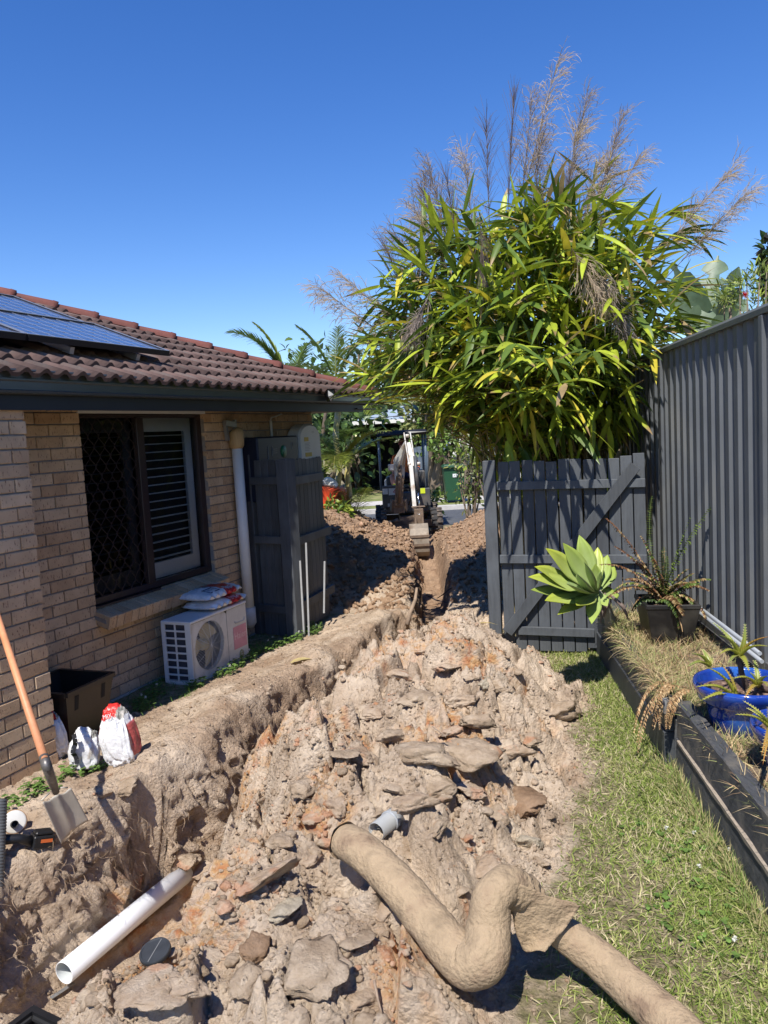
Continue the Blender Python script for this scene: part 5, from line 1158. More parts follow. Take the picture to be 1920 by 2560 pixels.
# ------------------------------------------------------------------ leafy shrubs and trees
def shrub(name, label, cat, base, cen, Rr, nl, size, cols, seed, nbr=9, br=.012, group=None, up=.2, trunk='branch', shell=.35, barkm=None, flat=.4):
    r = np.random.default_rng(seed); T = thing(name, label, cat, tuple(base), group); base, cen, Rr = map(lambda a: np.asarray(a, float), (base, cen, Rr))
    ends = []
    for k in range(nbr):
        a = r.uniform(0, 2 * np.pi); e = np.arcsin(r.uniform(-.2, 1)); q = cen + Rr * .75 * np.array([np.cos(a) * np.cos(e), np.sin(a) * np.cos(e), np.sin(e)]); b = base + np.array([r.normal(0, .05), r.normal(0, .05), 0]) * Rr[0] * 2
        m_ = (b + q) / 2 + r.normal(0, .08, 3) * Rr; mb = MB(); mb.tube([b, b * .6 + m_ * .4, m_, m_ * .4 + q * .6, q], [br, br * .85, br * .7, br * .5, br * .25], 6); mb.build(trunk, barkm or M['bark'], T); ends.append((m_, q))
    A = Acc(); clum = [cen + Rr * nrm(r.normal(0, 1, 3)) * r.uniform(.3, .95) for _ in range(max(6, nl // 60))] + [q for _, q in ends]
    for i in range(nl):
        c = clum[r.integers(len(clum))]; p = c + r.normal(0, 1, 3) * Rr * .17; out = nrm((p - cen) / Rr)
        d = nrm(out * .6 + r.normal(0, .6, 3) + np.array([0, 0, up - .3])); L = size * r.uniform(.6, 1.25); P = curve(p, d, L, 4, r.uniform(0, .9)); V, Q = strip_leaf(P, L * flat * np.array([.3, 1, .75, .05]) * .5, r.normal(0, 1, 3) * .6 + np.array([0, 0, 1]), .25)
        A.add(V, Q, np.asarray(cols[r.integers(len(cols))]) * r.uniform(.65, 1.35))
    A.build('foliage', M['leaf'], parent=T, origin=tuple(cen)); return T

# ------------------------------------------------------------------ agave on its leaning stem
def fleshy(A, b, tip, w, up, sag=.0, cols=((.30, .42, .06), (.20, .30, .10)), n=12, thick=.012, curl=0.0, prof=None, teeth=0, chan=.35):
    b, tip = np.array(b, float), np.array(tip, float); ax = tip - b; L = np.linalg.norm(ax); up = nrm(np.array(up) - nrm(ax) * np.dot(up, nrm(ax)))
    s = np.linspace(0, 1, n); P = b + ax * s[:, None] + up * (L * sag * (np.sin(np.pi * s)))[:, None] + up * (-curl * L * np.clip(s - .75, 0, 1) ** 1.5 * 4)[:, None]
    T = np.gradient(P, axis=0); T /= np.linalg.norm(T, axis=1)[:, None]; S = np.cross(T, up); S /= np.linalg.norm(S, axis=1)[:, None]; U = np.cross(S, T)
    wd = w * (np.interp(s, [0, .1, .3, .52, .72, .88, 1], [.45, .5, .72, 1, .82, .42, .0]) if prof is None else np.interp(s, *prof)); cs = [(-1, chan), (-.55, chan * .35), (0, 0), (.55, chan * .35), (1, chan)]
    rows = []
    for i in range(n):
        rows.append([P[i] + S[i] * (x * wd[i]) + U[i] * (y * wd[i]) for x, y in cs] + [P[i] + S[i] * (x * wd[i] * .9) + U[i] * (y * wd[i] - thick * (1 - s[i] * .8)) for x, y in ((.6, chan * .3), (0, -.05), (-.6, chan * .3))])
    V = np.array(rows).reshape(-1, 3); m = 8; Q = np.array([[i * m + j, i * m + (j + 1) % m, (i + 1) * m + (j + 1) % m, (i + 1) * m + j] for i in range(n - 1) for j in range(m)])
    c0, c1 = np.array(cols[0]), np.array(cols[1]); C = np.array([[c1 * (1 - s[i]) ** .8 + c0 * (1 - (1 - s[i]) ** .8)] * m for i in range(n)]).reshape(-1, 3)
    C[2::m] = C[2::m] * .9 + .03; A.add(V, Q, C)
    if teeth:
        tv = []
        for i in range(1, n - 1):
            for sg in (-1, 1):
                e = P[i] + S[i] * sg * wd[i] + U[i] * chan * wd[i]; l = .0075
                o = len(tv); tv += [e - T[i] * .003, e + T[i] * .003, e + S[i] * sg * l + T[i] * .004, e + S[i] * sg * l * .9 + T[i] * .003]
        Vt = np.array(tv); A.add(Vt, np.array([[k, k + 1, k + 2, k + 3] for k in range(0, len(tv), 4)]), (.55, .50, .22))
M['flesh'] = mat_attr('waxy_leaf', .42, .18, .5, .08, 9)
def agave():
    Qp = lambda x, y: (1300 + x / 2.9625, 1200 + y / 2.9625)
    heart = np.array(AY(*Qp(565, 830), 5.74)); T = thing('agave', 'big lime green agave rosette leaning over the sleeper edge in front of the gate', 'agave', (1.66, 5.92, .36))
    yg, gg, bl = (.50, .56, .05), (.34, .44, .06), (.34, .44, .17)
    tips = [((440, 405), 5.82, .052, gg), ((320, 465), 5.66, .050, gg), ((210, 500), 5.56, .055, yg), ((130, 625), 5.45, .060, yg), ((72, 705), 5.40, .056, yg), ((85, 805), 5.42, .050, gg), ((190, 880), 5.34, .058, yg),
            ((282, 985), 5.42, .040, yg), ((530, 1055), 5.46, .042, gg), ((645, 930), 5.60, .036, gg), ((735, 850), 5.84, .050, gg), ((700, 640), 5.98, .050, gg), ((650, 545), 6.0, .046, gg), ((575, 490), 5.90, .040, yg), ((490, 600), 5.42, .045, bl), ((350, 760), 5.30, .052, bl),
            ((430, 690), 5.36, .05, bl), ((600, 680), 5.55, .03, bl), ((420, 930), 5.38, .052, yg), ((560, 620), 5.7, .035, gg)]
    for (p, Y, w, c) in tips:
        A = Acc(); tip = np.array(AY(*Qp(*p), Y)); ax = tip - heart
        up = nrm(np.array([-.25, -.75, .75]) - .2 * nrm(ax)); b = heart + nrm(ax) * .02
        fleshy(A, b, tip, w * 1.38, up, sag=-.05 + .04 * RNG.uniform(-1, 1), cols=(c, bl), curl=RNG.uniform(.0, .12), n=13)
        A.build('leaf', M['flesh'], parent=T, origin=tuple(b), smooth=True)
    mb = MB(); mb.tube([(1.70, 5.98, .33), (1.66, 5.90, .48), (1.60, 5.82, .60), tuple(heart)], [.045, .045, .04, .035], 10); mb.build('stem', mat('grey_agave_stem', (.25, .24, .2), .8, .3, 20, .5, 40), T)
    mb = MB()
    for k in range(5):
        q = heart + np.array([RNG.uniform(-.02, .12), RNG.uniform(-.1, .1), -.02]); e = q + np.array([RNG.uniform(-.05, .12), RNG.uniform(-.12, .02), -.18]); mb.tube([q, (q + e) / 2 + np.array([.03, 0, 0]), e], [.012, .016, .004], 5)
    mb.build('dried_leaf', mat('shrivelled_leaf', (.16, .12, .10), .8, .3, 20, .4), T)
agave()

# ------------------------------------------------------------------ square black planter with a half dead fern
def fern_frond(A, p, d, L, n, lf, droop, cols, r, curl=.5, w=.007):
    P = curve(p, d, L, 14, droop, [r.normal(), r.normal(), 0], .2); V, Q = strip_leaf(P, np.linspace(.003, .0012, 14), [0, 0, 1], 1); A.add(V, Q, np.array(cols[0]) * .8)
    for t in np.linspace(.12, .99, n):
        i = t * 13; k = int(i); f = i - k; k2 = min(k + 1, 13); q = P[k] * (1 - f) + P[k2] * f; tg = nrm(P[k2] - P[max(k - 1, 0)]); sd = nrm(np.cross(tg, [.1, 0, 1])); c = cols[r.integers(len(cols))]
        for sg in (-1, 1):
            ll = lf * (math.sin(math.pi * (t * .8 + .15)) ** .6) * r.uniform(.7, 1.1); PP = curve(q, sd * sg + tg * r.uniform(.1, .5) + r.normal(0, .12, 3), ll, 5, curl * r.uniform(.3, 2.0)); V, Q = strip_leaf(PP, w * np.array([.7, 1, .9, .6, .1]), [0, 0, 1], .3); A.add(V, Q, np.array(c) * r.uniform(.75, 1.25))
def planter():
    r = np.random.default_rng(21); cs = [np.array(v) for v in ((1.816, 5.506), (2.165, 5.44), (2.215, 5.86), (1.855, 5.90))]; cen = sum(cs) / 4; z0, z1 = .33, .655
    T = thing('square_planter', 'tapered square black planter with a half dead fern on the raised bed', 'planter', (cen[0], cen[1], z0))
    bm_ = mat('black_glazed_planter', (.016, .015, .015), .38, .3, 6, .06, 30, stain=(.06, .055, .045), stains=4)
    lo = [cen + (c - cen) * .74 for c in cs]; inn = [cen + (c - cen) * .90 for c in cs]; rim = [cen + (c - cen) * 1.03 for c in cs]
    P3 = lambda q, z: (q[0], q[1], z); mb = MB()
    mb.add([P3(q, z0) for q in lo] + [P3(q, z1 - .03) for q in cs] + [P3(q, z1 - .03) for q in rim] + [P3(q, z1) for q in rim] + [P3(q, z1) for q in inn] + [P3(q, z1 - .05) for q in inn], [(l * 4 + i, l * 4 + (i + 1) % 4, (l + 1) * 4 + (i + 1) % 4, (l + 1) * 4 + i) for l in range(5) for i in range(4)], False); mb.build('body', bm_, T, bevel=.003)
    n = 16; V = []
    for i in range(n + 1):
        for j in range(n + 1):
            u, v = i / n, j / n; q = (inn[0] * (1 - u) + inn[1] * u) * (1 - v) + (inn[3] * (1 - u) + inn[2] * u) * v; V.append((q[0], q[1], z1 - .035 + .012 * r.uniform()))
    i = np.arange(n)[:, None] * (n + 1) + np.arange(n)[None, :]; Q = np.stack([i, i + n + 1, i + n + 2, i + 1], -1).reshape(-1, 4); np_mesh('potting_soil', V, Q, mat('potting_soil', (.14, .085, .06), .95, .5, 60, .8, 120, stain=(.3, .2, .15), stains=30), parent=T, origin=(cen[0], cen[1], z1))
    T = thing('fern', 'fern with two tall green fronds and many brown curled ones in the square black planter', 'fern', (cen[0], cen[1], z1 - .03))
    b = np.array([cen[0] - .02, cen[1] - .02, z1 - .03]); Qp = lambda x, y: (1300 + x / 2.9625, 1200 + y / 2.9625); g, dg, br, tn = (.12, .17, .035), (.07, .12, .035), (.16, .075, .035), (.34, .24, .11)
    def tgt(x, y, Y): return np.array(AY(*Qp(x, y), Y))
    for (x, y, Y, dr, lf, cols, n) in ((1390, 80, 5.75, .25, .035, [g], 34), (1270, 300, 5.7, .35, .028, [g], 24), (830, 120, 6.0, .7, .030, [g, dg], 30), (560, 340, 5.6, 1.3, .030, [br, br, tn], 30), (640, 560, 5.5, 1.2, .028, [br, tn], 26), (730, 760, 5.45, 1.6, .026, [br, tn], 26), (950, 420, 5.75, .8, .03, [tn, g, br], 30), (1020, 480, 5.9, .8, .03, [tn, dg], 28),
                                      (1080, 560, 5.8, .8, .03, [g, dg], 26), (1220, 680, 5.6, 1.4, .03, [tn, g], 28), (1300, 700, 5.65, 2.2, .03, [br, br, tn], 26), (860, 560, 5.7, 1.1, .03, [tn, g, br], 30), (900, 640, 5.6, 1.2, .03, [g, tn], 26), (1130, 640, 5.6, 1.2, .032, [tn, g], 28), (980, 560, 5.5, 1.1, .03, [g, br], 28), (820, 460, 5.8, 1.2, .028, [br], 26), (1060, 520, 5.6, .9, .032, [dg, g, tn], 26), (1150, 720, 5.5, 1.9, .03, [tn, tn, g], 28), (780, 660, 5.6, 1.4, .028, [br, tn], 26)):
        A = Acc(); q = tgt(x, y, Y); ax = q - b; L = np.linalg.norm(ax); d = nrm(ax) + np.array([0, 0, dr * .42]); fern_frond(A, b + r.normal(0, .015, 3) * [1, 1, 0], d, L * (1.02 + dr * .05), int(n * 1.3), lf * 1.25, dr, cols, r, 1.6 if br in cols else .7, .0085); A.build('frond', M['leaf'], parent=T, origin=tuple(b), smooth=False)
    for k in range(22):
        A = Acc(); a_ = r.uniform(0, 6.28); cc_ = [[g, dg], [br, tn], [tn, g], [br]][k % 4]; fern_frond(A, b + r.normal(0, .03, 3) * [1, 1, 0], [math.cos(a_), math.sin(a_), r.uniform(.8, 2.2)], r.uniform(.2, .42), 30, .04, r.uniform(1.2, 3.2), cc_, r, 1.4, .009); A.build('frond', M['leaf'], parent=T, origin=tuple(b), smooth=False)
    A = Acc(); P = curve(b + [0, -.05, 0], [.1, -1, .3], .30, 10, 2.2); V, Q = strip_leaf(P, np.full(10, .012) * np.linspace(1, .2, 10), [0, 0, 1], .8); A.add(V, Q, (.42, .27, .13)); fern_frond(A, b + [.03, -.06, .02], [.05, -1, .4], .26, 22, .03, 3.2, [tn, g], r, 1.6, .006); A.build('frond', M['leaf'], parent=T, origin=tuple(b), smooth=False)
planter()

# ------------------------------------------------------------------ blue glazed pots and aloes
def blue_pot(name, label, c, R, h, seed):
    bl = mat('cobalt_glaze' + str(seed), (.012, .045, .30), .12, .25, 5, .05, 18, coat=1.0, spec=.6, stain=(.03, .13, .42), stains=3.0)
    T = thing(name, label, 'pot', c, 'blue glazed pots on the garden bed'); k = R / .24
    mb = MB(); mb.lathe(c, [(.13 * k, 0), (.155 * k, .02), (.175 * k, .10 * h / .25), (.185 * k, .148 * h / .25), (.192 * k, .152 * h / .25), (.222 * k, .172 * h / .25), (.232 * k, .205 * h / .25), (.240 * k, .215 * h / .25), (.243 * k, .235 * h / .25), (.238 * k, .249 * h / .25), (.226 * k, .25 * h / .25), (.218 * k, .238 * h / .25), (.212 * k, .20 * h / .25), (.2 * k, .17 * h / .25)], 64); mb.build('glazed_body', bl, T)
    n = 24; V = [(c[0], c[1], c[2] + h * .80)]; r = np.random.default_rng(seed)
    for ring in range(1, 7):
        for i in range(n): a = 2 * math.pi * i / n; V.append((c[0] + math.cos(a) * .205 * k * ring / 6, c[1] + math.sin(a) * .205 * k * ring / 6, c[2] + h * .80 + r.uniform(-.008, .008)))
    F = [[0, 1 + i, 1 + (i + 1) % n, 0] for i in range(n)]; mb = MB(); mb.add(V, [(0, 1 + i, 1 + (i + 1) % n) for i in range(n)] + [(1 + q * n + i, 1 + (q + 1) * n + i, 1 + (q + 1) * n + (i + 1) % n, 1 + q * n + (i + 1) % n) for q in range(5) for i in range(n)], False); mb.build('potting_soil', bpy.data.materials['potting_soil'], T)
blue_pot('blue_pot', 'larger cobalt blue glazed pot holding spiky aloes on the garden bed', (1.79, 3.95, .335), .245, .27, 1)
blue_pot('blue_pot', 'nearest cobalt blue pot, cut off by the right edge of the photo', (1.775, 3.38, .335), .20, .26, 2)
def aloe(label, c, leaves, seed, stem=None):
    r = np.random.default_rng(seed); T = thing('aloe', label, 'aloe', tuple(c), 'aloes in the blue pots'); c = np.array(c, float)
    gy, gn, og = (.33, .34, .05), (.17, .25, .06), (.50, .20, .05)
    for (b, tip, w, cl) in leaves:
        A = Acc(); b, tip = np.array(b), np.array(tip); ax = tip - b; up = nrm(np.array([0, 0, 1.]) - .3 * nrm(ax) + np.array([0, -.2, 0])) if abs(nrm(ax)[2]) < .9 else np.array([0, -1, 0])
        fleshy(A, b, tip, w, up, sag=.10, cols=({'g': gn, 'y': gy, 'o': og}[cl], gy), n=15, thick=.010, prof=([0, .15, .5, .85, 1], [.9, 1, .7, .25, .0]), teeth=1, chan=.5); A.build('leaf', M['flesh'], parent=T, origin=tuple(b), smooth=True)
    if stem: mb = MB(); mb.tube(stem, [.014] * len(stem), 8); mb.build('stem', mat('dark_aloe_stem', (.10, .07, .055), .8, .3, 20, .3), T)
Sp = lambda x, y: (1640 + x / 4.425, 1500 + y / 4.425)
def sp(x, y, Y): return tuple(AY(*Sp(x, y), Y))
h1 = sp(920, 620, 4.0)
aloe('tallest aloe with toothed arching leaves on a dark stem in the larger blue pot', (1.82, 3.97, .55), [(h1, sp(985, 250, 4.0), .016, 'g'), (h1, sp(700, 385, 3.9), .016, 'g'), (h1, sp(620, 240, 4.15), .013, 'g'), (h1, sp(1239, 405, 3.85), .015, 'o'), (h1, sp(1239, 510, 3.8), .015, 'y'), (h1, sp(700, 600, 3.8), .014, 'y'), (h1, sp(1030, 790, 3.8), .016, 'y'), (h1, sp(1000, 500, 4.15), .012, 'g'), (h1, sp(800, 700, 3.85), .013, 'g')], 1, [(1.82, 3.97, .54), sp(945, 800, 4.0), h1])
h2 = sp(590, 725, 3.88)
aloe('leaning aloe with a long bare orange stalk at the left rim of the larger pot', (1.70, 3.93, .55), [(h2, sp(400, 590, 3.8), .014, 'g'), (h2, sp(510, 540, 3.95), .013, 'g'), (h2, sp(345, 735, 3.75), .014, 'g'), (h2, sp(620, 640, 4.0), .012, 'g'), (sp(890, 1080, 3.85), sp(560, 740, 3.8), .019, 'y'), (sp(890, 1080, 3.85), sp(500, 1110, 3.7), .017, 'y'), (sp(880, 1075, 3.85), sp(440, 960, 3.72), .016, 'y'), (sp(900, 1080, 3.85), sp(690, 670, 3.9), .008, 'o')], 2, [(1.74, 3.90, .55), sp(880, 1060, 3.85)])
h3 = sp(1130, 950, 3.9)
aloe('small aloe pups at the right side of the larger blue pot', (1.93, 3.92, .55), [(h3, sp(1040, 800, 3.9), .014, 'g'), (h3, sp(1080, 640, 4.0), .013, 'g'), (h3, sp(1239, 840, 3.8), .014, 'g'), (h3, sp(840, 870, 3.75), .012, 'y'), (h3, sp(1239, 960, 3.7), .012, 'y'), (h3, sp(980, 1090, 3.7), .012, 'o')], 3, [(1.93, 3.92, .54), h3])
h4 = sp(1280, 1430, 3.38)
aloe('aloe with long leaves reaching left out of the nearest blue pot', (1.78, 3.38, .55), [(h4, sp(880, 1265, 3.3), .010, 'y'), (h4, sp(960, 1110, 3.45), .009, 'y'), (h4, sp(1090, 1230, 3.35), .015, 'g'), (h4, sp(1000, 1190, 3.5), .009, 'y'), (h4, sp(1180, 1830, 3.0), .010, 'o'), (h4, sp(1165, 1725, 3.05), .011, 'o'), (h4, sp(1239, 1180, 3.6), .012, 'g')], 4)

# ------------------------------------------------------------------ grass, straw, clover (uncountable: stuff)
def blades(name, pts, L0, L1, w, colfn, mt, seed, lie=.6, kind='stuff', bend=1.0, seg=4, parent=None, **kw):
    r = np.random.default_rng(seed); n = len(pts); az = r.uniform(0, 2 * np.pi, n); el = np.clip(r.normal(1.0 - lie, .38, n), .05, 1.5); d = np.stack([np.cos(az) * np.cos(el), np.sin(az) * np.cos(el), np.sin(el)], -1)
    L = r.uniform(L0, L1, n); V = np.empty((n, seg, 2, 3)); p = pts.copy(); side = np.stack([-np.sin(az), np.cos(az), np.zeros(n)], -1); side += r.normal(0, .4, (n, 3)); side /= np.linalg.norm(side, axis=1)[:, None]
    ww = np.array(np.interp(np.linspace(0, 1, seg), [0, .3, .7, 1], [.7, 1, .7, .08]))
    for i in range(seg):
        V[:, i, 0] = p - side * (w * ww[i] * r.uniform(.7, 1.3, n))[:, None]; V[:, i, 1] = p + side * (w * ww[i] * r.uniform(.7, 1.3, n))[:, None]
        p = p + d * (L / (seg - 1))[:, None]; d = d + np.array([0, 0, -1]) * (bend * .5 * r.uniform(.3, 1.3, n) / (seg - 1))[:, None] + r.normal(0, .06, (n, 3)); d /= np.linalg.norm(d, axis=1)[:, None]
    k = np.arange(n)[:, None] * seg * 2 + np.arange(seg - 1)[None, :] * 2; Q = np.stack([k, k + 1, k + 3, k + 2], -1).reshape(-1, 4); c = np.repeat(colfn(pts, r), seg * 2, 0)
    return np_mesh(name, V.reshape(-1, 3), Q, mt, parent=parent, color=c, kind=kind, **kw)
def lawn():
    r = np.random.default_rng(3); n = 150000; y = 1.9 + (6.75 - 1.9) * r.uniform(0, 1, n) ** 1.15; xr = np.array([sx(v) if v < 4.28 else sx(v, True) for v in y]); e = Ex(y); x = e - .25 + (xr - .0 - e + .25) * r.uniform(0, 1, n)
    z, soil, *_ = field(x, y); dens = (1 - soil) * np.clip(.80 + 1.0 * fbm(x * 2.3, y * 2.3, 501, 3), 0, 1)
    band = np.clip((x - e) / .55, 0, 1); dens *= .06 + .94 * band ** 1.5; patch = np.exp(-(((x - .98) / .22) ** 2 + ((y - 3.15) / .6) ** 2)) + .8 * np.exp(-(((x - 1.1) / .15) ** 2 + ((y - 4.1) / .3) ** 2)); dens *= 1 - .75 * patch
    edge = np.exp(-((xr - x) / .08) ** 2) * .4; k = r.uniform(0, 1, n) < dens + edge; P = np.stack([x, y, z], -1)[k]
    def col(p, r):
        n = len(p); t = r.uniform(0, 1, n) + .25 * fbm(p[:, 0] * 3, p[:, 1] * 3, 511, 2); c = np.empty((n, 3)); c[:] = (.17, .23, .05); c[t > .30] = (.25, .31, .07); c[t > .52] = (.36, .38, .13); c[t > .72] = (.52, .45, .27); return c * r.uniform(.75, 1.25, (n, 1))
    blades('lawn_grass', P, .02, .06, .0022, col, M['grassblade'], 5, .55)
    # longer blades along the sleepers
    n = 2400; y = r.uniform(2.1, 4.4, n); x = np.array([sx(v) for v in y]) - np.abs(r.normal(0, .045, n)) - .005; z = field(x, y)[0]
    blades('edge_grass', np.stack([x, y, z], -1), .05, .15, .0017, lambda p, r: np.where(r.uniform(0, 1, (len(p), 1)) > .45, np.array([.46, .40, .2]), np.array([.19, .26, .07])) * r.uniform(.7, 1.3, (len(p), 1)), M['grassblade'], 6, .3)
    # dry grass on the bed
    n = 30000; y = r.uniform(1.9, 7.2, n); xa = np.array([sx(v) if v < 4.28 else sx(v, True) for v in y]) + .02; xb = 2.30 + (y - 4.85) * .1026 - .06; t = r.uniform(0, 1, n); x = xa + (xb - xa) * t
    front = np.exp(-(t / .35) ** 2); k = r.uniform(0, 1, n) < np.clip(.5 + .8 * fbm(x * 3, y * 3, 521, 3) + .35 * front * (y > 4.3), .12, 1)
    pot = (np.hypot(x - 1.79, y - 3.95) < .2) | (np.hypot(x - 1.775, y - 3.38) < .17); k &= ~pot; P = np.stack([x, y, np.full(n, .355)], -1)[k]
    def colb(p, r):
        n = len(p); t = r.uniform(0, 1, n) + .35 * fbm(p[:, 0] * 3, p[:, 1] * 3, 531, 2); c = np.empty((n, 3)); c[:] = (.46, .36, .20); c[t > .62] = (.26, .29, .10); c[t < .15] = (.34, .22, .12); return c * r.uniform(.7, 1.3, (n, 1))
    blades('dry_bed_grass', P, .05, .15, .0017, colb, M['straw'], 7, .45)
    n = 2600; y = r.uniform(4.35, 6.3, n); x = np.array([sx(v, True) for v in y]) + r.uniform(.0, .1, n); k = r.uniform(0, 1, n) < np.clip(.3 + 1.2 * fbm(y * 2, y * 0, 541, 3), 0, 1); x, y = x[k], y[k]
    blades('overhanging_straw', np.stack([x, y, np.full(len(x), .405)], -1), .08, .17, .0016, colb, M['straw'], 8, .7, bend=2.2)
    # grass and weeds by the house
    n = 16000; s = r.uniform(-1.2, 3.2, n); d = -np.abs(r.uniform(.02, .78, n)); q = WO[None] + s[:, None] * WT + d[:, None] * WN; x, y = q[:, 0], q[:, 1]; z, soil, *_ = field(x, y)
    inside = (s < 0) & (d > -.56); k = (r.uniform(0, 1, n) < (1 - soil) * np.clip(.55 + fbm(x * 4, y * 4, 551, 3), 0, 1)) & ~inside
    blades('grass_by_the_wall', np.stack([x, y, z], -1)[k], .02, .07, .0019, lambda p, r: np.array([.11, .21, .04]) * r.uniform(.6, 1.6, (len(p), 1)), M['grassblade'], 9, .45)
lawn()
def clover(name, cs, seed, dense=60, flowers=3, ht=.07):
    r = np.random.default_rng(seed); A = Acc(); F = Acc()
    for (cx, cy, R) in cs:
        for i in range(int(dense * R / .1)):
            a, q = r.uniform(0, 6.28), R * math.sqrt(r.uniform()); x, y = cx + math.cos(a) * q, cy + math.sin(a) * q; z = HZ(x, y) + r.uniform(.2, 1) * ht; s = r.uniform(.005, .011)
            for k in range(3):
                b = r.uniform(0, .5) + k * 2.09; d = np.array([math.cos(b), math.sin(b), r.uniform(-.1, .4)]); P = curve([x, y, z], d, s * 2, 4, .6); V, Q = strip_leaf(P, s * np.array([.2, 1, 1, .3]), [0, 0, 1], .1); A.add(V, Q, np.array([.13, .215, .05]) * r.uniform(.6, 1.4))
            P = np.array([[x, y, z - ht], [x, y, z]]); V, Q = strip_leaf(P, [.0008, .0008], [0, 1, 0], 0); A.add(V, Q, (.15, .25, .06))
        for i in range(flowers):
            a, q = r.uniform(0, 6.28), R * math.sqrt(r.uniform()); x, y = cx + math.cos(a) * q, cy + math.sin(a) * q; z = HZ(x, y) + ht * 1.3
            for k in range(22):
                P = curve([x, y, z], nrm(r.normal(0, 1, 3) + [0, 0, .4]), .011, 3, 0); V, Q = strip_leaf(P, [.002, .003, .0015], [.3, 0, 1], 0); F.add(V, Q, (.72, .72, .66))
            P = np.array([[x, y, z - ht * 1.3], [x, y, z]]); V, Q = strip_leaf(P, [.0008, .0008], [0, 1, 0], 0); F.add(V, Q, (.15, .25, .06))
    A.build(name, M['grassblade'], kind='stuff'); 
    if F.V: F.build('clover_flowers', M['grassblade'], kind='stuff')
wpts = []
for (s, d, R) in ((2.55, -.46, .09), (2.75, -.52, .10), (2.95, -.56, .10), (3.15, -.62, .10), (3.3, -.66, .08), (2.3, -.47, .08), (2.1, -.50, .07), (1.8, -.52, .07), (1.5, -.50, .06), (1.1, -.30, .10), (1.3, -.2, .08), (.95, -.42, .08), (3.4, -.5, .06)):
    q = WO + s * WT + (d - .03 + RNG.uniform(-.05, .05)) * WN; wpts.append((q[0], q[1], R * RNG.uniform(.9, 1.5)))
clover('weeds_along_the_house', wpts, 3, 60, 1)
q2 = [(-2.02, 4.38, .11), (-2.16, 4.22, .12), (-2.28, 4.08, .10), (-1.92, 4.52, .07), (-1.80, 4.62, .05), (-2.4, 3.95, .1)]
clover('weeds_at_the_brick_corner', q2, 5, 60, 0, .04)
clover('lawn_clover', [(1.25, 2.95, .3), (1.25, 3.5, .25)], 7, 20, 3, .03)

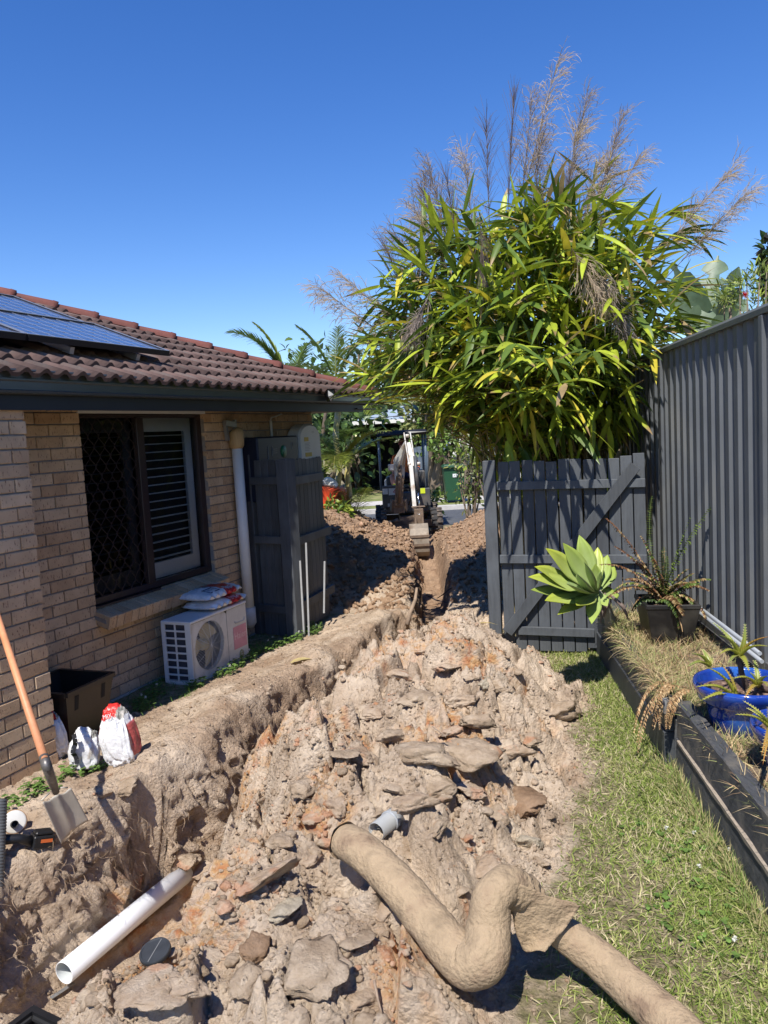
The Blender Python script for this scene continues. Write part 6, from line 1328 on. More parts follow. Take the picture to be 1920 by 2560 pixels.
# ------------------------------------------------------------------ drainage pipe pieces, rolled geotextile pipe, tools
def pvc_pipe():
    a = G(148, 2438, -.50) ; a = Vector((-1.62, 3.50, HZ(-1.50, 3.75) + .055)); a = G(160, 2433, -.50); b = G(436, 2205, -.50); d = (b - a).normalized(); e = b + d * .10
    T = thing('pvc_pipe', 'white stormwater pipe lying open ended in the bottom of the trench', 'pipe', a)
    R = d.to_track_quat('Z', 'Y').to_matrix(); L = (e - a).length
    mb = MB(); mb.lathe(a, [(.053, .0), (.055, .002), (.055, L), (.050, L), (.050, .0), (.053, 0)], 32, R=R); mb.build('pipe', M['pvc'], T)
    mb = MB(); mb.lathe(a, [(.0498, .0), (.0500, .5)], 32, R=R); mb.build('bore', mat('pipe_bore', (.55, .58, .58), .4, .1, 6, 0), T)
pvc_pipe()
def sock_pipe():
    sm = mat('muddy_geotextile', (.36, .265, .165), .97, .32, 9, 1.0, 70, stain=(.22, .15, .095), stains=9, dist=.009)
    T = thing('geotextile_pipe', 'kinked drainage pipe in a muddy brown fabric sock lying across the spoil onto the lawn', 'drain pipe', G(1150, 2300, .15))
    path = [((858, 2100), .40), ((905, 2125), .40), ((985, 2200), .36), ((1060, 2290), .30), ((1120, 2365), .25), ((1170, 2410), .22), ((1215, 2395), .26), ((1222, 2320), .32), ((1225, 2250), .40), ((1258, 2210), .43), ((1305, 2235), .36), ((1350, 2290), .27), ((1420, 2340), .20), ((1500, 2400), .15), ((1590, 2480), .12), ((1690, 2570), .10), ((1800, 2680), .09)]
    K = [np.array(G(x, y, z)) for (x, y), z in path]
    for p in K: p[2] = max(p[2], HZ(p[0], p[1]) + .05)
    # smooth resample
    K = np.array(K); t = np.concatenate([[0], np.cumsum(np.linalg.norm(np.diff(K, axis=0), axis=1))]); N = 190; s = np.linspace(0, t[-1], N)
    P = np.stack([np.interp(s, t, K[:, i]) for i in range(3)], -1)
    for _ in range(4): P[1:-1] = .25 * P[:-2] + .5 * P[1:-1] + .25 * P[2:]
    Rr = np.interp(s / t[-1], [0, .02, .3, .36, .42, .5, .58, .66, .72, 1], [.062, .069, .074, .086, .078, .066, .068, .054, .062, .072])
    n = 40; V = []; prev = None
    for i in range(N):
        d = nrm(P[min(i + 1, N - 1)] - P[max(i - 1, 0)]); x = nrm(np.cross(d, [0, 0, 1])) if prev is None else nrm(prev - d * np.dot(prev, d)); prev = x; y = np.cross(d, x)
        for k in range(n):
            a = 2 * np.pi * k / n; w = 1.0
            V.append((P[i], x, y, a, Rr[i], i))
    a = np.array([v[3] for v in V]); si = np.array([v[5] for v in V]) / N
    wr = fbm(a * 1.3 + 40, si * 46, 611, 4, .55) * .060 + np.abs(fbm(si * 85 + np.cos(a) * 1.2, a * 1.0, 617, 2)) * .030 + fbm(si * 150 + np.cos(a), np.sin(a) * 2, 621, 2) * .12 * np.exp(-((si - .56) / .06) ** 2) + .055 * np.sin(si * 330 + np.cos(a) * 2) * np.exp(-((si - .58) / .05) ** 2)
    V = np.array([v[0] + (v[1] * math.cos(v[3]) + v[2] * math.sin(v[3]) * .96) * v[4] * (1 + q) for v, q in zip(V, wr)])
    i = np.arange(N - 1)[:, None] * n + np.arange(n)[None, :]; j = np.arange(N - 1)[:, None] * n + (np.arange(n)[None, :] + 1) % n; Q = np.stack([i, j, j + n, i + n], -1).reshape(-1, 4)
    np_mesh('sock', V, Q, sm, parent=T, origin=tuple(K[5]), smooth=True)
    # closed end and the loose flap of fabric
    mb = MB(); c = P[0]; d = nrm(P[0] - P[2]); x = nrm(np.cross(d, [0, 0, 1])); y = np.cross(d, x); vs = [c + d * .022]
    for rr, o in ((.030, .020), (.055, .012), (.072, -.004)):
        for k in range(20): a = 2 * math.pi * k / 20; vs.append(c + d * (o + .004 * math.sin(a * 5)) + (x * math.cos(a) + y * math.sin(a)) * rr)
    mb.add(vs, [(0, 1 + k, 1 + (k + 1) % 20) for k in range(20)] + [(1 + q * 20 + k, 1 + (q + 1) * 20 + k, 1 + (q + 1) * 20 + (k + 1) % 20, 1 + q * 20 + (k + 1) % 20) for q in range(2) for k in range(20)], True); mb.build('folded_end', sm, T)
    a0, a1, a2, a3 = G(1268, 2205, .46), G(1452, 2270, .33), G(1300, 2415, .17), G(1285, 2330, .25)
    m_ = 26; V = []
    for i in range(m_ + 1):
        for j in range(m_ + 1):
            u, v = i / m_, j / m_; p = (a0 * (1 - u) + a1 * u) * (1 - v) + (a3 * (1 - u) + a2.lerp(G(1362, 2385, .20), u) * u) * v
            n_ = float(fbm(np.array([u * 3]), np.array([v * 2.2]), 631, 3)[0]); V.append((p + Vector((0, -.35, .7)) * (.035 * n_ + .025 * math.sin(u * 7 + v) * v))[:])
    i = np.arange(m_)[:, None] * (m_ + 1) + np.arange(m_)[None, :]; Q = np.stack([i, i + 1, i + m_ + 2, i + m_ + 1], -1).reshape(-1, 4)
    o = np_mesh('loose_flap', V, Q, sm, parent=T, origin=tuple(a0), smooth=True); md = o.modifiers.new('solid', 'SOLIDIFY'); md.thickness = .003
    mb = MB()
    for (x_, y_) in ((1272, 2350), (1275, 2362), (1268, 2420)):
        p = G(x_, y_, .30)
sock_pipe()
p = G(965, 2060, HZ(-.06, 3.18) + .05); T = thing('pipe_coupling', 'clear grey plastic pipe coupling lying on the spoil heap above the fabric pipe', 'coupling', p)
cm_, t_, b_ = nt('translucent_plastic'); b_.inputs['Base Color'].default_value = (.55, .56, .55, 1); b_.inputs['Roughness'].default_value = .18; b_.inputs['Transmission Weight'].default_value = .45; b_.inputs['IOR'].default_value = 1.3
d = (G(1000, 2030, p.z) - G(930, 2085, p.z)).normalized(); R = d.to_track_quat('Z', 'Y').to_matrix(); mb = MB(); mb.lathe(p - d * .075, [(.037, 0), (.039, .002), (.039, .10), (.043, .105), (.043, .15), (.040, .15), (.036, .10), (.036, 0), (.037, 0)], 28, R=R); mb.build('sleeve', cm_, T)
mb = MB(); mb.lathe(p - d * .075, [(.0395, .098), (.0445, .100), (.0445, .106), (.0395, .108)], 28, R=R); mb.build('collar', M['greypvc'], T)
# black disc cap
cx, cy, cz = GH(390, 2400); cz += .008; T = thing('black_lid', 'round flat black plastic lid lying on the spoil beside the white pipe', 'lid', (cx, cy, cz + .01))
Rl = Matrix.Rotation(rad(14), 3, 'X') @ Matrix.Rotation(rad(-6), 3, 'Y'); mb = MB(); mb.lathe((cx, cy, cz + .020), [(.0005, .006), (.046, .006), (.048, .008), (.053, .008), (.055, .004), (.055, -.006), (.0005, -.006)], 40, R=Rl, smooth=False); mb.build('disc', mat('grey_black_rubber', (.03, .033, .037), .55, .25, 18, .08, 60), T)
mb = MB(); mb.bar(Vector((cx, cy, cz + .020)) + Rl @ Vector((-.014, -.05, .0068)), Vector((cx, cy, cz + .020)) + Rl @ Vector((.014, .05, .0068)), .003, .001, Rl @ Vector((0, 0, 1))); mb.build('mould_line', mat('dusty_line', (.16, .16, .155), .8, .1, 5, 0), T)
# pit frame at the bottom left corner
T = thing('drain_pit', 'corner of a black square drain pit at the bottom left of the photo', 'drain pit', (-1.28, 2.34, -.2)); pz = -.10
c4 = G(84, 2512, pz); c5 = G(200, 2568, pz); e1 = (c5 - c4).normalized(); e2 = Vector((-e1.y, e1.x, 0)) * -1; e2 = e2 if e2.y < 0 else -e2
mb = MB(); S_ = .36
cs4 = [c4, c4 + e1 * S_, c4 + e1 * S_ + e2 * S_, c4 + e2 * S_]; mid = sum(cs4, Vector()) / 4
for k in range(4):
    a, b = cs4[k], cs4[(k + 1) % 4]; ia, ib = a.lerp(mid, .14), b.lerp(mid, .14); mb.add([a, b, ib, ia, a - up3 * .3, b - up3 * .3, ib - up3 * .3, ia - up3 * .3], [(0, 1, 2, 3), (4, 5, 1, 0), (3, 2, 6, 7)], False)
mb.build('frame', M['black'], T); mb = MB()
for k in range(4):
    a, b = cs4[k].lerp(mid, .17), cs4[(k + 1) % 4].lerp(mid, .17); mb.bar(a - up3 * .02, b - up3 * .02, .012, .012)
mb.build('inner_ledge', mat('dark_grey_plastic', (.03, .03, .03), .4, .1, 8, .05), T); mb = MB(); mb.quad(*[q - up3 * .28 for q in cs4]); mb.build('floor', M['dark'], T)

# shovel
def shovel():
    top = G(-30, 1530, 1.02); top = WPX(0, 1545, -.62); bl = G(122, 1960, .20); tip = Vector((-1.66, 3.80, .02)); sock = WPX(112, 1905, -.95)
    heel = G(160, 1990, .33); tipc = G(165, 2088, .03); nrm_ = None
    T = thing('shovel', 'long handled square shovel with an orange timber shaft leaning beside the brick corner', 'shovel', tipc)
    p0 = WPX(-40, 1440, -.60); p1 = G(112, 1900, .60); 
    d = (p0 - p1).normalized(); mb = MB(); mb.tube([p0 + d * .35, p0, p0.lerp(p1, .5), p1], [.0175, .0175, .018, .019], 14); mb.build('shaft', mat('orange_timber_shaft', (.62, .27, .13), .5, .12, 6, .08, 30, stretch=(4, 4, 1), stain=(.50, .22, .10), stains=6), T)
    st = mat('dusty_steel', (.44, .40, .33), .45, .18, 7, .15, 30, metal=.1, stain=(.50, .43, .33), stains=5)
    hl = G(140, 1980, .36); mb = MB(); mb.tube([p1 + d * .02, p1 - d * .04, p1.lerp(hl, .6), hl], [.0215, .022, .021, .016], 14); mb.build('socket', mat('scuffed_socket', (.14, .13, .12), .45, .6, 14, .15, 30, metal=.5), T)
    A_, B_, C_, D_ = G(100, 2003, .30), G(171, 1968, .30), G(215, 2050, .09), G(147, 2108, .05)
    n = 18; V = []
    for i in range(n + 1):
        for j in range(n + 1):
            u, v = i / n, j / n; e = A_.lerp(B_, u).lerp(D_.lerp(C_, u), v); nn = (B_ - A_).cross(D_ - A_).normalized(); nn = nn if nn.y < 0 else -nn
            dish = (abs(2 * u - 1) ** 2) * .020 + .022 * math.exp(-((u - .5) / .10) ** 2) * (1 - v) ** .7; sh = .018 * (1 - math.cos((u - .5) * 4 * math.pi)) / 2 * (1 if True else 0) * (1 - v) ** 6
            V.append((e + nn * dish + (D_ - A_).normalized() * sh)[:])
    i = np.arange(n)[:, None] * (n + 1) + np.arange(n)[None, :]; Q = np.stack([i, i + 1, i + n + 2, i + n + 1], -1).reshape(-1, 4)
    o = np_mesh('blade', V, Q, st, parent=T, origin=tuple(A_), smooth=True); md = o.modifiers.new('s', 'SOLIDIFY'); md.thickness = .0022
    for q0_, q1_ in ((A_.lerp(B_, .04), A_.lerp(B_, .3)), (A_.lerp(B_, .97), A_.lerp(B_, .7))): mb = MB(); mb.tube([q0_, q1_ + Vector((0, .01, .014))], .004, 6); mb.build('rolled_tread', st, T)
shovel()
# things in the hollow at the left edge
T = thing('grey_pipe_offcut', 'upright ribbed dark grey pipe offcut cut by the left edge of the photo', 'pipe', G(-10, 2240, -.05)); a = G(-12, 2235, -.08); b = G(-2, 2005, .28) ; dd = (b - a).normalized(); R = dd.to_track_quat('Z', 'Y').to_matrix(); L = (b - a).length
mb = MB(); prof = []; z = 0
while z < L: prof += [(.0375, z), (.0375, z + .006), (.0355, z + .008), (.0355, z + .012)]; z += .014
mb.lathe(a, prof + [(.038, z), (.034, z), (.034, z - .2)], 28, R=R); mb.build('ribbed_wall', mat('grey_ribbed_plastic', (.10, .105, .105), .5, .2, 12, .1), T)
mb = MB(); mb.lathe(a, [(.0338, .05), (.0338, z - .002)], 24, R=R); mb.build('bore', M['offwhite'], T)
c = G(38, 2072, .05); c.z = HZ(c.x, c.y) + .05; T = thing('valve_cap', 'white flanged pipe cap with a black spigot lying in the hollow by the shovel', 'pipe cap', c); R = (CAMP + Vector((.6, 0, .2)) - c).normalized().to_track_quat('Z', 'Y').to_matrix()
mb = MB(); mb.lathe(c, [(.05, -.05), (.05, -.012), (.056, -.010), (.058, .0), (.056, .006), (.048, .008), (.0005, .008)], 32, R=R); mb.build('cap', M['offwhite'], T)
mb = MB(); mb.lathe(c, [(.0562, .001), (.060, .002), (.060, .005), (.0562, .006)], 32, R=R); mb.build('rust_ring', mat('rusty_ring', (.35, .2, .1), .8, .3, 30, .2), T)
mb = MB(); mb.lathe(c + R @ Vector((-.005, -.012, 0)), [(.018, .0), (.018, .05), (.014, .05), (.014, .02), (.0005, .02)], 20, R=R); mb.build('spigot', M['black'], T)
c = G(85, 2160, -.05); c.z = HZ(c.x, c.y) + .05; T = thing('power_tool', 'black cordless tool with an orange marked battery lying in shadow in the hollow', 'power tool', c); R = Matrix.Rotation(rad(38), 3, 'Z') @ Matrix.Rotation(rad(14), 3, 'Y')
mb = MB(); mb.box(c + R @ Vector((.05, 0, .0)), (.10, .075, .062), R); mb.box(c + R @ Vector((.05, 0, .040)), (.085, .06, .018), R); mb.build('battery', M['black'], T, bevel=.006)
mb = MB(); mb.box(c + R @ Vector((.06, -.0385, .008)), (.055, .002, .016), R); mb.build('orange_mark', mat('orange_print', (.55, .12, .03), .5, .1, 5, 0), T)
mb = MB(); mb.tube([c + R @ Vector((.0, 0, .0)), c + R @ Vector((-.06, .01, .015)), c + R @ Vector((-.12, .03, .01)), c + R @ Vector((-.17, .03, -.02))], [.026, .022, .026, .034], 12); mb.box(c + R @ Vector((-.17, .03, -.03)), (.07, .12, .05), R); mb.build('handle', M['black'], T)
mb = MB(); a, b = G(95, 2170, .04), G(150, 2108, .10); a.z = HZ(a.x, a.y) + .02; b.z = HZ(b.x, b.y) + .02; mb.bar(a, b, .022, .003); mb.build('steel_strip', M['steelgrey'], None, label='flat grey steel strip on the lip of the hollow below the shovel', cat='strip')

# ------------------------------------------------------------------ clods, stones, roots, fallen leaves
def clod(px, py, z, s, mt, label, flat=1.0, yaw=None, group='clods on the spoil heap', k=None, name='soil_clod', sink=.75):
    p = GH(px, py); p.y += .03
    V, Tt = ROCKS[(k if k is not None else int(RNG.integers(7))) % 7]; a = RNG.uniform(0, 6.28) if yaw is None else yaw; c, sn = math.cos(a), math.sin(a); tx = RNG.uniform(-.5, .5); R = np.array([[c, -sn, 0], [sn, c, 0], [0, 0, 1]]) @ np.array([[1, 0, 0], [0, math.cos(tx), -math.sin(tx)], [0, math.sin(tx), math.cos(tx)]])
    s3 = np.array([1, 1, .72]) * np.array(s if isinstance(s, (tuple, list)) else (s, s * .8, s * .7)) ; V2 = (V * s3) @ R.T + np.array([p.x, p.y, p.z + s3[2] * .6 * (1 - sink)])
    o = np_mesh(name, V2, Tt, M[mt], origin=(p.x, p.y, p.z), smooth=False, label=label, cat='clod' if name == 'soil_clod' else 'stone', group=group)
    o.data.polygons.foreach_set('use_smooth', [True] * len(o.data.polygons)); return o
CL = [((1075, 1905), .42, (.19, .16, .14), 'clod', 'largest rounded grey brown clod in the middle of the spoil heap', 0), ((1180, 1905), .40, (.24, .18, .15), 'clod', 'broad grainy slab of soil overhanging a dark gap on the right of the heap', 1), ((1400, 1790), .10, (.22, .18, .20), 'clod', 'big sunlit clod standing on the lawn edge, right end of the heap', 2),
      ((1310, 2020), .22, (.22, .14, .13), 'clodfar', 'darker brown clod with a shaded underside at the lawn edge', 3), ((1320, 2120), .10, (.10, .09, .10), 'clodpale', 'small pale grey angular block beside the bare lawn patch', 4), ((1355, 2170), .05, (.07, .05, .05), 'clod', 'small rounded clod just below the pale angular block', 5),
      ((1020, 2140), .36, (.12, .10, .09), 'clod', 'round hairy clod touching the clear plastic coupling', 6), ((790, 2085), .34, (.09, .08, .08), 'clodclay', 'orange and white clay lump at the closed end of the fabric pipe', 1), ((840, 2030), .36, (.10, .08, .09), 'clodclay', 'clay streaked lump with a hole above the fabric pipe end', 2),
      ((700, 2300), .22, (.13, .10, .09), 'clodpale', 'pale grey clod above a dark crack left of the fabric pipe', 3), ((660, 2215), .24, (.20, .12, .08), 'clodclay', 'flat yellow streaked clay slab on the near heap', 4), ((790, 2430), .20, (.22, .16, .11), 'clod', 'huge smooth edged slab low in the foreground centre', 5),
      ((960, 2290), .26, (.17, .12, .11), 'clodclay', 'pinkish crumbly slab beside the bend of the fabric pipe', 6), ((640, 2395), .18, (.10, .08, .07), 'clodfar', 'brown hollow broken clod in the near foreground', 0), ((1000, 1700), .42, (.17, .11, .10), 'clodclay', 'pinkish broken slab pile near the gate post', 1), ((1120, 1680), .40, (.16, .11, .10), 'clodclay', 'curled pale soil slab at the top of the heap by the gate', 3),
      ((1150, 1760), .42, (.18, .12, .10), 'clodclay', 'long ridge of reddish crumbled clay below the top of the heap', 5), ((900, 1950), .34, (.12, .10, .09), 'clodclay', 'orange faced clay clod left of the large rounded clod', 2), ((980, 1860), .38, (.11, .09, .10), 'clod', 'upright brown clod at the left shoulder of the heap', 4), ((760, 1990), .24, (.11, .09, .08), 'clod', 'brown clod on the rim of the trench left of the heap', 6),
      ((1045, 2020), .38, (.13, .09, .09), 'clodclay', 'clay lump under the overhanging slab in the heap centre', 0), ((1230, 2190), .26, (.12, .09, .07), 'clodclay', 'white and pink crumbly lump right of the hairy clod', 1), ((520, 2440), .12, (.14, .10, .07), 'clodclay', 'orange clay lump below the black lid', 2), ((305, 1985), .12, (.12, .10, .11), 'clod', 'ochre edged clod between the shovel and the tall torn bag', 3), ((380, 2520), .08, (.16, .12, .06), 'clodclay', 'smooth cream clay smear at the bottom edge', 4),
      ((1200, 1830), .42, (.15, .11, .11), 'clod', 'brown clod with deep shadow under its front edge', 6), ((1290, 1900), .26, (.14, .11, .10), 'clodclay', 'reddish clod on the right flank of the heap', 0), ((1240, 2060), .28, (.15, .10, .09), 'clod', 'flat grey clod right of the dark gap', 2)]
LUMPS = ['brown lump on the left shoulder of the heap, high up',
    'clay lump at the rim of the trench near the heap top',
    'lump just below the broad grainy slab',
    'lump beside the orange faced clod on the left flank',
    'reddish lump between the middle slab and the lawn edge',
    'lump between the orange clay and the clear coupling',
    'clay lump above the broad grainy slab',
    'lump on the upper right flank of the heap, by the lawn',
    'lump on the rim of the trench halfway down the heap',
    'clay lump just above the end of the white pipe',
    'lump under the bend of the fabric pipe, on the heap side',
    'lump touching the underside of the fabric pipe',
    'lump right of the clear plastic coupling',
    'lump at the bottom edge, left of centre',
    'clay lump at the bottom edge beside the drain pit',
    'lump directly above the clear plastic coupling',
    'clay lump at the very top of the heap',
    'lump near the top of the heap, closest to the gate post',
    'lump left of the closed end of the fabric pipe',
    'clay lump at the bottom edge below the big foreground slab',
    'lump on the right flank beside the lawn, below the big sunlit clod',
    'small clay lump below the orange and white clay lump']
for i_, (px_, py_, sz_, mt_) in enumerate([(1040, 1760, .10, 'clod'), (930, 1800, .08, 'clodclay'), (1100, 1980, .09, 'clod'), (860, 1900, .08, 'clod'), (1170, 1990, .10, 'clodclay'), (940, 2060, .06, 'clod'), (1130, 1840, .08, 'clodclay'), (1250, 1750, .08, 'clod'), (700, 2130, .07, 'clod'), (560, 2300, .07, 'clodclay'), (880, 2380, .09, 'clod'), (1010, 2240, .06, 'clod'), (1090, 2090, .07, 'clod'), (620, 2500, .08, 'clod'), (470, 2530, .07, 'clodclay'), (990, 1990, .07, 'clod'), (1060, 1640, .07, 'clodclay'), (1180, 1700, .06, 'clod'), (720, 2240, .05, 'clod'), (900, 2520, .08, 'clodclay'), (1330, 1860, .08, 'clod'), (780, 2170, .05, 'clodclay')]):
    clod(px_, py_, 0, (sz_ * 1.25, sz_, sz_ * .8), mt_, 'half buried ' + LUMPS[i_], k=i_ % 7, group='half buried lumps in the spoil heap', sink=.6)
clod(462, 2180, 0, (.13, .10, .11), 'clod', 'soil lump covering the far end of the white pipe', k=2, sink=.35); clod(500, 2200, 0, (.12, .10, .08), 'clodclay', 'orange streaked lump right of the far end of the white pipe', k=4, sink=.4)
for (pp, z, s, mt, lb, k) in CL: clod(pp[0], pp[1], z, s, mt, lb, k=k)
# pale curved slab of stone standing on edge
clod(1215, 1735, .38, (.04, .11, .17), 'clodpale', 'pale curved stone slab standing on edge near the top of the spoil heap', yaw=rad(-20), k=3, name='stone_slab', sink=.5)
# small lumps: stuff
def ico0(seed):
    bm = bmesh.new(); bmesh.ops.create_icosphere(bm, subdivisions=1, radius=1); r = random.Random(seed)
    for v in bm.verts: v.co *= r.uniform(.65, 1.15)
    V = np.array([v.co[:] for v in bm.verts]); T = np.array([[v.index for v in f.verts] for f in bm.faces]); bm.free(); return V, T
def rubble():
    r = np.random.default_rng(77)
    def pts(n, fx, fy, cond, zo=.0): 
        x, y = fx(n), fy(n); z, soil, heapm, wallm, flo, far, big = field(x, y); k = cond(x, y, soil, heapm, flo); return np.stack([x, y, z + zo], -1)[k]
    P = pts(90000, lambda n: r.uniform(-2.3, 1.5, n), lambda n: 1.9 + 5.6 * r.uniform(0, 1, n) ** 1.3, lambda x, y, s, h, f: (s > .5) & (r.uniform(0, 1, len(x)) < .18 + .8 * h * sst(-.3, .5, fbm(x * 2, y * 2, 701, 2)))); P = P[:42000]
    sz = .003 + .011 * r.uniform(0, 1, len(P)) ** 4; scatter('soil_crumbs', P, sz, M['clod'], rocks=[rock_verts(i + 81, 1, .7, .1, 3) if False else ico0(i) for i in range(12)], kind='stuff')
    P = P[::26] ; sz = .012 + .030 * r.uniform(0, 1, len(P)) ** 3; scatter('soil_lumps', P, sz, M['clod'], rocks=[rock_verts(i + 91, 2, .65, .5, 9) for i in range(10)], kind='stuff')
    P = pts(9000, lambda n: r.uniform(-1.2, 1.3, n), lambda n: 2.2 + 4.8 * r.uniform(0, 1, n), lambda x, y, s, h, f: (h > .5) & (fbm(x * 2.4, y * 2.4, 705, 2) > .0)); P = P[:1500]
    sz = .006 + .020 * r.uniform(0, 1, len(P)) ** 3; scatter('clay_crumbs', P, sz, M['clodclay'], rocks=[rock_verts(i + 51, 2, .6, .5) for i in range(6)], kind='stuff')
    x = r.uniform(-1.9, 2.2, 9000); y = r.uniform(8.6, 15.2, 9000); z, soil, h_, w_, f_, *_ = field(x, y); k = (soil > .5) & ((x < Lx(y) + .05) | (r.uniform(0, 1, 9000) < .35)) & (f_ < .3)
    P = np.stack([x, y, z + .012], -1)[k][:5200]; sz = .014 + .045 * r.uniform(0, 1, len(P)) ** 2; scatter('mound_clods', P, sz, M['clodfar'], rocks=[rock_verts(i + 61, 2, .8, .5) for i in range(6)], kind='stuff')
    P = pts(9000, lambda n: r.uniform(.4, 1.5, n), lambda n: r.uniform(2.2, 6.4, n), lambda x, y, s, h, f: (x > Ex(y) - .05) & (x < Ex(y) + .35) & (r.uniform(0, 1, len(x)) < np.exp(-((x - Ex(y)) / .16) ** 2))); P = P[:2500]
    scatter('crumbs_on_lawn', P + [0, 0, .003], .003 + .010 * r.uniform(0, 1, len(P)) ** 3, M['clod'], kind='stuff')
    A = Acc()                                            # fine torn roots on the cut face
    for i in range(900):
        y = r.uniform(3.2, 8.6); x = float(Lx(y)) + r.uniform(-.05, .10); z = r.uniform(-.35, .1); d = np.array([r.uniform(.2, 1), r.uniform(-1, .6), r.uniform(-.9, .3)]); P = curve([x, y, z], d, r.uniform(.03, .11), 5, 1.2, r.normal(0, 1, 3), 1.2); V, Q = strip_leaf(P, [.001, .001, .0009, .0008, .0005], [0, 0, 1], 0); A.add(V, Q, np.array([.42, .30, .19]) * r.uniform(.5, 1.2))
    for i in range(420):
        x, y = r.uniform(-.9, 1.0), r.uniform(2.5, 6.5); z = HZ(x, y) + .004; P = curve([x, y, z], [r.normal(), r.normal(), r.uniform(0, .6)], r.uniform(.03, .10), 5, .8, r.normal(0, 1, 3), 1.2); V, Q = strip_leaf(P, [.001, .001, .0009, .0008, .0005], [0, 0, 1], 0); A.add(V, Q, np.array([.40, .29, .18]) * r.uniform(.4, 1.2))
    A.build('fine_roots', M['straw'], kind='stuff')
rubble()
def stick(label, pts, r0, r1, mt, name='root'):
    mb = MB(); n = len(pts); mb.tube(pts, [r0 + (r1 - r0) * i / (n - 1) for i in range(n)], 8); mb.build(name, mt, None, label=label, cat='root' if name == 'root' else 'pipe')
rb = mat('dry_root', (.30, .22, .155), .9, .3, 20, .4); db = mat('dark_root', (.06, .05, .05), .8, .3, 20, .3)
stick('thick pale root leaning against the left lip of the trench near the far shadow', [AY(1018, 1562, 8.15), AY(1026, 1530, 8.2), AY(1038, 1500, 8.3), AY(1042, 1470, 8.4)], .026, .014, rb)
stick('black curved poly pipe sticking out across the trench floor', [AY(1095, 1560, 8.9), AY(1085, 1585, 8.6), AY(1065, 1600, 8.4), AY(1040, 1612, 8.2)], .022, .022, mat('black_poly_pipe', (.03, .03, .033), .5, .2, 10, .1), 'poly_pipe')
stick('thin root crossing the trench above the black curved pipe', [AY(1060, 1484, 9.3), AY(1090, 1500, 9.2), AY(1122, 1508, 9.0)], .012, .006, db)
stick('forked thin root reaching down from the right bank of the trench', [AY(1130, 1468, 9.4), AY(1105, 1488, 9.5), AY(1092, 1496, 9.6)], .009, .004, db)
stick('pale torn root lying on the far left mound', [AY(930, 1355, 12.2), AY(950, 1362, 12.0), AY(985, 1382, 11.6)], .03, .015, rb)
stick('short pale stick poking from the heap below the large rounded clod', [G(1080, 1815, .5), G(1100, 1830, .47), G(1115, 1843, .45)], .004, .003, rb)
stick('thin dark root hanging at the near edge of the foreground slab', [G(935, 2450, .22), G(945, 2500, .18), G(955, 2535, .15)], .005, .003, rb)
def flat_leaf(label, px, py, L, w, yaw, col, nm='fallen_leaf'):
    p = G(px, py, .1); p.z = HZ(p.x, p.y) + .02; A = Acc(); P = curve([p.x, p.y, p.z], [math.cos(yaw), math.sin(yaw), .25], L, 7, .8); V, Q = strip_leaf(P, w * np.array([.2, .8, 1, .9, .7, .4, .05]), [0, 0, 1], .15); A.add(V, Q, col); A.build(nm, M['leaf'], None, origin=(p.x, p.y, p.z), label=label, cat='leaf')
flat_leaf('broad yellow dead leaf lying on the bank beside the air conditioner', 728, 1680, .24, .038, rad(24), (.62, .50, .22))
flat_leaf('narrow yellow leaf lying beside the gate post foot', 1190, 1625, .20, .012, rad(5), (.55, .42, .12))
flat_leaf('straw coloured leaf stalk lying on the lawn below the gate', 1290, 1680, .20, .010, rad(-25), (.55, .36, .16))
flat_leaf('dry curled leaf at the foot of the gate', 1405, 1648, .12, .022, rad(-15), (.50, .38, .22))
flat_leaf('bright round green leaf growing at the joint post', 1680, 1884, .05, .026, rad(190), (.32, .48, .08))
mb = MB(); q = G(1815, 2190, 0)
# dead fern draped over the joint of the sleeper wall
def dead_fern():
    r = np.random.default_rng(9); T = thing('dead_fern', 'curled tan dead fern fronds draped over the joint of the sleeper wall', 'fern', (1.53, 4.30, .42)); b = np.array([1.62, 4.36, .43])
    for k in range(16):
        A = Acc(); x = r.uniform(-.06, .04); P0 = b + np.array([x, r.uniform(-.10, .12), r.uniform(0, .03)]); d = np.array([-1.0, r.uniform(-.9, .3), r.uniform(.0, .5)]); fern_frond(A, P0, d, r.uniform(.14, .34) if k > 2 else r.uniform(.40, .5), 22, .026, 3.3, [(.42, .28, .14), (.34, .20, .10), (.50, .36, .2)], r, 2.6, .0045); A.build('frond', M['straw'], parent=T, origin=tuple(P0), smooth=False)
dead_fern()

# ------------------------------------------------------------------ STREET AND NEIGHBOURS
def street():
    asph = mat('asphalt', (.075, .08, .088), .85, .2, 6, .4, 120, stain=(.10, .105, .11), stains=.8); ker = mat('pale_kerb_concrete', (.50, .47, .43), .9, .15, 5, .3, 60); verge = mat('verge_grass', (.17, .19, .06), .95, .4, 6, .8, 60, stain=(.30, .27, .13), stains=2)
    def sheet(name, y0, y1, z, m, x0=-40, x1=60, h=None):
        mb = MB()
        if h: mb.prism([(x0, y0, z), (x1, y0, z), (x1, y1, z), (x0, y1, z)], (0, 0, h))
        else: mb.quad((x0, y0, z), (x1, y0, z), (x1, y1, z), (x0, y1, z))
        o = mb.build(name, m, kind='structure')
    sheet('road', 16.6, 19.8, .004, asph); sheet('kerb', 19.8, 20.05, -.02, ker, h=.13); sheet('grass_verge', 20.05, 21.2, .085, verge); sheet('footpath', 21.2, 22.6, .09, ker); sheet('front_lawn', 22.6, 26, .088, verge)
street()
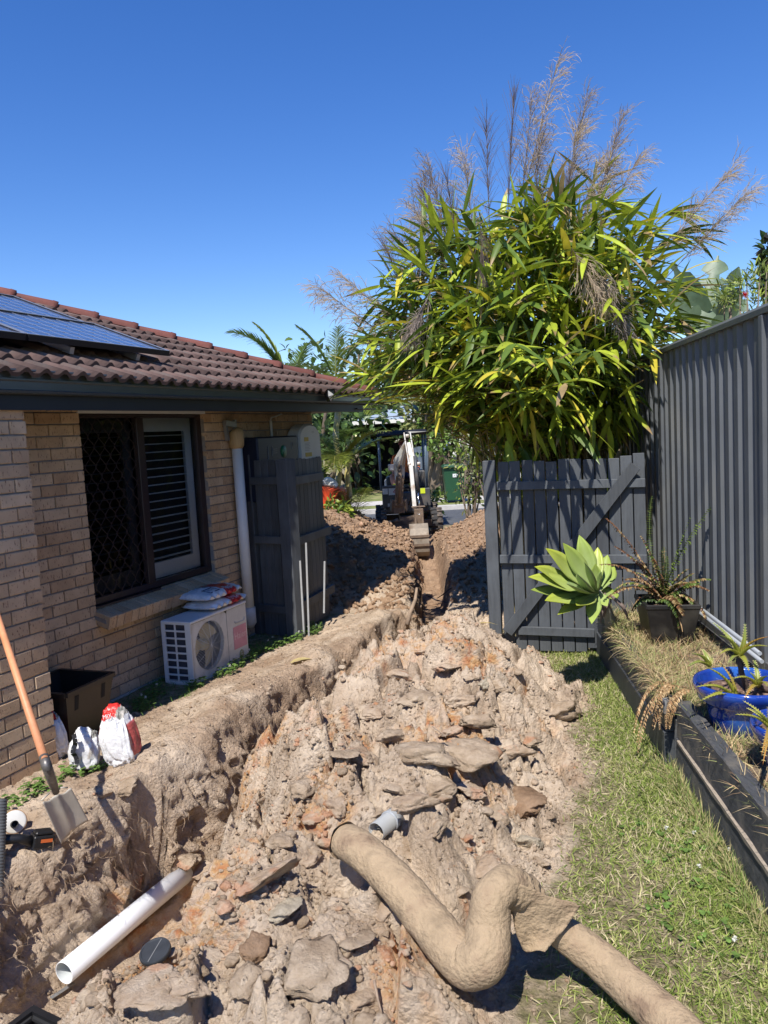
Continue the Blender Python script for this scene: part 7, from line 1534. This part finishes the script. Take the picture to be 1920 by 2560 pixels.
def neighbour():
    T = thing('neighbour_house', 'pale house across the street with a blue grey metal roof and a dark open carport', 'house', (2.2, 27.4, .09))
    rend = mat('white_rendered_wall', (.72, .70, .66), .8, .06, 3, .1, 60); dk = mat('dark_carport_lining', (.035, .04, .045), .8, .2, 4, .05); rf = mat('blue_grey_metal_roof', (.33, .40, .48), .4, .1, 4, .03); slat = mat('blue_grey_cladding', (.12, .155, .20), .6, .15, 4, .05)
    mb = MB(); mb.prism([(2.35, 27.2, -.05), (9, 27.2, -.05), (9, 33, -.05), (2.35, 33, -.05)], (0, 0, 2.35)); mb.build('wall', rend, T)
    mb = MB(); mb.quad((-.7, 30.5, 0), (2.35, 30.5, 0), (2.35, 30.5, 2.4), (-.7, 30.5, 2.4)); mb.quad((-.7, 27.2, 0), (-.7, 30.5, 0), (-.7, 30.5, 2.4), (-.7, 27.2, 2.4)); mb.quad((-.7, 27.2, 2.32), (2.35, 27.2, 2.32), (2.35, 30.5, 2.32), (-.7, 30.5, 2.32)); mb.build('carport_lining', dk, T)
    for k in range(9): mb = MB(); mb.prism([(.95 + .15 * k, 27.3, .05), (1.09 + .15 * k, 27.3, .05), (1.09 + .15 * k, 27.33, .05), (.95 + .15 * k, 27.33, .05)], (0, 0, 1.45)); mb.build('cladding_board', slat, T)
    mb = MB(); mb.tube([(2.28, 27.1, 0), (2.28, 27.1, 2.3)], .04, 8); mb.build('downpipe', mat('blue_downpipe', (.18, .24, .36), .5, .1, 4, 0), T)
    mb = MB(); mb.prism([(-.9, 26.8, 2.34), (9.2, 26.8, 2.34), (9.2, 26.95, 2.34), (-.9, 26.95, 2.34)], (0, 0, .12)); mb.build('gutter', rend, T)
    mb = MB(); a = [(-.9, 26.85, 2.45), (9.2, 26.85, 2.45), (9.2, 33.5, 2.45), (-.9, 33.5, 2.45), (2.2, 30.2, 3.35), (6.2, 30.2, 3.35)]; mb.add(a, [(0, 1, 5, 4), (1, 2, 5), (2, 3, 4, 5), (3, 0, 4)], False); r_ = mb.build('roof', rf, T)
    for k in range(14):
        x = -.7 + .35 * k; t = min(1, (x + .9) / 3.1); mb = MB(); mb.bar((x, 26.9, 2.47), (max(x, 2.2) if x > 2.2 else x, 26.9 + 3.3 * t, 2.47 + .88 * t), .03, .03); mb.build('roof_rib', rf, r_)
    mb = MB(); mb.lathe((1.2, 28.6, 2.9), [(.22, 0), (.26, .12), (.2, .25), (.1, .32), (.001, .34)], 16); mb.build('roof_vent', mat('dark_vent', (.14, .14, .15), .4, .1, 4, 0), r_)
    T = thing('white_fence', 'white panelled fence across the street behind the green bin', 'fence', (4.2, 24.6, .09))
    for k in range(4):
        x = 1.9 + k * 1.75; mb = MB(); mb.prism([(x, 24.6, .1), (x + 1.69, 24.6, .1), (x + 1.69, 24.66, .1), (x, 24.66, .1)], (0, 0, 1.0)); mb.build('fence_panel', rend, T)
        mb = MB(); mb.prism([(x - .05, 24.58, .0), (x - .005, 24.58, .0), (x - .005, 24.68, .0), (x - .05, 24.68, .0)], (0, 0, 1.15)); mb.build('fence_post', M['greypvc'], T)
    mb = MB(); mb.prism([(1.85, 24.57, 1.105), (9, 24.57, 1.105), (9, 24.69, 1.105), (1.85, 24.69, 1.105)], (0, 0, .05)); mb.build('cap_rail', M['greypvc'], T)
neighbour()
# green wheelie bin
def bin_():
    c = AY(1137, 1262, 21.0); c.z = .085; g = mat('green_bin_plastic', (.02, .075, .035), .45, .1, 4, .03); T = thing('wheelie_bin', 'dark green wheelie bin standing on the far verge', 'bin', c)
    mb = MB(); mb.box(c + Vector((0, 0, .49)), (.56, .58, .86), taper=.78); mb.build('body', g, T, bevel=.02)
    mb = MB(); mb.box(c + Vector((0, -.02, .95)), (.60, .66, .05)); mb.box(c + Vector((0, .0, .99)), (.5, .5, .04), taper=1.1); mb.build('lid', g, T, bevel=.012)
    for s in (-.22, .22): mb = MB(); mb.lathe(c + Vector((s, .26, .1)), [(.0005, -.03), (.1, -.03), (.1, .03), (.0005, .03)], 16, R=Matrix.Rotation(rad(90), 3, 'Y')); mb.build('wheel', M['black'], T)
    mb = MB(); mb.box(c + Vector((.02, -.283, .72)), (.13, .01, .09)); mb.build('number_sticker', M['white'], T)
bin_()

# ------------------------------------------------------------------ EXCAVATOR WITH ITS DRIVER
def excavator():
    Y0 = 15.6; T = thing('mini_excavator', 'small wheeled white and grey excavator facing the camera at the end of the trench', 'excavator', (.45, Y0, .05))
    gy = mat('excavator_dark_grey', (.06, .065, .07), .45, .15, 4, .05, 30, stain=(.14, .12, .10), stains=3); wh = mat('excavator_cream_white', (.62, .60, .55), .4, .12, 5, .05, 30, stain=(.34, .25, .17), stains=6); mud = mat('muddy_steel', (.19, .135, .095), .7, .35, 9, .3, 50, metal=.2); ty = mat('dusty_tyre', (.045, .043, .042), .9, .35, 8, .3, 60, stain=(.20, .15, .11), stains=7); rm = mat('chrome_rod', (.7, .7, .7), .15, .05, 3, 0, metal=1.0)
    X = lambda x, y, Y: AY(x, y, Y)
    cx = .44
    # wheels
    for sx_, yy in ((-.50, 15.15), (.56, 15.15), (-.50, 16.4), (.56, 16.4)):
        c = Vector((cx + sx_, yy, .235 + .02)); R = Matrix.Rotation(rad(90), 3, 'Y'); W_ = thing  # noqa
        mb = MB(); mb.lathe(c, [(.13, -.10), (.20, -.105), (.235, -.09), (.245, -.05), (.245, .05), (.235, .09), (.20, .105), (.13, .10)], 28, R=R); w = mb.build('wheel', ty, T)
        for k in range(14):
            a = 2 * math.pi * k / 14
            for s in (-1, 1):
                mb = MB() if s < 0 else mb; p = c + R @ Vector((math.cos(a + s * .12) * .252, math.sin(a + s * .12) * .252, s * .055)); u = (R @ Vector((math.cos(a), math.sin(a), 0))); mb.bar(p - Vector((.05 if s < 0 else .05, 0, 0)), p + Vector((.05, 0, 0)), .05, .03, u)
            if k < 14: mb.build('tread_block', ty, w)
        mb = MB(); mb.lathe(c, [(.0005, -.06), (.09, -.06), (.125, -.09), (.125, .09), (.09, .06), (.0005, .06)], 20, R=R); mb.build('rim', mud, w)
    mb = MB(); mb.box((cx + .03, 15.15, .24), (.86, .10, .12)); mb.box((cx + .03, 16.4, .24), (.86, .10, .12)); mb.box((cx + .03, 15.8, .30), (.34, 1.4, .16)); mb.tube([(cx - .35, 15.1, .26), (cx - .18, 15.05, .34)], .035, 8); mb.build('chassis', mud, T)
    # rotating body
    def bx(name, p, q, m, bev=.012, par=T):
        mb = MB(); p, q = Vector(p), Vector(q); mb.box((p + q) / 2, tuple(abs(a) for a in (q - p))); return mb.build(name, m, par, bevel=bev)
    bx('body', (cx - .44, 15.30, .42), (cx + .47, 16.7, .86), gy, .04)
    bx('front_cowl', (cx - .46, 15.22, .55), (cx - .13, 15.31, .98), gy, .015); bx('front_cowl', (cx + .24, 15.22, .55), (cx + .47, 15.31, .90), gy, .015)
    bx('counterweight', (cx - .40, 16.5, .5), (cx + .43, 16.85, 1.05), wh, .06); bx('floor_plate', (cx - .40, 15.32, .865), (cx + .44, 15.9, .89), M['black'], .003)
    bx('white_decal', (cx - .445, 15.213, .82), (cx - .345, 15.219, .93), M['white'], 0); bx('number_plate', (cx - .33, 15.210, .80), (cx - .10, 15.218, .93), M['white'], 0); bx('lower_decal', (cx - .36, 15.213, .50 + .08), (cx - .30, 15.219, .64), M['white'], 0); bx('lime_decal', (cx + .28, 15.213, .80), (cx + .37, 15.219, .90), mat('lime_sticker', (.55, .65, .03), .5, .05, 4, 0), 0)
    mb = MB(); text_on(mb, '4', .13, (cx - .25, 15.2098, .82), (1, 0, 0), (0, 0, 1), .002); mb.build('number_lettering', mat('dull_red_print', (.40, .07, .05), .5, .1, 4, 0), T)
    bx('seat', (cx - .18, 15.95, .95), (cx + .26, 16.35, 1.10), M['black'], .04); bx('seat_back', (cx - .17, 16.30, 1.05), (cx + .25, 16.42, 1.55), M['black'], .04)
    bx('side_console', (cx + .26, 15.75, .88), (cx + .42, 16.3, 1.22), gy, .03); bx('side_console', (cx - .36, 15.75, .88), (cx - .22, 16.3, 1.12), gy, .03)
    for x, y in ((cx - .47, 15.75), (cx + .44, 15.62), (cx - .47, 16.6), (cx + .44, 16.6)):
        mb = MB(); mb.tube([(x, y, .85), (x, y, 1.93)], .024, 8); mb.build('canopy_post', mat('blue_grey_post', (.10, .14, .18), .4, .1, 4, 0) if 'blue_grey_post' not in bpy.data.materials else bpy.data.materials['blue_grey_post'], T)
    mb = MB(); mb.prism([(cx - .52, 15.45, 1.93), (cx + .50, 15.45, 1.93), (cx + .50, 15.42, 1.98), (cx + .44, 15.5, 2.03), (cx - .46, 15.5, 2.03), (cx - .52, 15.42, 1.98)], (0, 1.35, 0)); mb.build('canopy', M['black'], T)
    # boom, from its foot up and towards the camera
    foot = X(997, 1262, 15.05); knee = X(1001, 1150, 14.9); top = X(1020, 1088, 14.35)
    mb = MB(); mb.box((foot.x, 15.12, foot.z - .03), (.26, .26, .26), taper=.8); mb.bar((foot.x - .15, 15.1, foot.z - .12), (foot.x - .13, 15.02, foot.z + .10), .03, .14); mb.bar((foot.x + .15, 15.1, foot.z - .12), (foot.x + .13, 15.02, foot.z + .10), .03, .14); mb.build('boom_bracket', mud, T, bevel=.01)
    def plate(name, P, wid, m, tw):
        """box girder following points P with heights wid"""
        mb = MB()
        for a, b, w0 in zip(P[:-1], P[1:], wid): mb.bar(a, b, tw, w0, (0, 0, 1) if abs((b - a).normalized().z) < .9 else (0, 1, 0))
        return mb.build(name, m, T, bevel=.006)
    plate('boom', [foot, foot.lerp(knee, .65)], [.20], mud, .15)
    mb = MB(); a = foot.lerp(knee, .55); mb.prism([a + Vector((-.085, 0, 0)), a + Vector((.085, 0, 0)), knee + Vector((.10, 0, .05)), top + Vector((.0, .02, -.12)), top + Vector((-.06, .02, -.10)), knee + Vector((-.13, 0, .0))], (0, .14, 0)); mb.build('boom_upper', wh, T, bevel=.008)
    mb = MB(); mb.tube([foot + Vector((.0, -.12, .05)), knee + Vector((-.01, -.10, -.1))], .035, 10); mb.build('boom_ram', mud, T)
    # dipper arm hanging from the top down to the bucket
    e0 = X(1018, 1090, 14.3); e1 = X(1033, 1180, 14.1); e2 = X(1043, 1285, 13.9)
    mb = MB()
    for s in (-.055, .055): mb.bar(e0 + Vector((s, 0, .05)), e1 + Vector((s, 0, 0)), .022, .13, (0, 1, 0))
    mb.bar(e0 + Vector((0, .02, -.12)), e1 + Vector((0, .05, .1)), .10, .02, (0, 1, 0)); mb.build('arm_upper', wh, T, bevel=.004)
    mb = MB(); mb.bar(e1 + Vector((-.035, 0, .12)), e2 + Vector((-.04, 0, .1)), .07, .11, (0, 1, 0)); mb.build('arm_lower', wh, T, bevel=.006)
    mb = MB(); mb.tube([e1 + Vector((.045, -.02, .28)), e1.lerp(e2, .45) + Vector((.045, -.02, 0))], .034, 10); mb.build('arm_ram', gy, T); mb = MB(); mb.tube([e1.lerp(e2, .45) + Vector((.045, -.02, 0)), e1.lerp(e2, .95) + Vector((.05, -.02, 0))], .017, 8); mb.build('ram_rod', rm, T)
    for p in (e1 + Vector((-.06, -.02, .14)), e1 + Vector((.10, -.02, .14)), e0): mb = MB(); mb.tube([p + Vector((-.03, 0, 0)), p + Vector((.03, 0, 0))], .035, 10); mb.build('pivot_pin', wh, T)
    l = X(979, 1169, 14.85); mb = MB(); mb.box(l, (.13, .05, .13)); mb.build('work_light', wh, T, bevel=.01); mb = MB(); mb.box(l + Vector((0, -.028, 0)), (.075, .012, .085)); mb.build('lamp_glass', mat('lamp_glass', (.75, .77, .8), .15, .03, 3, 0), T)
    mb = MB(); mb.tube([e0 + Vector((.09, .02, -.2)), e0 + Vector((.12, -.02, -.5)), e1 + Vector((.10, 0, -.25)), e2 + Vector((.05, 0, .25)), X(1033, 1268, 14.2)], .011, 6); mb.tube([X(1022, 1262, 14.6), X(1030, 1240, 14.4), X(1040, 1262, 14.2)], .013, 6); mb.build('hydraulic_hose', M['black'], T)
    # coupler and bucket
    q = X(1047, 1288, 13.75); mb = MB(); mb.box(q + Vector((0, 0, -.01)), (.16, .13, .26)); mb.bar(q + Vector((-.12, 0, .15)), q + Vector((.12, 0, .15)), .12, .02); mb.build('coupler', mud, T, bevel=.01)
    mb = MB(); mb.lathe(q + Vector((0, -.068, .05)), [(.0005, -.006), (.022, -.006), (.03, .0)], 14, R=Matrix.Rotation(rad(90), 3, 'X')); mb.build('coupler_pin', M['steelgrey'], T)
    bl, br, zt_ = X(1023, 1312, 13.55).x, X(1070, 1312, 13.55).x, X(1045, 1312, 13.55).z; zb_ = X(1045, 1392, 13.5).z; h_ = zt_ - zb_; yb = 13.72
    prof = [(0, 0), (-.13, .02), (-.24, -.06), (-.31, -.20), (-.33, -.36), (-.31, -.50), (-.20, -.60), (-.04, -.58)]; prof = [(a, b * h_ / .6) for a, b in prof]
    mb = MB(); P = [(bl, yb + a, zt_ + b) for a, b in prof]; mb.prism(P, (.02, 0, 0)); P2 = [(br - .02, yb + a, zt_ + b) for a, b in prof]; mb.prism(P2, (.02, 0, 0))
    sh = []; 
    for (a, b) in prof: sh += [(bl + .019, yb + a, zt_ + b), (br - .019, yb + a, zt_ + b)]
    mb.add(sh, [(2 * i, 2 * i + 1, 2 * i + 3, 2 * i + 2) for i in range(len(prof) - 1)], False); mb.build('bucket', mat('worn_bucket_steel', (.26, .215, .165), .6, .3, 8, .3, 50, metal=.25, stain=(.16, .11, .07), stains=6), T, bevel=.003)
    for k in (3, 4): mb = MB(); mb.bar((bl, yb + prof[k][0] - .012, zt_ + prof[k][1]), (br, yb + prof[k][0] - .012, zt_ + prof[k][1]), .02, .04); mb.build('wear_strip', mud, T)
    for k in range(2): mb = MB(); mb.bar((q.x - .06 + .12 * k, 13.68, zt_ + .12), (q.x - .06 + .12 * k, 13.66, zt_ - .02), .02, .10, (0, 1, 0)); mb.build('bucket_ear', mud, T)
    for k in range(2): mb = MB(); xx = cx - .16 + .36 * k; mb.tube([(xx, 15.62, .88), (xx + .01, 15.55, 1.18)], .012, 6); mb.build('control_lever', M['black'], T)
excavator()
def skin_person():
    hip = (.46, 16.1, 1.10); J = [hip, (.46, 16.12, 1.30), (.46, 16.08, 1.50), (.46, 16.07, 1.58), (.46, 16.05, 1.68), (.46, 16.03, 1.80),
        (.28, 16.06, 1.49), (.21, 15.93, 1.28), (.24, 15.72, 1.20), (.64, 16.06, 1.49), (.74, 15.93, 1.28), (.68, 15.70, 1.21),
        (.36, 16.08, 1.08), (.20, 15.70, 1.14), (.22, 15.60, .98), (.25, 15.58, .93), (.56, 16.08, 1.08), (.60, 15.68, 1.15), (.58, 15.58, .98), (.58, 15.56, .93), (.25, 15.44, .915), (.58, 15.42, .915)]
    E_ = [(0, 1), (1, 2), (2, 3), (3, 4), (4, 5), (2, 6), (6, 7), (7, 8), (2, 9), (9, 10), (10, 11), (0, 12), (12, 13), (13, 14), (14, 15), (0, 16), (16, 17), (17, 18), (18, 19), (15, 20), (19, 21)]
    Rr = [.14, .13, .15, .055, .085, .07, .07, .048, .032, .07, .048, .032, .095, .065, .05, .045, .095, .065, .05, .045, .035, .035]
    me = bpy.data.meshes.new('body'); me.from_pydata([(a[0] - hip[0], a[1] - hip[1], a[2] - hip[2]) for a in J], E_, []); T = thing('person', 'person in an orange work shirt and navy shorts seated at the excavator controls', 'person', (hip[0], hip[1], .95))
    skm = mat('sunburnt_skin', (.46, .21, .13), .55, .1, 6, .05); orm = mat('orange_shirt', (.75, .17, .03), .7, .1, 8, .1); nv = mat('navy_shorts', (.02, .028, .07), .8, .1, 8, .1)
    o = bpy.data.objects.new('tmp', me); COL.objects.link(o); sk = o.modifiers.new('skin', 'SKIN'); 
    if not me.skin_vertices: 
        bm = bmesh.new(); bm.from_mesh(me); bm.verts.layers.skin.verify(); bm.to_mesh(me); bm.free()
    for v, rr in zip(me.skin_vertices[0].data, Rr): v.radius = (rr, rr)
    me.skin_vertices[0].data[0].use_root = True
    sb = o.modifiers.new('sub', 'SUBSURF'); sb.levels = 2
    bpy.context.view_layer.update(); dg = bpy.context.evaluated_depsgraph_get(); m2 = bpy.data.meshes.new_from_object(o.evaluated_get(dg)); bpy.data.objects.remove(o)
    for m in (skm, orm, nv): m2.materials.append(m)
    idx = []
    for p in m2.polygons:
        c = p.center; z = c.z + hip[2]; y = c.y + hip[1]; x = abs(c.x)
        idx.append(1 if (z > 1.17 and z < 1.585 and x < .33 and y > 15.85) else (2 if (z > .9 and z <= 1.3 and y > 15.78 and z > 1.0) else 0))
    m2.polygons.foreach_set('material_index', idx); m2.polygons.foreach_set('use_smooth', [True] * len(m2.polygons)); m2.name = 'body'
    link_mesh('body', m2, T, hip)
    hd = Vector((.46, 16.03, 1.72)); mb = MB(); mb.lathe(hd + Vector((0, 0, .05)), [(.098, -.03), (.10, .0), (.09, .05), (.05, .09), (.001, .1)], 18); mb.prism([hd + Vector(v) for v in ((-.08, -.07, .04), (.08, -.07, .04), (.06, -.17, .03), (-.06, -.17, .03))], (0, 0, .012)); mb.build('cap', mat('dark_red_cap', (.16, .03, .025), .8, .1, 8, .1), T)
    for s in (-.03, .03): mb = MB(); mb.lathe(hd + Vector((s, -.078, .012)), [(.0005, .008), (.008, .004), (.01, 0)], 8, R=Matrix.Rotation(rad(90), 3, 'X')); mb.build('eye', M['dark'], T)
    mb = MB(); mb.prism([hd + Vector(v) for v in ((-.012, -.08, -.02), (.012, -.08, -.02), (0, -.085, .02))], (0, -.025, 0)); mb.build('nose', skm, T)
    for (x, y, z, sg) in ((.24, 15.70, 1.20, 1), (.68, 15.68, 1.21, -1)):
        mb = MB(); mb.box((x, y - .03, z), (.07, .07, .035)); mb.build('palm', skm, T, bevel=.012)
        for k in range(4): mb = MB(); b = Vector((x - .028 + .0185 * k, y - .06, z)); mb.tube([b, b + Vector((0, -.03, .0)), b + Vector((0, -.038, -.03)), b + Vector((0, -.018, -.045))], [.010, .009, .0085, .007], 6); mb.build('finger', skm, T)
        mb = MB(); b = Vector((x + sg * .035, y - .03, z)); mb.tube([b, b + Vector((sg * .015, -.025, -.01)), b + Vector((sg * -.002, -.045, -.02))], [.011, .010, .008], 6); mb.build('thumb', skm, T)
    for x in (.25, .58):
        mb = MB(); mb.box((x, 15.48, .925), (.10, .26, .08)); mb.build('boot', mat('tan_boot', (.30, .2, .09), .8, .2, 8, .2) if 'tan_boot' not in bpy.data.materials else bpy.data.materials['tan_boot'], T, bevel=.025)
        mb = MB(); mb.tube([(x, 15.585, .95), (x, 15.585, .99)], .056, 12); mb.build('sock', mat('lime_sock', (.6, .66, .05), .8, .1, 8, 0) if 'lime_sock' not in bpy.data.materials else bpy.data.materials['lime_sock'], T)
skin_person()

# red machine housing beside the palms
def red_machine():
    c = AY(828, 1290, 13.9); c.z = .12; T = thing('red_machine', 'red orange machine housing with a white and black top behind the bright leafy shrub', 'machine', c); rd = mat('red_orange_enamel', (.62, .07, .025), .35, .1, 4, .03, stain=(.45, .08, .04), stains=4)
    def P(x, y, z): return c + Vector((x, y, z))
    mb = MB(); mb.prism([P(a, -.3, z) for a, z in ((-.32, .25), (.28, .25), (.28, .86), (.20, .95), (-.1, 1.02), (-.32, 1.02))], (0, .9, 0)); mb.build('housing', rd, T, bevel=.04)
    mb = MB(); mb.prism([P(a, -.28, z) for a, z in ((-.1, 1.02), (.16, .97), (.12, 1.06), (.0, 1.14), (-.1, 1.14))], (0, .6, 0)); mb.build('white_top', M['white'], T, bevel=.03)
    mb = MB(); mb.prism([P(a, -.29, z) for a, z in ((-.32, 1.02), (-.11, 1.02), (-.11, 1.12), (-.2, 1.13), (-.32, 1.08))], (0, .6, 0)); mb.build('black_top', M['black'], T, bevel=.02)
    mb = MB(); mb.box(P(.14, -.345, .62), (.08, .01, .26)); mb.build('label_plate', M['white'], T); mb = MB(); mb.box(P(.14, -.352, .62), (.05, .008, .22)); mb.build('label_print', rd, T)
    mb = MB(); mb.box(P(0, .15, .13), (.5, .9, .25)); mb.build('undercarriage', M['black'], T, bevel=.04)
red_machine()

# ------------------------------------------------------------------ vegetation further back
lg, mg, dg_, og = (.26, .33, .05), (.12, .19, .04), (.055, .095, .028), (.20, .21, .07)
b = AY(835, 1335, 13.6); b.z = 0; c = AY(835, 1290, 13.3); shrub('leafy_shrub', 'bright lime green leafy shrub in front of the red machine', 'shrub', b, c, (.30, .28, .30), 420, .10, [lg, (.34, .40, .06), mg], 3, 7, .01, flat=.5)
for (x0, top, nm_, sd, Y) in ((1180, 1190, 'leafy slender stemmed shrub just right of the excavator', 11, 15.9), (1228, 1130, 'taller slender stemmed shrub beside the charcoal gate post', 12, 15.4)):
    b = AY(x0, 1330, Y); b.z = 0; c = AY(x0 - 8, top, Y); shrub('slender_shrub', nm_, 'shrub', b, c, (.42, .5, .85), 620, .10, [mg, og, lg, (.16, .2, .06)], sd, 12, .022, 'slender shrubs by the road', flat=.45)
b = AY(1060, 1330, 17.5); b.z = 0; c = AY(1068, 1258, 17.5); shrub('low_shrub', 'low light green shrub at the right shoulder of the excavator', 'shrub', b, c, (.42, .3, .33), 300, .13, [lg, mg], 15, 6, .015)
b = AY(912, 1345, 14.0); b.z = -.02
T = thing('small_agave', 'small grey green agave growing on the far mound beside the excavator wheel', 'agave', b)
for k in range(11):
    a = RNG.uniform(0, 6.28); e = RNG.uniform(.3, 1.3); A = Acc(); tp_ = np.array(b) + np.array([math.cos(a) * math.cos(e), math.sin(a) * math.cos(e), math.sin(e)]) * .42; fleshy(A, np.array(b) + [0, 0, .05], tp_, .045, [0, -.4, 1], sag=-.06, cols=((.30, .38, .20), (.22, .32, .20)), n=8); A.build('leaf', M['flesh'], parent=T, origin=tuple(b), smooth=True)
trees = [(880, 1000, 30, (3.2, 2.5, 2.6), 'dark bushy tree behind the palms across the street', dg_), (1010, 985, 34, (3.0, 2.5, 2.2), 'olive green tree rising over the neighbouring roof', og), (1120, 1010, 31.8, (2.6, 2., 2.1), 'bushy tree right of the excavator above the white fence', mg), (1230, 1030, 30, (2.6, 2., 2.2), 'dense dark tree seen through the clump stems above the gate', dg_), (1150, 1075, 23.6, (1.5, 1.0, .95), 'thin leaved street tree hanging over the white fence', mg), (1080, 1050, 23.9, (1.1, .9, .7), 'small leafed street tree overhanging the carport roof', og), (770, 1100, 26, (3.0, 2.2, 2.2), 'dark tree behind the corner of the brick house', dg_), (640, 1080, 30, (4, 2.5, 2.2), 'broad tree hidden low behind the tiled roof', mg), (1480, 1040, 27, (4.5, 2., 3.0), 'broad tree far behind the tiger grass', mg)]
for k, (x, y, Y, Rr, lb, cc) in enumerate(trees):
    c = AY(x, y, Y); b = Vector((c.x, c.y, .05)); shrub('street_tree', lb, 'tree', b, c, Rr, 1500 if k != 4 else 900, .30 if Y > 25 else .2, [cc, tuple(q * 1.5 for q in cc), tuple(q * .7 for q in cc), mg], 30 + k, 8, .12, 'trees across the street', trunk='limb', flat=.55)
# low hedge line that closes the view along the street
b = AY(830, 1230, 25.5); b.z = .08
for k in range(3):
    c = Vector((-9.5 + 3.0 * k, 25.5, .9)); shrub('hedge', ['dark hedge across the street left of the palms', 'dark hedge across the street behind the red machine', 'dark hedge across the street behind the tall palm'][k], 'hedge', (c.x, c.y, .1), c, (1.6, .6, .95), 900, .16, [dg_, mg], 50 + k, 6, .03, 'hedges across the street', flat=.55)

# giant bird of paradise and bottlebrush beyond the steel fence
def banana():
    r = np.random.default_rng(4); b = Vector((3.55, 9.6, .3)); T = thing('bird_of_paradise', 'big paddle leaved grey green plant standing behind the steel fence', 'bird of paradise', b)
    for (x0, y0, x1, y1, Y, w) in ((1770, 850, 1775, 640, 9.6, .24), (1765, 850, 1700, 655, 9.8, .2), (1790, 830, 1826, 668, 9.5, .18), (1800, 800, 1830, 720, 9.3, .16), (1730, 870, 1720, 700, 9.9, .17), (1760, 900, 1800, 780, 9.2, .16), (1740, 820, 1690, 720, 9.3, .15), (1780, 880, 1850, 745, 9.4, .14)):
        p0, p1 = np.array(AY(x0, y0, Y)), np.array(AY(x1, y1, Y + r.uniform(-.3, .3))); n = 22; s = np.linspace(0, 1, n); P = p0 + (p1 - p0) * s[:, None] + np.array([.1, 0, 0]) * (s ** 2)[:, None] * np.sign(x1 - x0 + .1)
        wd = w * np.interp(s, [0, .06, .3, .6, .85, 1], [.05, .6, 1, .95, .6, .05]); cut = r.uniform(0, 1, n) > .78; wd = np.where(cut, wd * .35, wd); A = Acc(); up = nrm([r.uniform(-.8, .8), -1, r.uniform(-.3, .5)])
        V, Q = strip_leaf(P, wd, up, .25); c = np.array([.13, .19, .11]) * r.uniform(.8, 1.3); A.add(V, Q, c); A.build('paddle_leaf', M['leaf'], parent=T, origin=tuple(p0), smooth=False)
        mb = MB(); q = Vector((b.x + r.uniform(-.15, .15), b.y + r.uniform(-.1, .1), .3)); mb.tube([q, q.lerp(Vector(p0), .6) + Vector((0, 0, .2)), Vector(p0)], [.05, .035, .02], 8); mb.build('leaf_stalk', mat('grey_green_stalk', (.16, .20, .10), .6, .2, 8, .1) if 'grey_green_stalk' not in bpy.data.materials else bpy.data.materials['grey_green_stalk'], T)
banana()
b = Vector((3.6, 7.9, .3)); c = AY(1900, 735, 7.9); shrub('bottlebrush', 'bottlebrush shrub with one red flower peeping over the steel fence at the right edge', 'shrub', b, c, (.42, .5, .26), 800, .09, [lg, mg, (.3, .34, .1)], 60, 10, .02, flat=.18, up=.6)
q = AY(1863, 737, 7.5); A = Acc()
for k in range(150): P = curve(np.array(q) + RNG.normal(0, .008, 3), nrm(RNG.normal(0, 1, 3)), .028, 3, .1); V, Q = strip_leaf(P, [.0014, .0014, .001], [0, 0, 1], 0); A.add(V, Q, (.65, .03, .03))
T = bpy.data.objects['bottlebrush']; A.build('red_flower', M['leaf'], parent=T, origin=tuple(q), smooth=False)
q = AY(1912, 640, 8.2); shrub('dark_tree', 'dark leaved tree tip cut by the right edge above the fence', 'tree', (4.0, 8.6, .3), AY(1935, 690, 8.3), (.16, .2, .35), 240, .12, [dg_, (.07, .06, .04)], 61, 5, .02, flat=.5)
